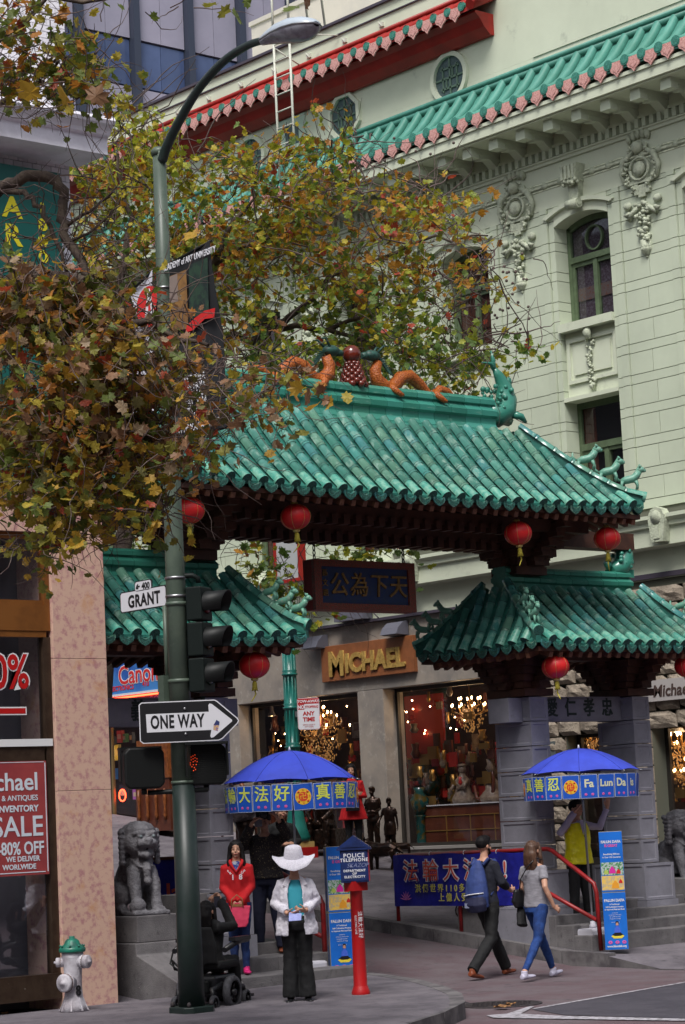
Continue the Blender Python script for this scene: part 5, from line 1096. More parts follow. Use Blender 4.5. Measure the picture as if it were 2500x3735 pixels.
# street name signs (plane across the post)
def plate(label, name, cat, tl, bl, tr, X, th, m, group=None):
    a, b_, c = pX(*tl, X), pX(*bl, X), pX(*tr, X); w = (a-c).length; h = (a-b_).length
    t = thing(name, label, cat, (a+pX(*tr, X))/2-Vector((0, 0, h/2)), rot=ROT_XF, group=group); return t, w, h
SX = PB.x-.0
t, w, h = plate('white GRANT street name plate with black border clamped to the street light', 'street_name_sign', 'street sign', (438, 2162), (442, 2238), (606, 2132), SX, .01, m_refl)
def rplate(w, h, r=.02): return [(-w/2+r, -h/2), (w/2-r, -h/2), (w/2, -h/2+r), (w/2, h/2-r), (w/2-r, h/2), (-w/2+r, h/2), (-w/2, h/2-r), (-w/2, -h/2+r)]
def bplate(t, w, h, th=.012, bw=.008, inset=.006, mi=None, mo=None):
    MB().prism(rplate(w, h), -th, 0).build('plate', mo or m_ink, t, world=False); MB().prism(rplate(w-2*inset-bw, h-2*inset-bw), 0, .002).build('face', mi or m_refl, t, world=False)
bplate(t, w, h, bw=.012); text('GRANT', t, (.02, -.01, .004), h*.80, m_ink, off=.006, ext=.001, sx=.9, space=1.08)
t, w, h = plate('small white 400 block number plate with arrow above the GRANT plate', 'street_number_sign', 'street sign', (491, 2122), (493, 2163), (553, 2110), SX, .01, m_refl)
bplate(t, w, h, bw=.008); text('400', t, (.05, -.005, .004), h*.78, m_ink, off=.003, ext=.001); text('←', t, (-w*.28, 0, .004), h*.6, m_ink, off=.004, ext=.001)
# ONE WAY sign: arrow outline
ow = pP(700, 2632, PB)-_v*.16
t = thing('one_way_sign', 'black and white ONE WAY arrow sign pointing right on the street light', 'road sign', ow, rot=frame_rot(_r+_v*.12, Vector((0, 0, 1))+_r*-.02))
sc_ = 24.0/8600
def px2(x, y): return ((x-700)*sc_*1.0, -(y-2632)*sc_)
outl = [px2(*p) for p in ((524, 2708), (800, 2708), (815, 2702), (873, 2648), (878, 2638), (873, 2628), (800, 2562), (790, 2557), (522, 2557), (512, 2566), (512, 2698))]
def shrink(P, k):
    n = len(P); out = []
    for i in range(n):
        a, b_, c = Vector(P[i-1]), Vector(P[i]), Vector(P[(i+1) % n]); n1 = Vector((-(b_-a).y, (b_-a).x)).normalized(); n2 = Vector((-(c-b_).y, (c-b_).x)).normalized(); out.append(tuple(b_+(n1+n2).normalized()*k))
    return out
MB().prism(outl, -.008, 0).build('plate', m_refl, t, world=False); MB().prism(shrink(outl, .011), 0, .0015).build('black_field', m_ink, t, world=False)
arr = [px2(*p) for p in ((537, 2601), (768, 2601), (767, 2577), (772, 2571), (780, 2573), (852, 2634), (852, 2640), (782, 2695), (773, 2697), (770, 2690), (775, 2668), (539, 2668))][::-1]
MB().prism(arr, .0015, .003).build('white_arrow', m_refl, t, world=False)
text('ONE WAY', t, (px2(651, 2634)[0], px2(651, 2634)[1], .004), .185, m_ink, off=.006, ext=.001, sx=.60, sy=1.0, space=1.08)
for y in (2586, 2679): MB().lathe([(.014, 0), (.014, .006), (.006, .010)], (*px2(680, y), .003), n=12).build('bolt', m_steel, t, world=False)
MB().prism([px2(*p) for p in ((782, 2668), (798, 2674), (804, 2650), (794, 2638), (784, 2648))], .003, .0042).build('sticker', mat('yellow_sticker', (.6, .38, .12), (.15, .1, .3), scale=60, rough=.6), t, world=False)
MB().prism([px2(*p) for p in ((784, 2650), (804, 2652), (806, 2640), (795, 2632))], .0042, .005).build('sticker_cap', mat('navy', (.02, .03, .12)), t, world=False)
# traffic signal
tp = pP(735, 2340, PB); fdir = (_r*.93-_v*.37).normalized()
ts = thing('traffic_signal', 'dark green three lamp traffic signal with visors facing the side street', 'traffic signal', tp, rot=frame_rot(Vector((0, 0, 1)).cross(fdir), (0, 0, 1)))
for k in range(3):
    z = .39-k*.37
    MB().box(-.135, .135, z-.175, z+.175, -.10, .08).build('housing', m_grnd, ts, world=False, bevel=.015)
    b = MB(); vs = []; n = 16
    for d_ in (0.08, .34):
        for rr in (.118, .126):
            for j in range(n+1):
                a = R(-40)+R(260)*j/n; dd = d_-(0.08*(1-math.sin(a))*.5 if d_ > .1 else 0); vs.append((math.cos(a)*rr, z+math.sin(a)*rr, dd))
    m_ = n+1; fs = []
    for j in range(n): fs += [(j, j+1, 2*m_+j+1, 2*m_+j), (m_+j, 3*m_+j, 3*m_+j+1, m_+j+1), (2*m_+j, 2*m_+j+1, 3*m_+j+1, 3*m_+j)]
    b.add(vs, fs, 0, True); b.build('visor', m_blk, ts, world=False)
    MB().lathe([(.11, .082), (.08, .10), (.02, .108)], (0, z, 0), n=20).build('lens', mat(('red', 'amber', 'green')[k]+'_lens', ((.10, .008, .01), (.05, .03, .008), (.008, .03, .02))[k], rough=.12), ts, world=False)
b = MB()
for z in (.66, -.62): b.tube([(-.02, z-.05 if z > 0 else z+.05, -.0), (-.02, z, 0), (-.05, z+.03*(1 if z > 0 else -1), -.05), (-.10, z+.03, -.25)], .028, n=8)
b.build('mounting_arm', m_grnd, ts, world=False)
# pedestrian signals
def pedsig(label, x, y, yaw_dir, face):
    p = pP(x, y, PB); t = thing('pedestrian_signal', label, 'pedestrian signal', p, rot=frame_rot(Vector((0, 0, 1)).cross(yaw_dir), (0, 0, 1)))
    MB().prism(rplate(.42, .42, .05), -.12, .04).build('housing', m_blk, t, world=False, bevel=.02)
    MB().box(-.22, .22, .20, .225, .04, .17).box(-.22, -.205, -.12, .20, .04, .15).box(.205, .22, -.12, .20, .04, .15).build('visor', m_blk, t, world=False)
    b = MB()
    for i in range(-9, 10): b.tube([(-.19, i*.02, .05), (.19, i*.02, .05)], .002, n=3)
    b.build('mesh_screen', m_blk, t, world=False, kind='stuff')
    if face:
        b = MB(); random.seed(5)
        for (u, w_) in ((-.06, .02), (-.05, .05), (-.05, .08), (-.03, .03), (-.03, .06), (-.03, .09), (-.03, .0), (-.045, -.02), (-.02, -.03), (-.01, .04), (-.01, .07), (-.01, .1), (-.06, -.0), (.01, .03), (.01, .06), (.0, .0), (-.01, -.05), (-.03, -.06)): b.ball((u-.105, w_-.0, .052), .0065, n=6)
        b.build('hand_symbol', mat('red_led', (1, .1, .02), emit=(1, .08, .02), es=.2), t, world=False, kind='stuff')
    MB().tube([(0, -.2, -.05), (0, -.27, -.05)], .03, n=8).build('bracket', m_blk, t, world=False); return t
pedsig('black pedestrian signal left of the street light seen from behind', 520, 2803, (_v*.95-_r*.3).normalized(), False)
pedsig('pedestrian signal right of the street light with a lit red hand', 752, 2788, (-_v*.95+_r*.15).normalized(), True)
a_, b_ = pP(540, 2892, PB), pP(760, 2880, PB); MB().tube([a_-PB, a_.lerp(b_, .4)-PB+_v*.0, b_-PB], .025, n=8).build('signal_bracket', m_blk, pole, world=False)
MB().box(-.09, .09, -.05, .05, 0, .42).build('terminal_box', m_pole, pole, world=False).location = _v*.10-_r*.13+Vector((0, 0, 3.05)); MB().tube([_v*.10-_r*.13+Vector((0, 0, 3.4)), _v*.10-_r*.13+Vector((0, 0, 4.2))], .025, n=8).build('conduit', m_pole, pole, world=False)
# two light pole banners
m_ban1 = mat('white_banner_cloth', (.55, .55, .62), rough=.8); m_ban2 = mat('dark_banner_cloth', (.012, .013, .016), rough=.8)
def banner(label, tl, tr, bl, br, m):
    A, B_, C_, D_ = [pX(*p, SX) for p in (tl, tr, bl, br)]; o = A.lerp(D_, .5); t = thing('pole_banner', label, 'banner', o, group=None)
    b = MB(); n = 8
    for side in (0, 1):
        vs = []
        for i in range(n+1):
            for j in range(n+1):
                p = A.lerp(B_, j/n).lerp(C_.lerp(D_, j/n), i/n)-o; p = p+Vector((.03*math.sin(i*.9+j*.5)+side*.004, 0, 0)); vs.append(p)
        b.add(vs, [(i*(n+1)+j, (i+1)*(n+1)+j, (i+1)*(n+1)+j+1, i*(n+1)+j+1) for i in range(n) for j in range(n)], 0, True)
    b.build('cloth', m, t, world=False)
    MB().tube([A-o, B_-o], .015, n=8).tube([C_-o, D_-o], .015, n=8).build('rod', m_blk, t, world=False); return t, A, B_, C_, D_, o
t, A, B_, C_, D_, o = banner('white banner with red disc and letter A left of the street light', (478, 1062), (562, 985), (480, 1665), (575, 1640), m_ban1)
fr_ = thing('print', None, None, (0, 0, 0), rot=ROT_XF); fr_.parent = t
zc = pX(560, 1120, SX)-o; MB().lathe([(0, 0), (.22, 0), (.22, .002)], n=30, sm=False).build('red_disc', m_redi, fr_, world=False).location = Vector((-(zc.y)+.0, zc.z, .06))
text('A', fr_, (-(zc.y)+.02, zc.z-.05, .066), .55, m_refl, off=.004, sx=.6, sy=1.1)
t, A, B_, C_, D_, o = banner('black art university banner with picture panels on the street light', (615, 965), (772, 878), (652, 1602), (838, 1556), m_ban2)
fr_ = thing('print', None, None, (0, 0, 0), rot=ROT_XF); fr_.parent = t
def q2(x, y): p = pX(x, y, SX)-o; return (-p.y, p.z)
def patch(nm, pts, m, z=.045): MB().prism([q2(*p) for p in pts], z-.002, z).build(nm, m, fr_, world=False)
patch('tan_panel', [(635, 1210), (700, 1200), (692, 985), (632, 1010)], mat('tan_print', (.25, .13, .04), (.16, .08, .03), scale=9)); patch('grey_panel', [(632, 1110), (664, 1100), (660, 1000), (632, 1012)], mat('grey_print', (.22, .17, .15)), .047)
patch('green_panel', [(705, 1165), (775, 1140), (770, 940), (702, 970)], mat('green_print', (.02, .05, .03), (.01, .02, .02), scale=12)); patch('red_figure', [(690, 1215), (720, 1205), (760, 1165), (795, 1160), (798, 1125), (760, 1135), (720, 1165), (695, 1190)], m_redi, .047)
sl = math.atan2(-(q2(770, 935)[1]-q2(640, 985)[1])*-1, q2(770, 935)[0]-q2(640, 985)[0])
text('ACADEMY of ART UNIVERSITY', fr_, (*q2(702, 948), .05), .095, m_refl, rot=(0, 0, sl), off=.001, sx=.72)
sl = math.atan2(q2(835, 1540)[1]-q2(655, 1585)[1], q2(835, 1540)[0]-q2(655, 1585)[0])
for k, (tx, m_) in enumerate((('DISCOVER', m_refl), ('OPEN HOUSE', m_refl), ('NOV 10', m_refl), ('SAT, 2014', m_refl), ('CITY, N SFO', m_refl), ('THE ART EDU', mat('orange_print', (.5, .2, .03))), ('WWW.ACAD.EDU', m_refl))):
    x_, y_ = 738-(6-k)*3.0, 1555-(6-k)*29; text(tx, fr_, (*q2(x_, y_), .05), .105, m_, rot=(0, 0, sl), off=.001, sx=.8)
# ================= fire hydrant =================
m_hyd = mat('chipped_white_hydrant', (.50, .48, .52), (.33, .30, .33), scale=5, rough=.5, spots=(28, (.12, .05, .03), .68, .74), bump=.3, bscale=50); m_hydg = mat('hydrant_green_cap', (.01, .17, .11), (.02, .09, .07), scale=12, rough=.35); m_rust = mat('rusty_iron', (.14, .06, .03), (.05, .03, .025), scale=20, rough=.8)
hy = thing('fire_hydrant', 'chipped white fire hydrant with green bonnet by the marble pier', 'hydrant', pZ(272, 3706, 0))
MB().lathe([(.165, 0), (.165, .03), (.15, .045), (.135, .055)], n=24).build('base_flange', m_rust, hy, world=False)
b = MB().lathe([(.15, .05), (.12, .12), (.098, .2), (.09, .3), (.092, .42), (.10, .52), (.112, .60), (.114, .66)], n=28)
for j in range(8):
    a = j*.785; M = Matrix.Rotation(a, 4, 'Z'); b.prism([(.10, .06), (.16, .06), (.13, .12), (.10, .20)], -.008, .008, 0, M @ Matrix(((1, 0, 0, 0), (0, 0, 1, 0), (0, 1, 0, 0), (0, 0, 0, 1))))
b.build('barrel', m_hyd, hy, world=False)
b = MB().lathe([(.135, .66), (.140, .67), (.140, .70), (.12, .715), (.085, .745), (.07, .78), (.045, .80), (.03, .80), (.03, .825)], n=24)
for j in range(8): b.lathe([(.012, .715), (.012, .735)], (math.cos(j*.785)*.125, math.sin(j*.785)*.125, 0), n=6)
b.build('bonnet', m_hydg, hy, world=False)
for nm, d, z, r0, Ln in (('outlet', (_r*.85-_v*.45).normalized(), .56, .062, .20), ('outlet', (-_r*.97-_v*.1).normalized(), .56, .045, .17), ('steamer_outlet', (-_v*.85-_r*.5).normalized(), .35, .085, .17)):
    M = Vector(d).to_track_quat('Z', 'Y').to_matrix().to_4x4()
    o = MB().lathe([(r0*1.0, .05), (r0*.95, Ln*.55), (r0*1.15, Ln*.6), (r0*1.15, Ln*.75)], (0, 0, z), n=20, M=M).build(nm, m_hyd, hy, world=False)
    MB().lathe([(r0*1.1, Ln*.76), (r0*1.12, Ln*.98), (r0*.95, Ln*1.03), (r0*.3, Ln*1.05), (r0*.28, Ln*1.15)], (0, 0, z), n=16, M=M).build('outlet_cap', m_hyd, hy, world=False)
    MB().lathe([(r0*1.14, Ln*.70), (r0*1.16, Ln*.76)], (0, 0, z), n=16, M=M).build('rust_ring', m_rust, hy, world=False)
ht = thing('number', None, None, Vector((0, 0, .26))+(-_v*.84+_r*.5).normalized()*.10, rot=frame_rot(Vector((0, 0, 1)).cross(-_v*.84+_r*.5), (0, 0, 1))); ht.parent = hy
text('8', ht, (0.01, -.0, .004), .15, m_ink, off=.003, ext=.006, sx=.8)
# ================= police call box =================
m_cb = mat('navy_call_box', (.012, .028, .12), (.01, .02, .08), scale=8, rough=.35); m_pr = mat('red_post_paint', (.42, .008, .01), (.36, .01, .012), scale=4, rough=.4)
pp = pZ(1318, 3642, 0); fd = (-_v*.98+_r*.0).normalized()
pc = thing('police_call_box', 'navy blue police telephone box with peaked roof on a red post', 'call box', pp)
MB().lathe([(.10, 0), (.10, .07), (.088, .10), (.078, .13), (.074, .14), (.066, 1.18), (.09, 1.20)], n=24).build('post', m_pr, pc, world=False)
MB().box(-.1, .1, -.08, .08, 1.14, 1.24).build('bracket', m_pr, pc, world=False)
bx = thing('call_box', None, None, (0, 0, 1.23), rot=frame_rot(_r-_v*.05, (0, 0, 1))); bx.parent = pc
bw = .150
MB().box(-bw, bw, 0, .345, -.10, .10).box(-bw+.015, bw-.015, .015, .33, .10, .108).build('case', m_cb, bx, world=False, bevel=.006)
MB().prism([(-bw-.035, .345), (bw+.035, .345), (bw+.035, .365), (0, .50), (-bw-.035, .365)], -.12, .125).prism([(-bw+.02, .375), (bw-.02, .375), (0, .465)], .125, .132).build('roof', m_cb, bx, world=False)
MB().box(bw, bw+.006, .01, .34, -.09, .09).build('red_side', m_pr, bx, world=False)
for tx, y, s in (('POLICE', .285, .062), ('TELEPHONE', .238, .050), ('DEPARTMENT', .125, .034), ('OF', .093, .034), ('ELECTRICITY', .060, .034)): text(tx, bx, (0, y, .111), s, m_refl, off=.0012, ext=.001, space=1.15)
text('SKAZOP', bx, (.035, .18, .110), .062, mat('grey_scrawl', (.25, .27, .42)), shear=.3, ext=.0006, off=-.0008)
sb = thing('sticker', None, None, Vector((0, 0, .78))-_v*.072, rot=ROT_V); sb.parent = pc
text('ELECTRIC LINE', sb, (-.018, 0, 0), .030, m_refl, rot=(0, 0, R(-90)), ext=.001); text('法輪大法好', sb, (.028, 0, 0), .055, m_refl, rot=(0, 0, R(-90)), ext=.001, space=1.1)
# ================= teal lamp standard with parking sign =================
m_teal2 = mat('teal_enamel', (.015, .15, .125), (.01, .11, .09), scale=4, rough=.3)
lp_ = pX(1086, 3112, 27.0)
ls = thing('teal_lamp_standard', 'teal fluted lamp standard rising behind the left blue umbrella', 'lamp post', lp_)
MB().box(-.26, .26, -.26, .26, -.4, .10).build('red_plinth', m_pr, ls, world=False); MB().box(-.22, .22, -.22, .22, .10, .20).build('yellow_plinth', mat('yellow_plinth', (.42, .30, .10), rough=.7), ls, world=False)
pr_ = [(.24, .20), (.25, .28), (.20, .42), (.16, .60), (.13, .80), (.12, 1.0)]
for z in (1.9, 2.6, 3.2): pr_ += [(.115, z-.04), (.145, z-.03), (.145, z), (.115, z+.01), (.14, z+.05), (.112, z+.07)]
pr_ += [(.10, 3.78), (.14, 3.82), (.14, 3.86), (.10, 3.9), (.095, 4.3)]
b = MB().lathe(pr_, n=20)
for j in range(10): b.tube([(math.cos(j*.628)*.118, math.sin(j*.628)*.118, 1.0), (math.cos(j*.628)*.105, math.sin(j*.628)*.105, 3.75)], .014, n=5)
b.build('shaft', m_teal2, ls, world=False)
MB().tube([Vector((0, 0, 3.9))+_r*.05, Vector((0, 0, 3.82))+_r*.12, Vector((0, 0, 3.72))+_r*.16, Vector((0, 0, 3.66))+_r*.11, Vector((0, 0, 3.70))+_r*.08], [.02, .02, .02, .018, .012], n=6).build('scroll', m_iron, ls, world=False)
sp_ = pP(1127, 2604, lp_)-_v*.12
t = thing('parking_sign', 'red and white TOW-AWAY NO STOPPING sign on the teal lamp standard', 'road sign', sp_, rot=frame_rot(_r+_v*.15, (0, 0, 1)))
MB().prism(rplate(.40, .57, .03), -.01, 0).build('plate', m_refl, t, world=False); MB().box(-.19, .19, .175, .27, 0, .0015).box(-.19, -.075, .075, .172, 0, .0015).build('red_field', m_pr, t, world=False)
m_rt = m_pr
MB().box(-.193, .193, -.278, -.274, 0, .001).box(-.193, .193, .274, .278, 0, .001).box(-.193, -.189, -.274, .274, 0, .001).box(.189, .193, -.274, .274, 0, .001).build('border', m_rt, t, world=False)
text('TOW-AWAY', t, (0, .22, .003), .068, m_refl, off=.002, ext=.001); text('NO', t, (-.132, .118, .003), .088, m_refl, off=.004, ext=.001, sx=.8); text('STOPPING', t, (.060, .118, .002), .062, m_rt, off=.002, ext=.001, sx=.82)
text('ANY', t, (0, .0, .002), .10, m_rt, off=.004, ext=.001); text('TIME', t, (0, -.105, .002), .10, m_rt, off=.004, ext=.001); text('SFMTA CODE 37', t, (0, -.20, .002), .03, m_rt, ext=.001); text('CITY CODE', t, (0, -.235, .002), .03, m_rt, ext=.001)
MB().box(-.24, -.1, -.05, .05, -.08, -.01).build('bracket', m_steel, t, world=False)
# ================= blue umbrellas with hanging cards =================
m_umb = mat('blue_umbrella_cloth', (.045, .075, .55), (.038, .06, .44), scale=2, rough=.6); m_card = mat('blue_card', (.015, .09, .48), rough=.4); m_cbr = mat('card_white_edge', (.45, .5, .65), rough=.5); m_lime = mat('lime_letter', (.62, .68, .10), rough=.5); m_pinkf = mat('pink_lotus', (.6, .10, .35), rough=.5); m_emy = mat('emblem_yellow', (.75, .45, .03), rough=.5); m_emr = mat('emblem_red', (.6, .06, .02), rough=.5); m_cream2 = mat('cream_letter', (.62, .62, .42), rough=.5)
def emblem(par, cx, cy, r, z, sx=1.0):
    MB().lathe([(0, 0), (r, 0), (r, .001)], n=24, sm=False).build('emblem_disc', m_emy, par, world=False).location = (cx, cy, z)
    MB().lathe([(0, 0), (r*.58, 0), (r*.58, .001)], n=20, sm=False).build('emblem_core', m_emr, par, world=False).location = (cx, cy, z+.002)
    text('卍', par, (cx, cy, z+.004), r*.9, m_emy, ext=.0005)
    b = MB()
    for k in range(4): a = .785+k*1.571; b.lathe([(0, 0), (r*.15, 0), (r*.15, .001)], (cx+math.cos(a)*r*.79, cy+math.sin(a)*r*.79, z+.002), n=10)
    b.build('emblem_dots', m_emr, par, world=False, kind='stuff')
    for k in range(4): a = k*1.571; text('卍', par, (cx+math.cos(a)*r*.79, cy+math.sin(a)*r*.79, z+.004), r*.28, m_emr, ext=.0005)
def umbrella(label, base, zr, zt, rad, ang0, cards, tilt, seed):
    t = thing('umbrella', label, 'umbrella', base); n = 8
    b = MB(); rings = 8; vs = []; top = Vector((tilt[0], tilt[1], zt-base.z)); per = 5
    for i in range(rings+1):
        f = i/rings; rr = rad*math.sin(f*math.pi/2*1.0)**1.0*(.15+.85*f)/1.0 if f else 0.0; rr = rad*f
        z = (zt-base.z)-(zt-zr)*(f**1.75)
        for j in range(n*per):
            a = ang0+2*math.pi*j/(n*per); k = (j % per)/per; sag_ = (1-.10*math.sin(math.pi*k)*f); vs.append((tilt[0]+math.cos(a)*rr*sag_, tilt[1]+math.sin(a)*rr*sag_, z+(.012*math.sin(math.pi*k)*f if f < 1 else .02*math.sin(math.pi*k))))
    m_ = n*per; b.add(vs, [(i*m_+j, (i+1)*m_+j, (i+1)*m_+(j+1) % m_, i*m_+(j+1) % m_) for i in range(rings) for j in range(m_)], 0, True)
    b.build('canopy', m_umb, t, world=False); b = MB()
    for j in range(n):
        a = ang0+2*math.pi*j/n; b.tube([Vector((tilt[0]+math.cos(a)*rad*f, tilt[1]+math.sin(a)*rad*f, (zt-base.z)-(zt-zr)*(f**1.75)+.002)) for f in (0, .2, .4, .6, .8, 1)], .0035, n=5)
    b.build('seams', mat('dark_blue_seam', (.02, .03, .25), rough=.7), t, world=False, kind='stuff')
    b = MB()
    for j in range(n):
        a = ang0+2*math.pi*j/n; e = Vector((tilt[0]+math.cos(a)*rad, tilt[1]+math.sin(a)*rad, zr-base.z)); d_ = Vector((math.cos(a), math.sin(a), -.25))
        pts = [Vector((tilt[0]+math.cos(a)*rad*f, tilt[1]+math.sin(a)*rad*f, (zt-base.z)-(zt-zr)*(f**1.75)-.012)) for f in (0, .25, .5, .75, 1)]; b.tube(pts, .005, n=5); b.tube([e, e+d_*.05], .006, n=6)
    b.build('ribs', m_steel, t, world=False, kind='stuff')
    MB().tube([(0, 0, .10), (tilt[0], tilt[1], zt-base.z-.02)], .016, n=10).build('pole', m_steel, t, world=False)
    MB().tube([top, top+Vector((0, 0, .05))], [.02, .006], n=8).build('finial', m_refl, t, world=False)
    MB().box(-.24, .24, -.20, .20, 0, .13).build('base', mat('white_plastic_base', (.55, .54, .60), rough=.5), t, world=False, bevel=.03); MB().lathe([(.05, .13), (.05, .17), (.035, .18), (.035, .22)], n=12).build('base_collar', _mats['white_plastic_base'], t, world=False)
    # ring of cards
    N_ = 20; rc = rad*.965; hz = zr-base.z-.045; cw = 2*rc*math.sin(math.pi/N_)*.97; ch = .31; ac = math.atan2(-_v.y, -_v.x)+cards[0]
    MB().tube([(tilt[0]+math.cos(2*math.pi*k/24)*rc, tilt[1]+math.sin(2*math.pi*k/24)*rc, hz+.01) for k in range(25)], .003, n=4).build('hanging_wire', m_steel, t, world=False)
    for k in range(N_):
        off = k-N_//2; a = ac+2*math.pi*off/N_; nrm = Vector((math.cos(a), math.sin(a), 0)); r2 = Vector((0, 0, 1)).cross(nrm)
        p = Vector((tilt[0], tilt[1], hz-ch/2))+nrm*rc; random.seed(seed*100+k); rl = random.uniform(-.05, .05)
        c = thing('card', None, None, p, rot=frame_rot(r2+Vector((0, 0, rl)), Vector((0, 0, 1))+nrm*random.uniform(-.03, .1))); c.parent = t
        MB().box(-cw/2, cw/2, -ch/2, ch/2, -.002, 0).box(-cw/2+.006, cw/2-.006, -ch/2+.006, ch/2-.006, 0, .001, 1).build('sheet', [m_cbr, m_card], c, world=False)
        s = cards[1].get(off)
        if s == '@': emblem(c, 0, .0, cw*.40, .0025)
        elif s:
            la = s.isascii(); text(s, c, (0, .035, .003), cw*(.62 if la and len(s) < 3 else .55 if la else .80), m_lime if not la else m_cream2, off=.004 if la else .003, ext=.0008)
            b = MB()
            for q_ in (-.045, .045):
                for e_ in range(5): b.ball((q_+math.cos(e_*1.257)*.012, -.105+math.sin(e_*1.257)*.010, .002), (.010, .010, .001), n=6)
            b.build('lotus_print', m_pinkf, c, world=False)
    return t
b1 = Vector((18.62, 22.02, .11))-_r*.35; vdir = _v.to_2d()
umbrella('open blue umbrella with hanging blue character cards beside the white hat woman', b1, 2.40, 2.77, .83, .35, (.20, {-4: '輪', -3: '大', -2: '法', -1: '好', 0: '@', 1: '真', 2: '善', 3: '忍', 4: '@', -5: '法'}), (-.02, .04), 1)
b2 = Vector((23.45, 21.98, .19))-_r*.20
umbrella('open blue umbrella with Fa Lun Da cards over the man in the yellow vest', b2, 2.39, 2.71, .79, .75, (-.27, {-4: '@', -3: '真', -2: '善', -1: '忍', 0: '@', 1: 'Fa', 2: 'Lun', 3: 'Da', 4: 'is'}), (-.05, .02), 2)
# ================= blue display boards =================
m_bd = mat('blue_board_print', (.01, .15, .60), (.008, .12, .5), scale=2, rough=.4); m_bside = mat('cream_board_side', (.42, .38, .26), rough=.7); m_ph = [mat('photo_%d' % k, c, c2, scale=s, lo=.45, hi=.55, rough=.5) for k, (c, c2, s) in enumerate((((.05, .22, .06), (.45, .50, .50), 38), ((.50, .40, .24), (.75, .50, .10), 24)))]
m_skin = mat('skin', (.52, .29, .20), (.46, .24, .16), scale=12, rough=.55, spec=.3)
def board(label, base, yaw):
    t = thing('display_board', label, 'display board', base, rot=frame_rot((_r*math.cos(yaw)+_v*math.sin(yaw)), (0, 0, 1))); W_, H_ = .30, 1.53
    for nm, y0, y1 in (('lower_box', 0, .74), ('upper_box', .745, H_)):
        MB().box(-W_/2, W_/2, y0, y1, -.14, 0).box(-W_/2, W_/2, y0+.004, y1-.004, 0, .002, 1).build(nm, [m_bside, m_bd], t, world=False)
    MB().box(-W_/2-.002, -W_/2, .01, .73, -.135, -.03).box(-W_/2-.002, -W_/2, .76, H_-.02, -.135, -.03).build('side_print', mat('side_print', (.02, .06, .18), (.16, .14, .15), scale=9, lo=.45, hi=.6, rough=.5), t, world=False)
    for tx, y, s, m_, of in (('FALUN DAFA', 1.395, .047, m_refl, .002), ('IS GREAT', 1.345, .045, m_pinkf, .002), ('Benefitting Millions', 1.235, .030, m_refl, .0008), ('in Over 100 Countries', 1.195, .028, m_refl, .0008), ('FALUN DAFA', .635, .048, m_refl, .002), ('A Traditional', .585, .026, m_refl, .0008), ('Self-Cultivation Practice', .552, .026, m_refl, .0008), ('to Improve Mind and Body', .520, .026, m_refl, .0008), ('truthfulness', .475, .018, m_refl, 0), ('compassion forbearance', .45, .018, m_refl, 0), ('five gentle exercises', .425, .018, m_refl, 0), ('taught free of charge', .40, .018, m_refl, 0), ('all are welcome', .355, .018, m_refl, 0), ('www.falundafa.org', .045, .036, m_refl, .0015)):
        text(tx, t, (.0, y, .004), s, m_, ext=.0006, off=of, sx=.92)
    MB().box(-W_/2+.005, W_/2-.005, .965, 1.13, .002, .004).build('photo', m_ph[0], t, world=False); MB().box(-W_/2+.005, W_/2-.005, .77, .955, .002, .004).build('photo', m_ph[1], t, world=False)
    pr = lambda cx, cy, s, P_, m_, z, nm='picture_shape': MB().prism([(cx+p[0]*s, cy+p[1]*s) for p in P_], z-.001, z).build(nm, m_, t, world=False)
    fig = [(-1, -1), (1, -1), (.8, .2), (.4, .6), (.25, 1), (-.25, 1), (-.4, .6), (-.8, .2)]
    pr(.0, 1.03, .045, fig, mat('magenta_print', (.6, .02, .3)), .0055); pr(-.08, 1.01, .03, fig, mat('lime_print', (.4, .5, .1)), .0055); pr(.08, 1.01, .03, fig, m_redi, .0055); pr(.03, .84, .05, fig, mat('orange_print2', (.7, .3, .02)), .0055); pr(.10, .88, .025, fig, m_redi, .0055)
    pr(.02, .175, .085, [(-1, 0), (-.6, -.35), (.6, -.35), (1, 0), (.6, .25), (-.6, .25)], mat('yellow_cushion', (.75, .6, .05)), .0055); pr(.02, .20, .075, [(-1, -.1), (-.5, -.3), (.5, -.3), (1, -.1), (.4, .3), (-.4, .3)], m_ink, .0065); pr(.02, .265, .045, fig, mat('blue_shirt_print', (.05, .12, .6)), .0075); pr(.02, .33, .017, [(-1, -1), (1, -1), (1, .7), (.5, 1.2), (-.5, 1.2), (-1, .7)], m_skin, .0085); pr(.02, .345, .02, [(-1, -1.4), (-1, .6), (-.4, 1.1), (.4, 1.1), (1, .6), (1, -1.4), (.6, .3), (-.6, .3)][::-1], m_ink, .0095)
    b = MB()
    for q_ in (-.08, .01, .10):
        for e_ in range(6): b.ball((q_+math.cos(e_*1.05)*.018, .095+math.sin(e_*1.05)*.014, .003), (.013, .011, .002), n=6)
    b.build('lotus_print', m_pinkf, t, world=False); return t
board('blue and white information board standing behind the police call box', pZ(1255, 3555, .06), .25)
board('blue and white information board at the foot of the right hand steps', pZ(2252, 3464, .06), -.12)
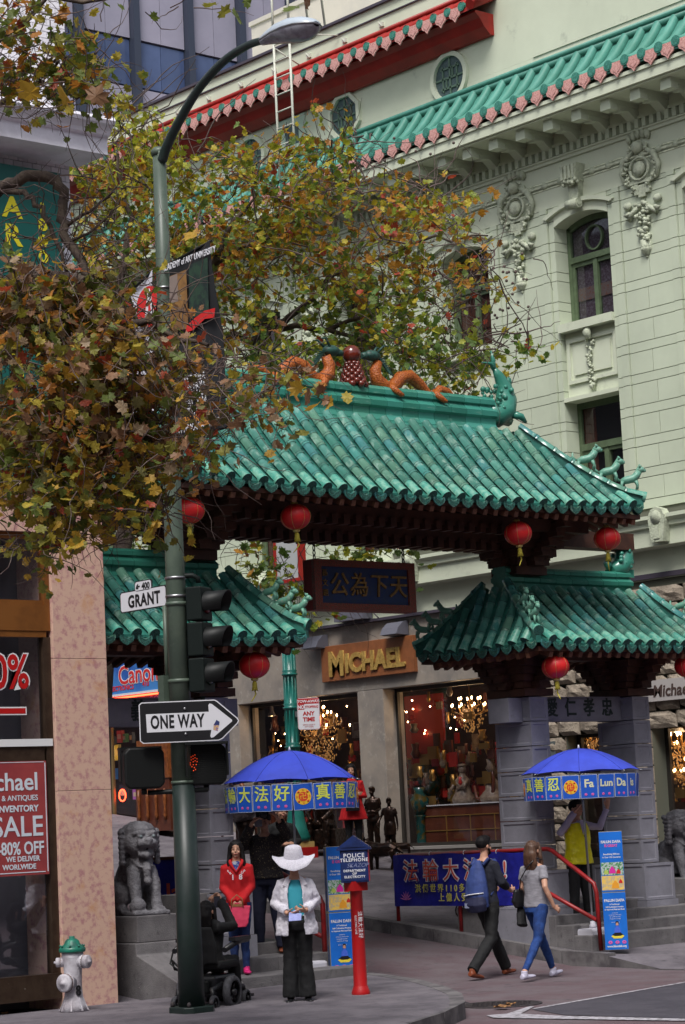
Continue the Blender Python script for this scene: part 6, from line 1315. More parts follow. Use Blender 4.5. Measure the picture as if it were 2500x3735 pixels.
# ================= banner and red rails =================
m_rail = mat('red_rail_paint', (.30, .012, .015), (.20, .012, .012), scale=8, rough=.4); m_nb = mat('blue_banner_cloth', (.010, .012, .19), (.018, .02, .30), scale=3.5, rough=.5, bump=.6, bscale=9)
XR = 22.95
def rail(label, parts, base, group=None):
    t = thing('handrail', label, 'railing', base, group=group)
    for nm, pts, r in parts: MB().tube([Vector(p)-Vector(base) for p in pts], r, n=12).build(nm, m_rail, t, world=False)
    return t
rail('red pipe handrail running down the right hand steps', [('top_rail', [(XR, 25.6, 1.36), (XR, 23.2, 1.38), (XR, 22.53, 1.39), (XR, 22.44, 1.36), (XR, 21.85, 1.0), (XR, 21.72, .92), (XR, 21.68, .80), (XR, 21.66, .05)], .030), ('mid_rail', [(XR, 22.95, .88), (XR, 22.80, .88), (XR, 22.66, .85), (XR, 21.7, .44)], .028), ('post', [(XR, 25.6, .3), (XR, 25.6, 1.36)], .028), ('post', [(XR, 24.3, .2), (XR, 24.3, 1.36)], .028), ('post', [(XR, 22.92, .2), (XR, 22.92, 1.38)], .03)], (XR, 23.5, .1))
XQ = 18.72
rail('red pipe handrail seen behind the woman in the white hat', [('top_rail', [(XQ, 25.8, 1.5), (XQ, 23.2, 1.35), (XQ, 22.55, 1.1), (XQ, 22.3, .98), (XQ, 22.25, .9), (XQ, 22.25, .02)], .032), ('mid_rail', [(XQ, 23.2, .80), (XQ, 22.25, .50)], .028), ('post', [(XQ, 24.2, .2), (XQ, 24.2, 1.4)], .03)], (XQ, 23, .1))
bn = thing('banner', 'long dark blue banner with red and white characters tied to the rail', 'banner', (XR-.05, 24.24, 1.02), rot=ROT_XF)
b = MB(); n = 26; vs = []
for s in (0, 1):
    for i in range(7):
        for j in range(n+1):
            u = j/n; w_ = i/6; vs.append((-1.36+2.74*u, .345-.72*w_+.012*math.sin(u*19)*(1 if i == 0 else 0), .012*math.sin(u*23+w_*3)+.010*math.sin(u*9-w_*4)-.004*s))
m_ = n+1; b.add(vs, [(s*7*m_+i*m_+j, s*7*m_+(i+1)*m_+j, s*7*m_+(i+1)*m_+j+1, s*7*m_+i*m_+j+1) for s in (0, 1) for i in range(6) for j in range(n)], 0, True)
b.build('cloth', m_nb, bn, world=False)
m_bred = mat('banner_red', (.55, .08, .05), rough=.6); m_bye = mat('banner_yellow', (.52, .48, .10), rough=.6)
for i, ch in enumerate('法輪大法好!'):
    x = 24.24-pX((1512, 1584, 1658, 1733, 1795, 1856)[i], 3175, XR).y; text(ch, bn, (x, .10, .020), .32, m_refl, off=.015, ext=.003); text(ch, bn, (x, .10, .026), .32, m_bred, off=.0, ext=.003)
for tx, y, x0 in (('洪傳世界110多個', -.134, -.90), ('上億人受益', -.263, -.42)):
    text(tx, bn, (x0, y, .022), .125, m_bye, ax='LEFT', off=.0015, ext=.003, space=1.5)
for x in (-1.10, 1.15):
    b = MB()
    for k in range(7):
        a = R(15+k*25); b.prism([(x, -.29), (x+math.cos(a-.12)*.07, -.29+math.sin(a-.12)*.08), (x+math.cos(a)*.13, -.29+math.sin(a)*.13), (x+math.cos(a+.12)*.07, -.29+math.sin(a+.12)*.08)], .017+.0006*k, .019+.0006*k)
    b.build('lotus_print', mat('pink_petal', (.55, .16, .42), rough=.6), bn, world=False)
b = MB()
for x in (-1.3, -.6, .1, .75, 1.33): b.tube([(x+.02*math.cos(a*.628), .355+.035*math.sin(a*.628)-.0, -.04+.05*math.cos(a*.628)) for a in range(11)], .005, n=5)
b.build('ties', m_refl, bn, world=False, kind='stuff')
# ---- litter ----
cp = thing('paper_cup', 'white paper cup lying on its side against the curb', 'cup', pZ(2050, 3490, -.10)); M = (_r*1.0-_v*.4).to_track_quat('Z', 'Y').to_matrix().to_4x4()
MB().lathe([(.03, -.055), (.042, .055), (.045, .057), (.041, .05), (.028, -.05)], (0, 0, .045), n=18, M=M, caps=False).lathe([(.0, -.054), (.03, -.055)], (0, 0, .045), n=18, M=M, caps=False).build('cup_body', m_refl, cp, world=False)
m_dleaf = mat('dry_leaf', (.30, .16, .06), (.16, .07, .03), scale=20, rough=.9); LEAF = [(0, -.42), (.10, -.24), (.34, -.30), (.36, -.10), (.54, .04), (.40, .12), (.42, .36), (.22, .30), (0, .55), (-.22, .30), (-.42, .36), (-.40, .12), (-.54, .04), (-.36, -.10), (-.34, -.30), (-.10, -.24)]
def dry(x, y, z, s, i, lb):
    p = pZ(x, y, z); b = MB(); random.seed(i); a = random.uniform(0, 6)
    vs = [(0, 0, .012)]+[(q[0]*s, q[1]*s, .006+random.uniform(0, .035)) for q in LEAF]; b.add(vs, [(0, 1+k, 1+(k+1) % 16) for k in range(16)])
    o = b.build('fallen_leaf', m_dleaf, world=False); o.location = p; o.rotation_euler = (0, 0, a); tag(o, lb, 'leaf', 'dry leaves on the road')
for i, (x, y, z, s, lb) in enumerate(((1830, 3678, -.125, .2, 'large curled tan leaf lying across the manhole cover'), (1865, 3668, -.125, .14, 'smaller leaf on the far side of the manhole cover'), (1650, 3690, -.14, .13, 'tan leaf at the foot of the curved curb end'), (1545, 3712, -.14, .09, 'leaf against the curved curb nearest the photo bottom'), (1950, 3492, -.12, .16, 'brown leaf in the gutter behind the woman in jeans'), (2140, 3505, -.12, .12, 'tan leaf in the gutter right of the paper cup'), (60, 3712, .01, .10, 'dead leaf on the sidewalk left of the hydrant'), (20, 3700, .01, .08, 'dead leaf at the far left of the sidewalk'))): dry(x, y, z, s, i, lb)
random.seed(12); b = MB()
for k in range(90):
    x, y = random.uniform(0, 2450), random.uniform(3560, 3735); z = .012+(zL(*pZ(x, y, 0).xy) if x < 1400 else -.138-.012); p = pZ(x, y, z); s = random.uniform(.006, .018); b.add([p+Vector((random.uniform(-s, s), random.uniform(-s, s), random.uniform(0, .006))) for _ in range(3)], [(0, 1, 2)])
b.build('small_litter', mat('litter_pale', (.4, .36, .34), (.12, .07, .05), scale=3, rough=.9), kind='stuff')
# ================= organic helpers =================
_tex = bpy.data.textures.new('folds', 'CLOUDS'); _tex.noise_scale = .09; _tex.noise_depth = 2
_tex2 = bpy.data.textures.new('carving', 'CLOUDS'); _tex2.noise_scale = .05; _tex2.noise_depth = 3
def organic(b, name, mats, parent, vox=.012, sm=3, disp=0.0, tex=None, world=False):
    o = b.build(name, mats, parent, world=world)
    m = o.modifiers.new('r', 'REMESH'); m.mode = 'VOXEL'; m.voxel_size = vox; m.use_smooth_shade = True
    if disp: d = o.modifiers.new('d', 'DISPLACE'); d.texture = tex or _tex; d.strength = disp; d.mid_level = .5; d.texture_coords = 'LOCAL'
    if sm: s = o.modifiers.new('s', 'SMOOTH'); s.iterations = sm; s.factor = .5
    return o
V = Vector
def hand(b, w, d, n, curl=.5, side=1, s=1.0):
    """w wrist, d direction of the hand, n palm normal; thumb leaves the side of the palm"""
    w, d, n = V(w), V(d).normalized(), V(n).normalized(); x = d.cross(n).normalized()*side; n = x.cross(d).normalized()*side; n = V(n)
    b.tube([w-d*.02*s, w+d*.03*s, w+d*.085*s], [(.024*s, .018*s), (.034*s, .016*s), (.036*s, .014*s)], n=8, up=n)
    for k, (o, L) in enumerate(((-.027, .066), (-.009, .076), (.009, .071), (.026, .056))):
        p = w+d*.082*s+x*o*s; a = curl*1.1; q1 = p+(d*math.cos(a*.6)+n*math.sin(a*.6))*L*.45*s; q2_ = q1+(d*math.cos(a*1.5)+n*math.sin(a*1.5))*L*.32*s; q3 = q2_+(d*math.cos(a*2.2)+n*math.sin(a*2.2))*L*.25*s
        b.tube([p-d*.02*s, p, q1, q2_, q3], [.009*s, .0095*s, .009*s, .0082*s, .0065*s], n=6)
    p = w+d*.025*s-x*.028*s; b.tube([w+d*.01*s, p, p+(-x*.6+d*.7+n*.35)*.04*s, p+(-x*.45+d*1.0+n*.6)*.068*s], [.014*s, .0125*s, .0105*s, .008*s], n=6)
def headm(b, c, tilt=0, yaw=0, s=1.0):
    M = Matrix.Rotation(yaw, 3, 'Z') @ Matrix.Rotation(tilt, 3, 'X')
    P = lambda x, y, z: V(c)+M @ V((x, y, z))*s; M4 = M.to_4x4()
    b.ball(P(0, .012, .03), (.076*s, .094*s, .088*s), 14, M=M4); b.ball(P(0, -.022, -.03), (.060*s, .066*s, .070*s), 12, M=M4); b.ball(P(0, -.052, -.078), (.032*s, .030*s, .026*s), 10, M=M4)
    b.tube([P(0, -.086, .02), P(0, -.103, -.018), P(0, -.098, -.028)], [.008*s, .014*s, .012*s], n=6)
    for q in (-1, 1): b.ball(P(q*.076, .008, -.005), (.010*s, .018*s, .030*s), 8, M=M4); b.ball(P(q*.036, -.068, -.03), (.020*s, .018*s, .018*s), 8, M=M4)
    b.tube([P(-.022, -.086, -.052), P(0, -.092, -.052), P(.022, -.086, -.052)], [.005*s, .008*s, .005*s], n=6)
    return P, M4
m_eye = mat('dark_eye', (.01, .008, .008), rough=.2); m_lip = mat('lip', (.38, .10, .09), rough=.5); m_hair = mat('black_hair', (.006, .005, .006), (.012, .010, .010), scale=40, spec=.15, rough=.55, stretch=(1, 1, .15), bump=.4, bscale=70); m_hairB = mat('brown_hair', (.060, .028, .016), (.10, .05, .03), scale=26, rough=.45, stretch=(1, 1, .15), bump=.5, bscale=60)
def limb(b, pts, rs, n=10, up=None): b.tube(pts, rs, n=n, up=up)
BASE = dict(sh=((.150, 0, 1.365), (-.150, 0, 1.365)), el=((.20, .02, 1.12), (-.20, .02, 1.12)), wr=((.20, -.06, .88), (-.20, -.06, .88)), hd=((0, -.1, -1), (0, -.1, -1)), hn=((-1, 0, 0), (1, 0, 0)), curl=(.5, .5),
            hip=((.085, 0, .92), (-.085, 0, .92)), kn=((.09, -.01, .50), (-.09, -.01, .50)), an=((.09, .02, .09), (-.09, .02, .09)), toe=((.15, -1, 0), (-.15, -1, 0)), head=(0, 0), hc=(0, -.01, 1.595), lean=0.0, chest=1.0, shs=1.0)
def figure(label, base, facing, H, pose, clothes, skin=m_skin, name='person', cat='person', group=None, hair=None, face=True, voxb=.008):
    K = dict(BASE); K.update(pose); s = H/1.72; rz = math.atan2(facing.y, facing.x)+math.pi/2
    t = thing(name, label, cat, base, group=group, rz=rz); S_ = lambda p: V(p)*s
    sh, el, wr, hip, kn, an = [[S_(q) for q in K[k]] for k in ('sh', 'el', 'wr', 'hip', 'kn', 'an')]; ch = K['chest']
    spine = [V((0, .0, .90)), V((0, .005, 1.02)), V((0, -.005, 1.16)), V((0, -.005, 1.30)), V((0, .0, 1.40)), V((0, 0, 1.46))]
    ln = K['lean']; spine = [V((p.x, p.y-(p.z-.9)*ln, p.z))*s for p in spine]
    def torso(b, k, z0=0, z1=6):
        rr = [(.160, .115), (.138, .100), (.148, .105), (.158, .110), (.118, .080), (.055, .052)]
        b.tube(spine[z0:z1], [(a*s*ch+k, c*s*ch+k) for a, c in rr[z0:z1]], n=14, up=(0, 1, 0))
    b = MB(); torso(b, 0)
    hc = S_(K['hc']); b.tube([spine[4], spine[5], hc-V((0, 0, .06))*s], [.065*s, .052*s, .048*s], n=10)
    Pf, M4 = headm(b, hc, K['head'][0], K['head'][1], s)
    for i in (0, 1):
        limb(b, [spine[4]+V(((.06 if i == 0 else -.06)*s, 0, -.01)), sh[i], el[i], el[i].lerp(wr[i], .3), wr[i]], [.06*s, .050*s, .036*s, .036*s, .024*s]); hand(b, wr[i], K['hd'][i], K['hn'][i], K['curl'][i], 1 if i == 0 else -1, s)
        limb(b, [hip[i], kn[i], kn[i].lerp(an[i], .3), an[i]], [.085*s, .055*s, .052*s, .034*s]); td = V(K['toe'][i]).normalized()
        b.tube([an[i], an[i]-V((0, 0, .04))*s], [.03*s, .028*s], n=8)
    organic(b, 'body', skin, t, voxb*s, 1)
    if face:
        b = MB()
        for q in (-1, 1): b.ball(Pf(q*.030, -.083, .010), (.011*s, .006*s, .005*s), 8, M=M4); b.tube([Pf(q*.046, -.080, .030), Pf(q*.030, -.088, .034), Pf(q*.016, -.087, .030)], .0028*s, n=5)
        b.build('eyes', m_eye, t, world=False); MB().tube([Pf(-.024, -.090, -.050), Pf(0, -.0985, -.053), Pf(.024, -.090, -.050)], [.003*s, .0055*s, .003*s], n=6).build('lips', m_lip, t, world=False)
    for g in clothes:
        kind, m = g[0], g[1]; o_ = g[2] if len(g) > 2 else {}
        k = o_.get('k', .022)*s; vx = o_.get('vox', .012)
        if kind == 'top':
            b = MB(); torso(b, k, 0 if o_.get('long', 1) else 1, 6 if o_.get('collar', 0) else 5)
            if not o_.get('collar', 0): b.tube([spine[4]-V((0, 0, .03)), spine[4]+V((0, 0, .04*s))], [(.115*s+k, .08*s+k), (.065*s, .06*s)], n=14, up=(0, 1, 0))
            zb = o_.get('hem', .86); b.tube([V((0, -.0, zb))*s, spine[0], spine[1]], [(.165*s*ch+k*1.3, .12*s*ch+k*1.3), (.160*s*ch+k*1.2, .115*s*ch+k*1.2), (.14*s*ch+k, .10*s*ch+k)], n=16, up=(0, 1, 0))
            for i in (0, 1):
                f = o_.get('sleeve', 1.0); e2 = el[i].lerp(wr[i], (f-.5)*2) if f > .5 else sh[i].lerp(el[i], f*2)
                pts = [spine[4]+V(((.05 if i == 0 else -.05)*s, 0, -.03*s)), sh[i]]+([el[i], e2] if f > .5 else [e2]); rs = [.055*s+k, .046*s+k]+([.042*s+k, .030*s+k*1.05] if f > .5 else [.048*s+k])
                limb(b, pts, rs)
            organic(b, o_.get('name', 'top'), m, t, vx, 3, o_.get('disp', .026))
        elif kind == 'legs':
            b = MB(); b.tube([V((0, 0, 1.0))*s, V((0, 0, .93))*s, V((0, 0, .83))*s], [(.142*s*ch+k*.6, .105*s*ch+k*.6), (.162*s*ch+k*.8, .118*s*ch+k*.8), (.15*s+k, .11*s+k)], n=14, up=(0, 1, 0))
            fl = o_.get('flare', 0.0); tight = o_.get('tight', 0)
            for i in (0, 1):
                e = kn[i].lerp(an[i], o_.get('len', 1.02)); limb(b, [hip[i], hip[i].lerp(kn[i], .5), kn[i], kn[i].lerp(an[i], .5), e], [.092*s+k*.6, .080*s+k*.8, (.060+(0 if tight else .012))*s+k*.6, (.052+(0 if tight else .018)+fl*.4)*s+k*.4, (.040+(0 if tight else .026)+fl)*s+k*.3], n=12)
            organic(b, 'trousers', m, t, vx, 2, o_.get('disp', .022))
        elif kind == 'shoes':
            for i in (0, 1):
                td = V(K['toe'][i]).normalized(); a_ = an[i]; b = MB(); ft = a_-V((0, 0, .055))*s
                b.tube([ft-td*.055*s, ft, ft+td*.09*s, ft+td*.165*s, ft+td*.20*s], [(.036*s, .032*s), (.042*s, .036*s), (.046*s, .028*s), (.040*s, .022*s), (.02*s, .014*s)], n=10, up=(0, 0, 1)); b.tube([a_-V((0, 0, .05))*s, a_+V((0, 0, .02))*s], [.046*s, .042*s], n=10)
                organic(b, 'shoe', m, t, .009, 1)
    if hair:
        b = MB(); st = hair[0]; m = hair[1]
        b.ball(Pf(0, .022, .045), (.086*s, .100*s, .090*s), 14, M=M4); 
        if st == 'long':
            b.tube([Pf(0, .06, .06), Pf(0, .085, -.05), Pf(0, .08, -.16), Pf(0, .075, hair[2] if len(hair) > 2 else -.27)], [(.085*s, .06*s), (.098*s, .062*s), (.105*s, .05*s), (.07*s, .03*s)], n=12, up=(0, 1, 0))
            for q in (-1, 1): b.tube([Pf(q*.045, -.045, .10), Pf(q*.078, -.035, .03), Pf(q*.088, -.02, -.07), Pf(q*.095, -.03, -.17), Pf(q*.10, -.045, -.24)], [.024*s, .026*s, .030*s, .032*s, .015*s], n=8)
        else:
            b.ball(Pf(0, -.03, .092), (.070*s, .065*s, .045*s), 10, M=M4)
            if 'beard' in st: b.tube([Pf(-.066, -.02, -.03), Pf(-.045, -.055, -.085), Pf(0, -.078, -.098), Pf(.045, -.055, -.085), Pf(.066, -.02, -.03)], .016*s, n=8)
        organic(b, 'hair', m, t, .010, 1, .008, _tex2)
    return t, Pf, s, dict(sh=sh, el=el, wr=wr, hip=hip, kn=kn, an=an, spine=spine)
toCam = -_v
def at(x, y, z): return pZ(x, y, z)
# ---- woman in white hat ----
m_white = mat('white_jacket_cloth', (.62, .60, .66), (.52, .50, .57), scale=9, rough=.8, bump=.3, bscale=60); m_cyan = mat('turquoise_shirt', (.04, .33, .42), rough=.8); m_black = mat('black_trousers', (.008, .008, .009), rough=.8); m_blkL = mat('black_leather', (.012, .012, .014), rough=.3)
wp = at(1095, 3662, .01)
t, Pf, s, J = figure('woman in a wide white sun hat and white jacket reading a blue leaflet', wp, (toCam+_r*.02).normalized(), 1.58, dict(head=(.42, 0), hc=(0, -.035, 1.585), el=((.235, .03, 1.14), (-.235, .03, 1.14)), wr=((.11, -.24, 1.055), (-.09, -.25, 1.03)), hd=((-.8, -.5, .1), (.8, -.5, 0)), hn=((-.2, .6, .7), (.2, .5, .8)), curl=(.7, .5), chest=1.08, kn=((.085, 0, .50), (-.085, 0, .50)), an=((.10, .02, .09), (-.10, .02, .09))),
    [('top', m_cyan, dict(k=.008, sleeve=.2, hem=.95, disp=.004, name='shirt')), ('legs', m_black, dict(k=.018, flare=.030)), ('shoes', m_blkL)], hair=('short', m_hair))
def jacket(t, J, s, m, k=.030, gap=.55, hem=.78, z1=1.42):
    b = MB(); n = 22; vs = []; zs_ = [z1, 1.36, 1.25, 1.12, 1.0, .90, hem]; rr = [(.08, .075), (.125, .095), (.16, .12), (.155, .12), (.175, .135), (.195, .15), (.205, .155)]; th = .014
    for q, (z, (a, c)) in enumerate(zip(zs_, rr)):
        g = gap*(.55 if q < 1 else (.9+.0*q) if q < 5 else .8)
        for lay in (0, 1):
            for j in range(n+1):
                an_ = -math.pi/2+g+(2*math.pi-2*g)*j/n; e = k+(0 if lay else -th)+.006*math.sin(j*2.1+q); vs.append((math.cos(an_)*(a+e)*s*1.05, math.sin(an_)*(c+e)*s*1.1-.01, z*s))
    m_ = n+1; fs = []
    for q in range(len(zs_)-1):
        o0, o1 = q*2*m_, (q+1)*2*m_
        for j in range(n): fs += [(o0+j, o1+j, o1+j+1, o0+j+1), (o0+m_+j, o0+m_+j+1, o1+m_+j+1, o1+m_+j)]
        fs += [(o0, o0+m_, o1+m_, o1), (o0+n, o1+n, o1+m_+n, o0+m_+n)]
    e0 = (len(zs_)-1)*2*m_
    for j in range(n): fs += [(j, j+1, m_+j+1, m_+j), (e0+j, e0+m_+j, e0+m_+j+1, e0+j+1)]
    b.add(vs, fs, 0, True)
    for i in (0, 1):
        sh, el, wr = J['sh'][i], J['el'][i], J['wr'][i]; x = (.03 if i == 0 else -.03)*s
        b.tube([V((x*2.2, 0, 1.375*s)), sh+V((0, 0, -.005)), sh.lerp(el, .5), el, el.lerp(wr, .5), el.lerp(wr, .9)], [.060*s, .068*s, .066*s, .064*s, .054*s, .050*s], n=12)
    organic(b, 'jacket', m, t, .009, 2, .034)
    b = MB()
    for q in (-1, 1): b.prism([(q*.055*s, 1.455*s), (q*.10*s, 1.43*s), (q*.145*s, 1.35*s), (q*.075*s, 1.31*s)][::q], -.0, .014, 0, Matrix(((1, 0, 0, 0), (0, 0, -1, -.115*s), (0, 1, 0, 0), (0, 0, 0, 1))))
    b.build('lapels', m, t, world=False, bevel=.006)
    b = MB()
    for z in (1.2, 1.1, 1.0): b.ball((.085*s, -.155*s, z*s), .008)
    b.build('buttons', m_refl, t, world=False)
jacket(t, J, s, m_white, gap=.50)
b = MB(); hc = Pf(0, .01, .075); Mh = Matrix.Rotation(.22, 4, 'X'); b.lathe([(.0, .125), (.06, .125), (.085, .11), (.098, .05), (.105, 0), (.105, -.004), (.09, 0), (.08, .09), (.0, .11)], hc, n=28, M=Mh, caps=False)
n = 40; vs = []
for lay in (0, 1):
    for i in range(7):
        f = i/6
        for j in range(n):
            a = 2*math.pi*j/n; rr = .100+.115*f; z = -.012*f-.075*f*f*abs(math.sin(a))**2+.035*f*f*abs(math.cos(a))**3+(-.006 if lay else 0)+.004*math.sin(a*9)*f; vs.append(Mh @ V((math.cos(a)*rr*1.05, math.sin(a)*rr*.95, z))+hc)
fs = [(q*7*n+i*n+j, q*7*n+(i+1)*n+j, q*7*n+(i+1)*n+(j+1) % n, q*7*n+i*n+(j+1) % n) for q in (0, 1) for i in range(6) for j in range(n)]+[(6*n+j, 13*n+j, 13*n+(j+1) % n, 6*n+(j+1) % n) for j in range(n)]
b.add(vs, fs, 0, True); b.build('sun_hat', mat('white_crochet', (.72, .70, .78), (.58, .56, .64), scale=70, lo=.4, hi=.6, rough=.8, bump=.8, bscale=150), t, world=False)
lf = thing('leaflet', 'open blue leaflet held by the woman in the white hat', 'leaflet', wp+V((0, 0, 1.0*s))+toCam*.30-_r*.0, rot=frame_rot(_r, V((0, 0, 1))*.8-_v*-.5)); MB().prism([(-.07, -.055), (.06, -.05), (.065, .03), (-.065, .045)], 0, .004).prism([(-.065, .03), (.05, .05), (.06, .085), (-.05, .06)], .002, .006).build('paper', mat('blue_leaflet', (.03, .06, .35), (.08, .12, .45), scale=20, rough=.35), lf, world=False)
# ---- woman in red hoodie ----
m_redc = mat('red_hoodie_cloth', (.50, .008, .012), (.42, .006, .010), scale=5, rough=.85); m_jean = mat('blue_jeans', (.012, .035, .13), (.008, .02, .08), scale=12, rough=.85); m_pinks = mat('hot_pink_shoe', (.60, .02, .16), rough=.6); m_plaid = mat('blue_plaid', (.02, .05, .25), (.4, .42, .5), scale=26, lo=.5, hi=.56, rough=.8)
gp = at(880, 3556, .17)
t, Pf, s, J = figure('smiling woman in a red hoodie and jeans standing on the low steps', gp, toCam, 1.56, dict(chest=.88, el=((.180, .02, 1.12), (-.180, .02, 1.12)), wr=((.045, -.17, .93), (-.045, -.17, .93)), hd=((-.35, -.3, -.9), (.35, -.3, -.9)), hn=((-.5, .8, 0), (.5, .8, 0)), curl=(.9, .9), kn=((.07, 0, .50), (-.07, 0, .50)), an=((.075, .02, .09), (-.075, .02, .09)), toe=((.2, -1, 0), (-.2, -1, 0))),
    [('top', m_redc, dict(k=.020, hem=.84, name='hoodie', disp=.02)), ('legs', m_jean, dict(k=.006, tight=1)), ('shoes', m_pinks)], hair=('long', m_hair))
MB().prism([(-.05, 1.435), (0, 1.31), (.05, 1.435), (.03, 1.45), (-.03, 1.45)], 0, .01, 0, Matrix(((s, 0, 0, 0), (0, 0, -1, -.130*s), (0, s, 0, 0), (0, 0, 0, 1)))).build('shirt_front', m_plaid, t, world=False)
MB().tube([(-.085*s, -.03*s, 1.47*s), (-.07*s, -.10*s, 1.42*s), (0, -.140*s, 1.31*s), (.07*s, -.10*s, 1.42*s), (.085*s, -.03*s, 1.47*s), (0, .10*s, 1.46*s), (-.085*s, -.03*s, 1.47*s)], .022*s, n=8).build('hood_edge', m_redc, t, world=False)
for tx, x, z, sz in (('1', -.045, 1.245, .085), ('8', .055, 1.245, .085)): text(tx, t, (x*s, -.168*s, z*s), sz, m_refl, rot=(R(90), 0, 0), off=.002)
for i, (ch, x, z, a) in enumerate((('F', -.10, 1.325, 40), ('R', -.075, 1.30, 25), ('U', .075, 1.30, -25), ('P', .10, 1.32, -40))): text(ch, t, (x*s, -.158*s, z*s), .042, m_refl, rot=(R(90), R(-a), 0), off=.001)
m_bagp = mat('coral_pink_bag', (.72, .055, .13), (.6, .04, .10), scale=5, rough=.6); m_tan = mat('tan_leather', (.25, .11, .04), rough=.5)
hb = thing('handbag', 'coral pink folding tote held in front of the woman in the red hoodie', 'handbag', gp+V((0, 0, .60))+toCam*.20, rot=ROT_V)
organic(MB().prism([(-.155, .20), (-.12, .0), (-.09, -.045), (.09, -.045), (.12, .0), (.155, .20)][::-1], -.05, .05).prism([(-.03, .24), (-.03, .2), (.03, .2), (.03, .24)][::-1], -.01, .01), 'bag_body', m_bagp, hb, .01, 2, .012)
MB().box(-.055, .055, .195, .225, .046, .056).build('flap', m_tan, hb, world=False); MB().tube([(-.07, .18, .055), (-.06, .28, .05), (0, .33, .03), (.06, .28, .05), (.07, .18, .055)], .007, n=6).build('handle', m_tan, hb, world=False)
# ---- photographer behind ----
m_dots = mat('dark_dotted_blouse', (.018, .014, .016), (.22, .17, .10), scale=60, lo=.60, hi=.63, rough=.8); m_navy = mat('navy_trousers', (.012, .014, .035), rough=.85); m_brn = mat('brown_shoe', (.20, .05, .02), rough=.45)
php = at(985, 3478, .33)
t, Pf, s, J = figure('person in a dark dotted shirt raising a camera behind the woman in red', php, (toCam-_r*.2).normalized(), 1.72, dict(el=((.30, -.10, 1.42), (-.27, -.12, 1.30)), wr=((.24, -.26, 1.62), (-.08, -.27, 1.60)), hd=((-.5, -.2, .7), (.8, -.1, .5)), hn=((-.8, 0, -.3), (.3, .3, -.8)), curl=(.6, .6), chest=1.12, kn=((.12, -.01, .5), (-.11, -.01, .5)), an=((.16, .02, .09), (-.14, .02, .09))),
    [('top', m_dots, dict(k=.032, hem=.92, name='blouse', sleeve=.92, disp=.02)), ('legs', m_navy, dict(k=.02)), ('shoes', m_brn)], hair=('short', m_hair))
cm = thing('camera', 'dark camera held up by the photographer under the umbrella', 'camera', php+V((0, 0, 1.68))+toCam*.24, rot=ROT_V); MB().box(-.09, .07, -.05, .06, -.06, .0).build('camera_body', m_blk, cm, world=False, bevel=.01); MB().lathe([(.04, 0), (.045, .06), (.038, .07)], n=16).build('lens', m_blkL, cm, world=False); MB().box(-.11, -.02, -.14, -.05, -.05, -.04).build('grey_screen', mat('grey_plastic', (.14, .15, .19), rough=.35), cm, world=False)
# ---- another visitor further back, mostly hidden by the umbrella cards ----
m_gshirt = mat('grey_shirt', (.16, .16, .18), rough=.8)
bp_ = V((22.0, 27.5, zroad(27.5)+.02)); t0_ = pP(1035, 3200, bp_); bp_ = V((t0_.x, t0_.y, zroad(t0_.y)+.01))
figure('person in dark jacket with clasped hands behind the raised camera', bp_, (toCam+_r*.5).normalized(), 1.75, dict(wr=((.05, -.22, 1.12), (-.05, -.22, 1.12)), el=((.25, .0, 1.15), (-.25, 0, 1.15)), hd=((-.8, -.3, .2), (.8, -.3, .2)), hn=((0, .5, -.8), (0, .5, -.8))), [('top', m_black, dict(k=.03, hem=.95, name='jacket', sleeve=.9)), ('legs', m_navy, dict(k=.015)), ('shoes', m_blkL)], hair=('short', m_hair))
# ---- walking couple ----
wd = (V((1, .0, 0))+_v*.22).normalized()
m_nvy = mat('black_navy_shirt', (.010, .011, .02), rough=.85); m_pack = mat('blue_backpack', (.03, .055, .20), (.022, .04, .14), scale=6, rough=.75); m_packd = mat('backpack_dark_bottom', (.018, .02, .055), rough=.7)
mp_ = at(1790, 3567, -.14)
t, Pf, s, J = figure('bearded man with a blue backpack striding across the road', mp_, wd, 1.76, dict(el=((.22, -.02, 1.14), (-.235, -.03, 1.14)), wr=((.14, -.25, 1.05), (-.20, -.25, 1.04)), hd=((-.2, -1, .1), (.1, -1, .1)), hn=((-1, 0, 0), (1, 0, 0)), curl=(.7, .7), hip=((.08, 0, .92), (-.08, 0, .92)), kn=((.09, -.20, .52), (-.09, .06, .48)), an=((.09, -.44, .10), (-.09, .46, .13)), toe=((.05, -1, 0), (-.05, -1, -.25)), head=(0, -.15)),
    [('top', m_nvy, dict(k=.018, sleeve=.78, hem=.9, name='shirt')), ('legs', m_black, dict(k=.014)), ('shoes', m_brn)], hair=('short_beard', m_hair))
def packpart(b, nm, m, vx=.01, d=.01): return organic(b, nm, m, bpk, vx, 2, d)
bpk = thing('backpack', 'slate blue backpack with white zip on the walking man', 'backpack', mp_+V((0, 0, 1.0)), rz=math.atan2(wd.y, wd.x)+math.pi/2)
packpart(MB().tube([(-.02, .19, -.12), (-.02, .215, .02), (-.02, .205, .20), (-.02, .18, .36), (-.02, .16, .46)], [(.155, .10), (.17, .115), (.15, .10), (.10, .07), (.04, .03)], n=14, up=(0, 1, 0)), 'pack_body', m_pack)
packpart(MB().tube([(-.02, .22, -.16), (-.02, .245, -.08), (-.02, .24, .02)], [(.14, .08), (.165, .10), (.155, .085)], n=14, up=(0, 1, 0)), 'front_pocket', m_packd)
MB().tube([(-.17, .27, .06), (-.10, .325, .055), (.0, .34, .045), (.10, .32, .03), (.14, .27, .02)], .008, n=6).build('white_zip', m_refl, bpk, world=False)
for q in (-1, 1): MB().tube([(q*.09, .15, .40), (q*.11, .06, .47), (q*.115, -.05, .46), (q*.12, -.13, .36), (q*.13, -.10, .18), (q*.14, .08, .02)], [.02, .026, .026, .024, .018, .012], n=8, up=(0, 1, 0)).build('strap', m_pack, bpk, world=False)
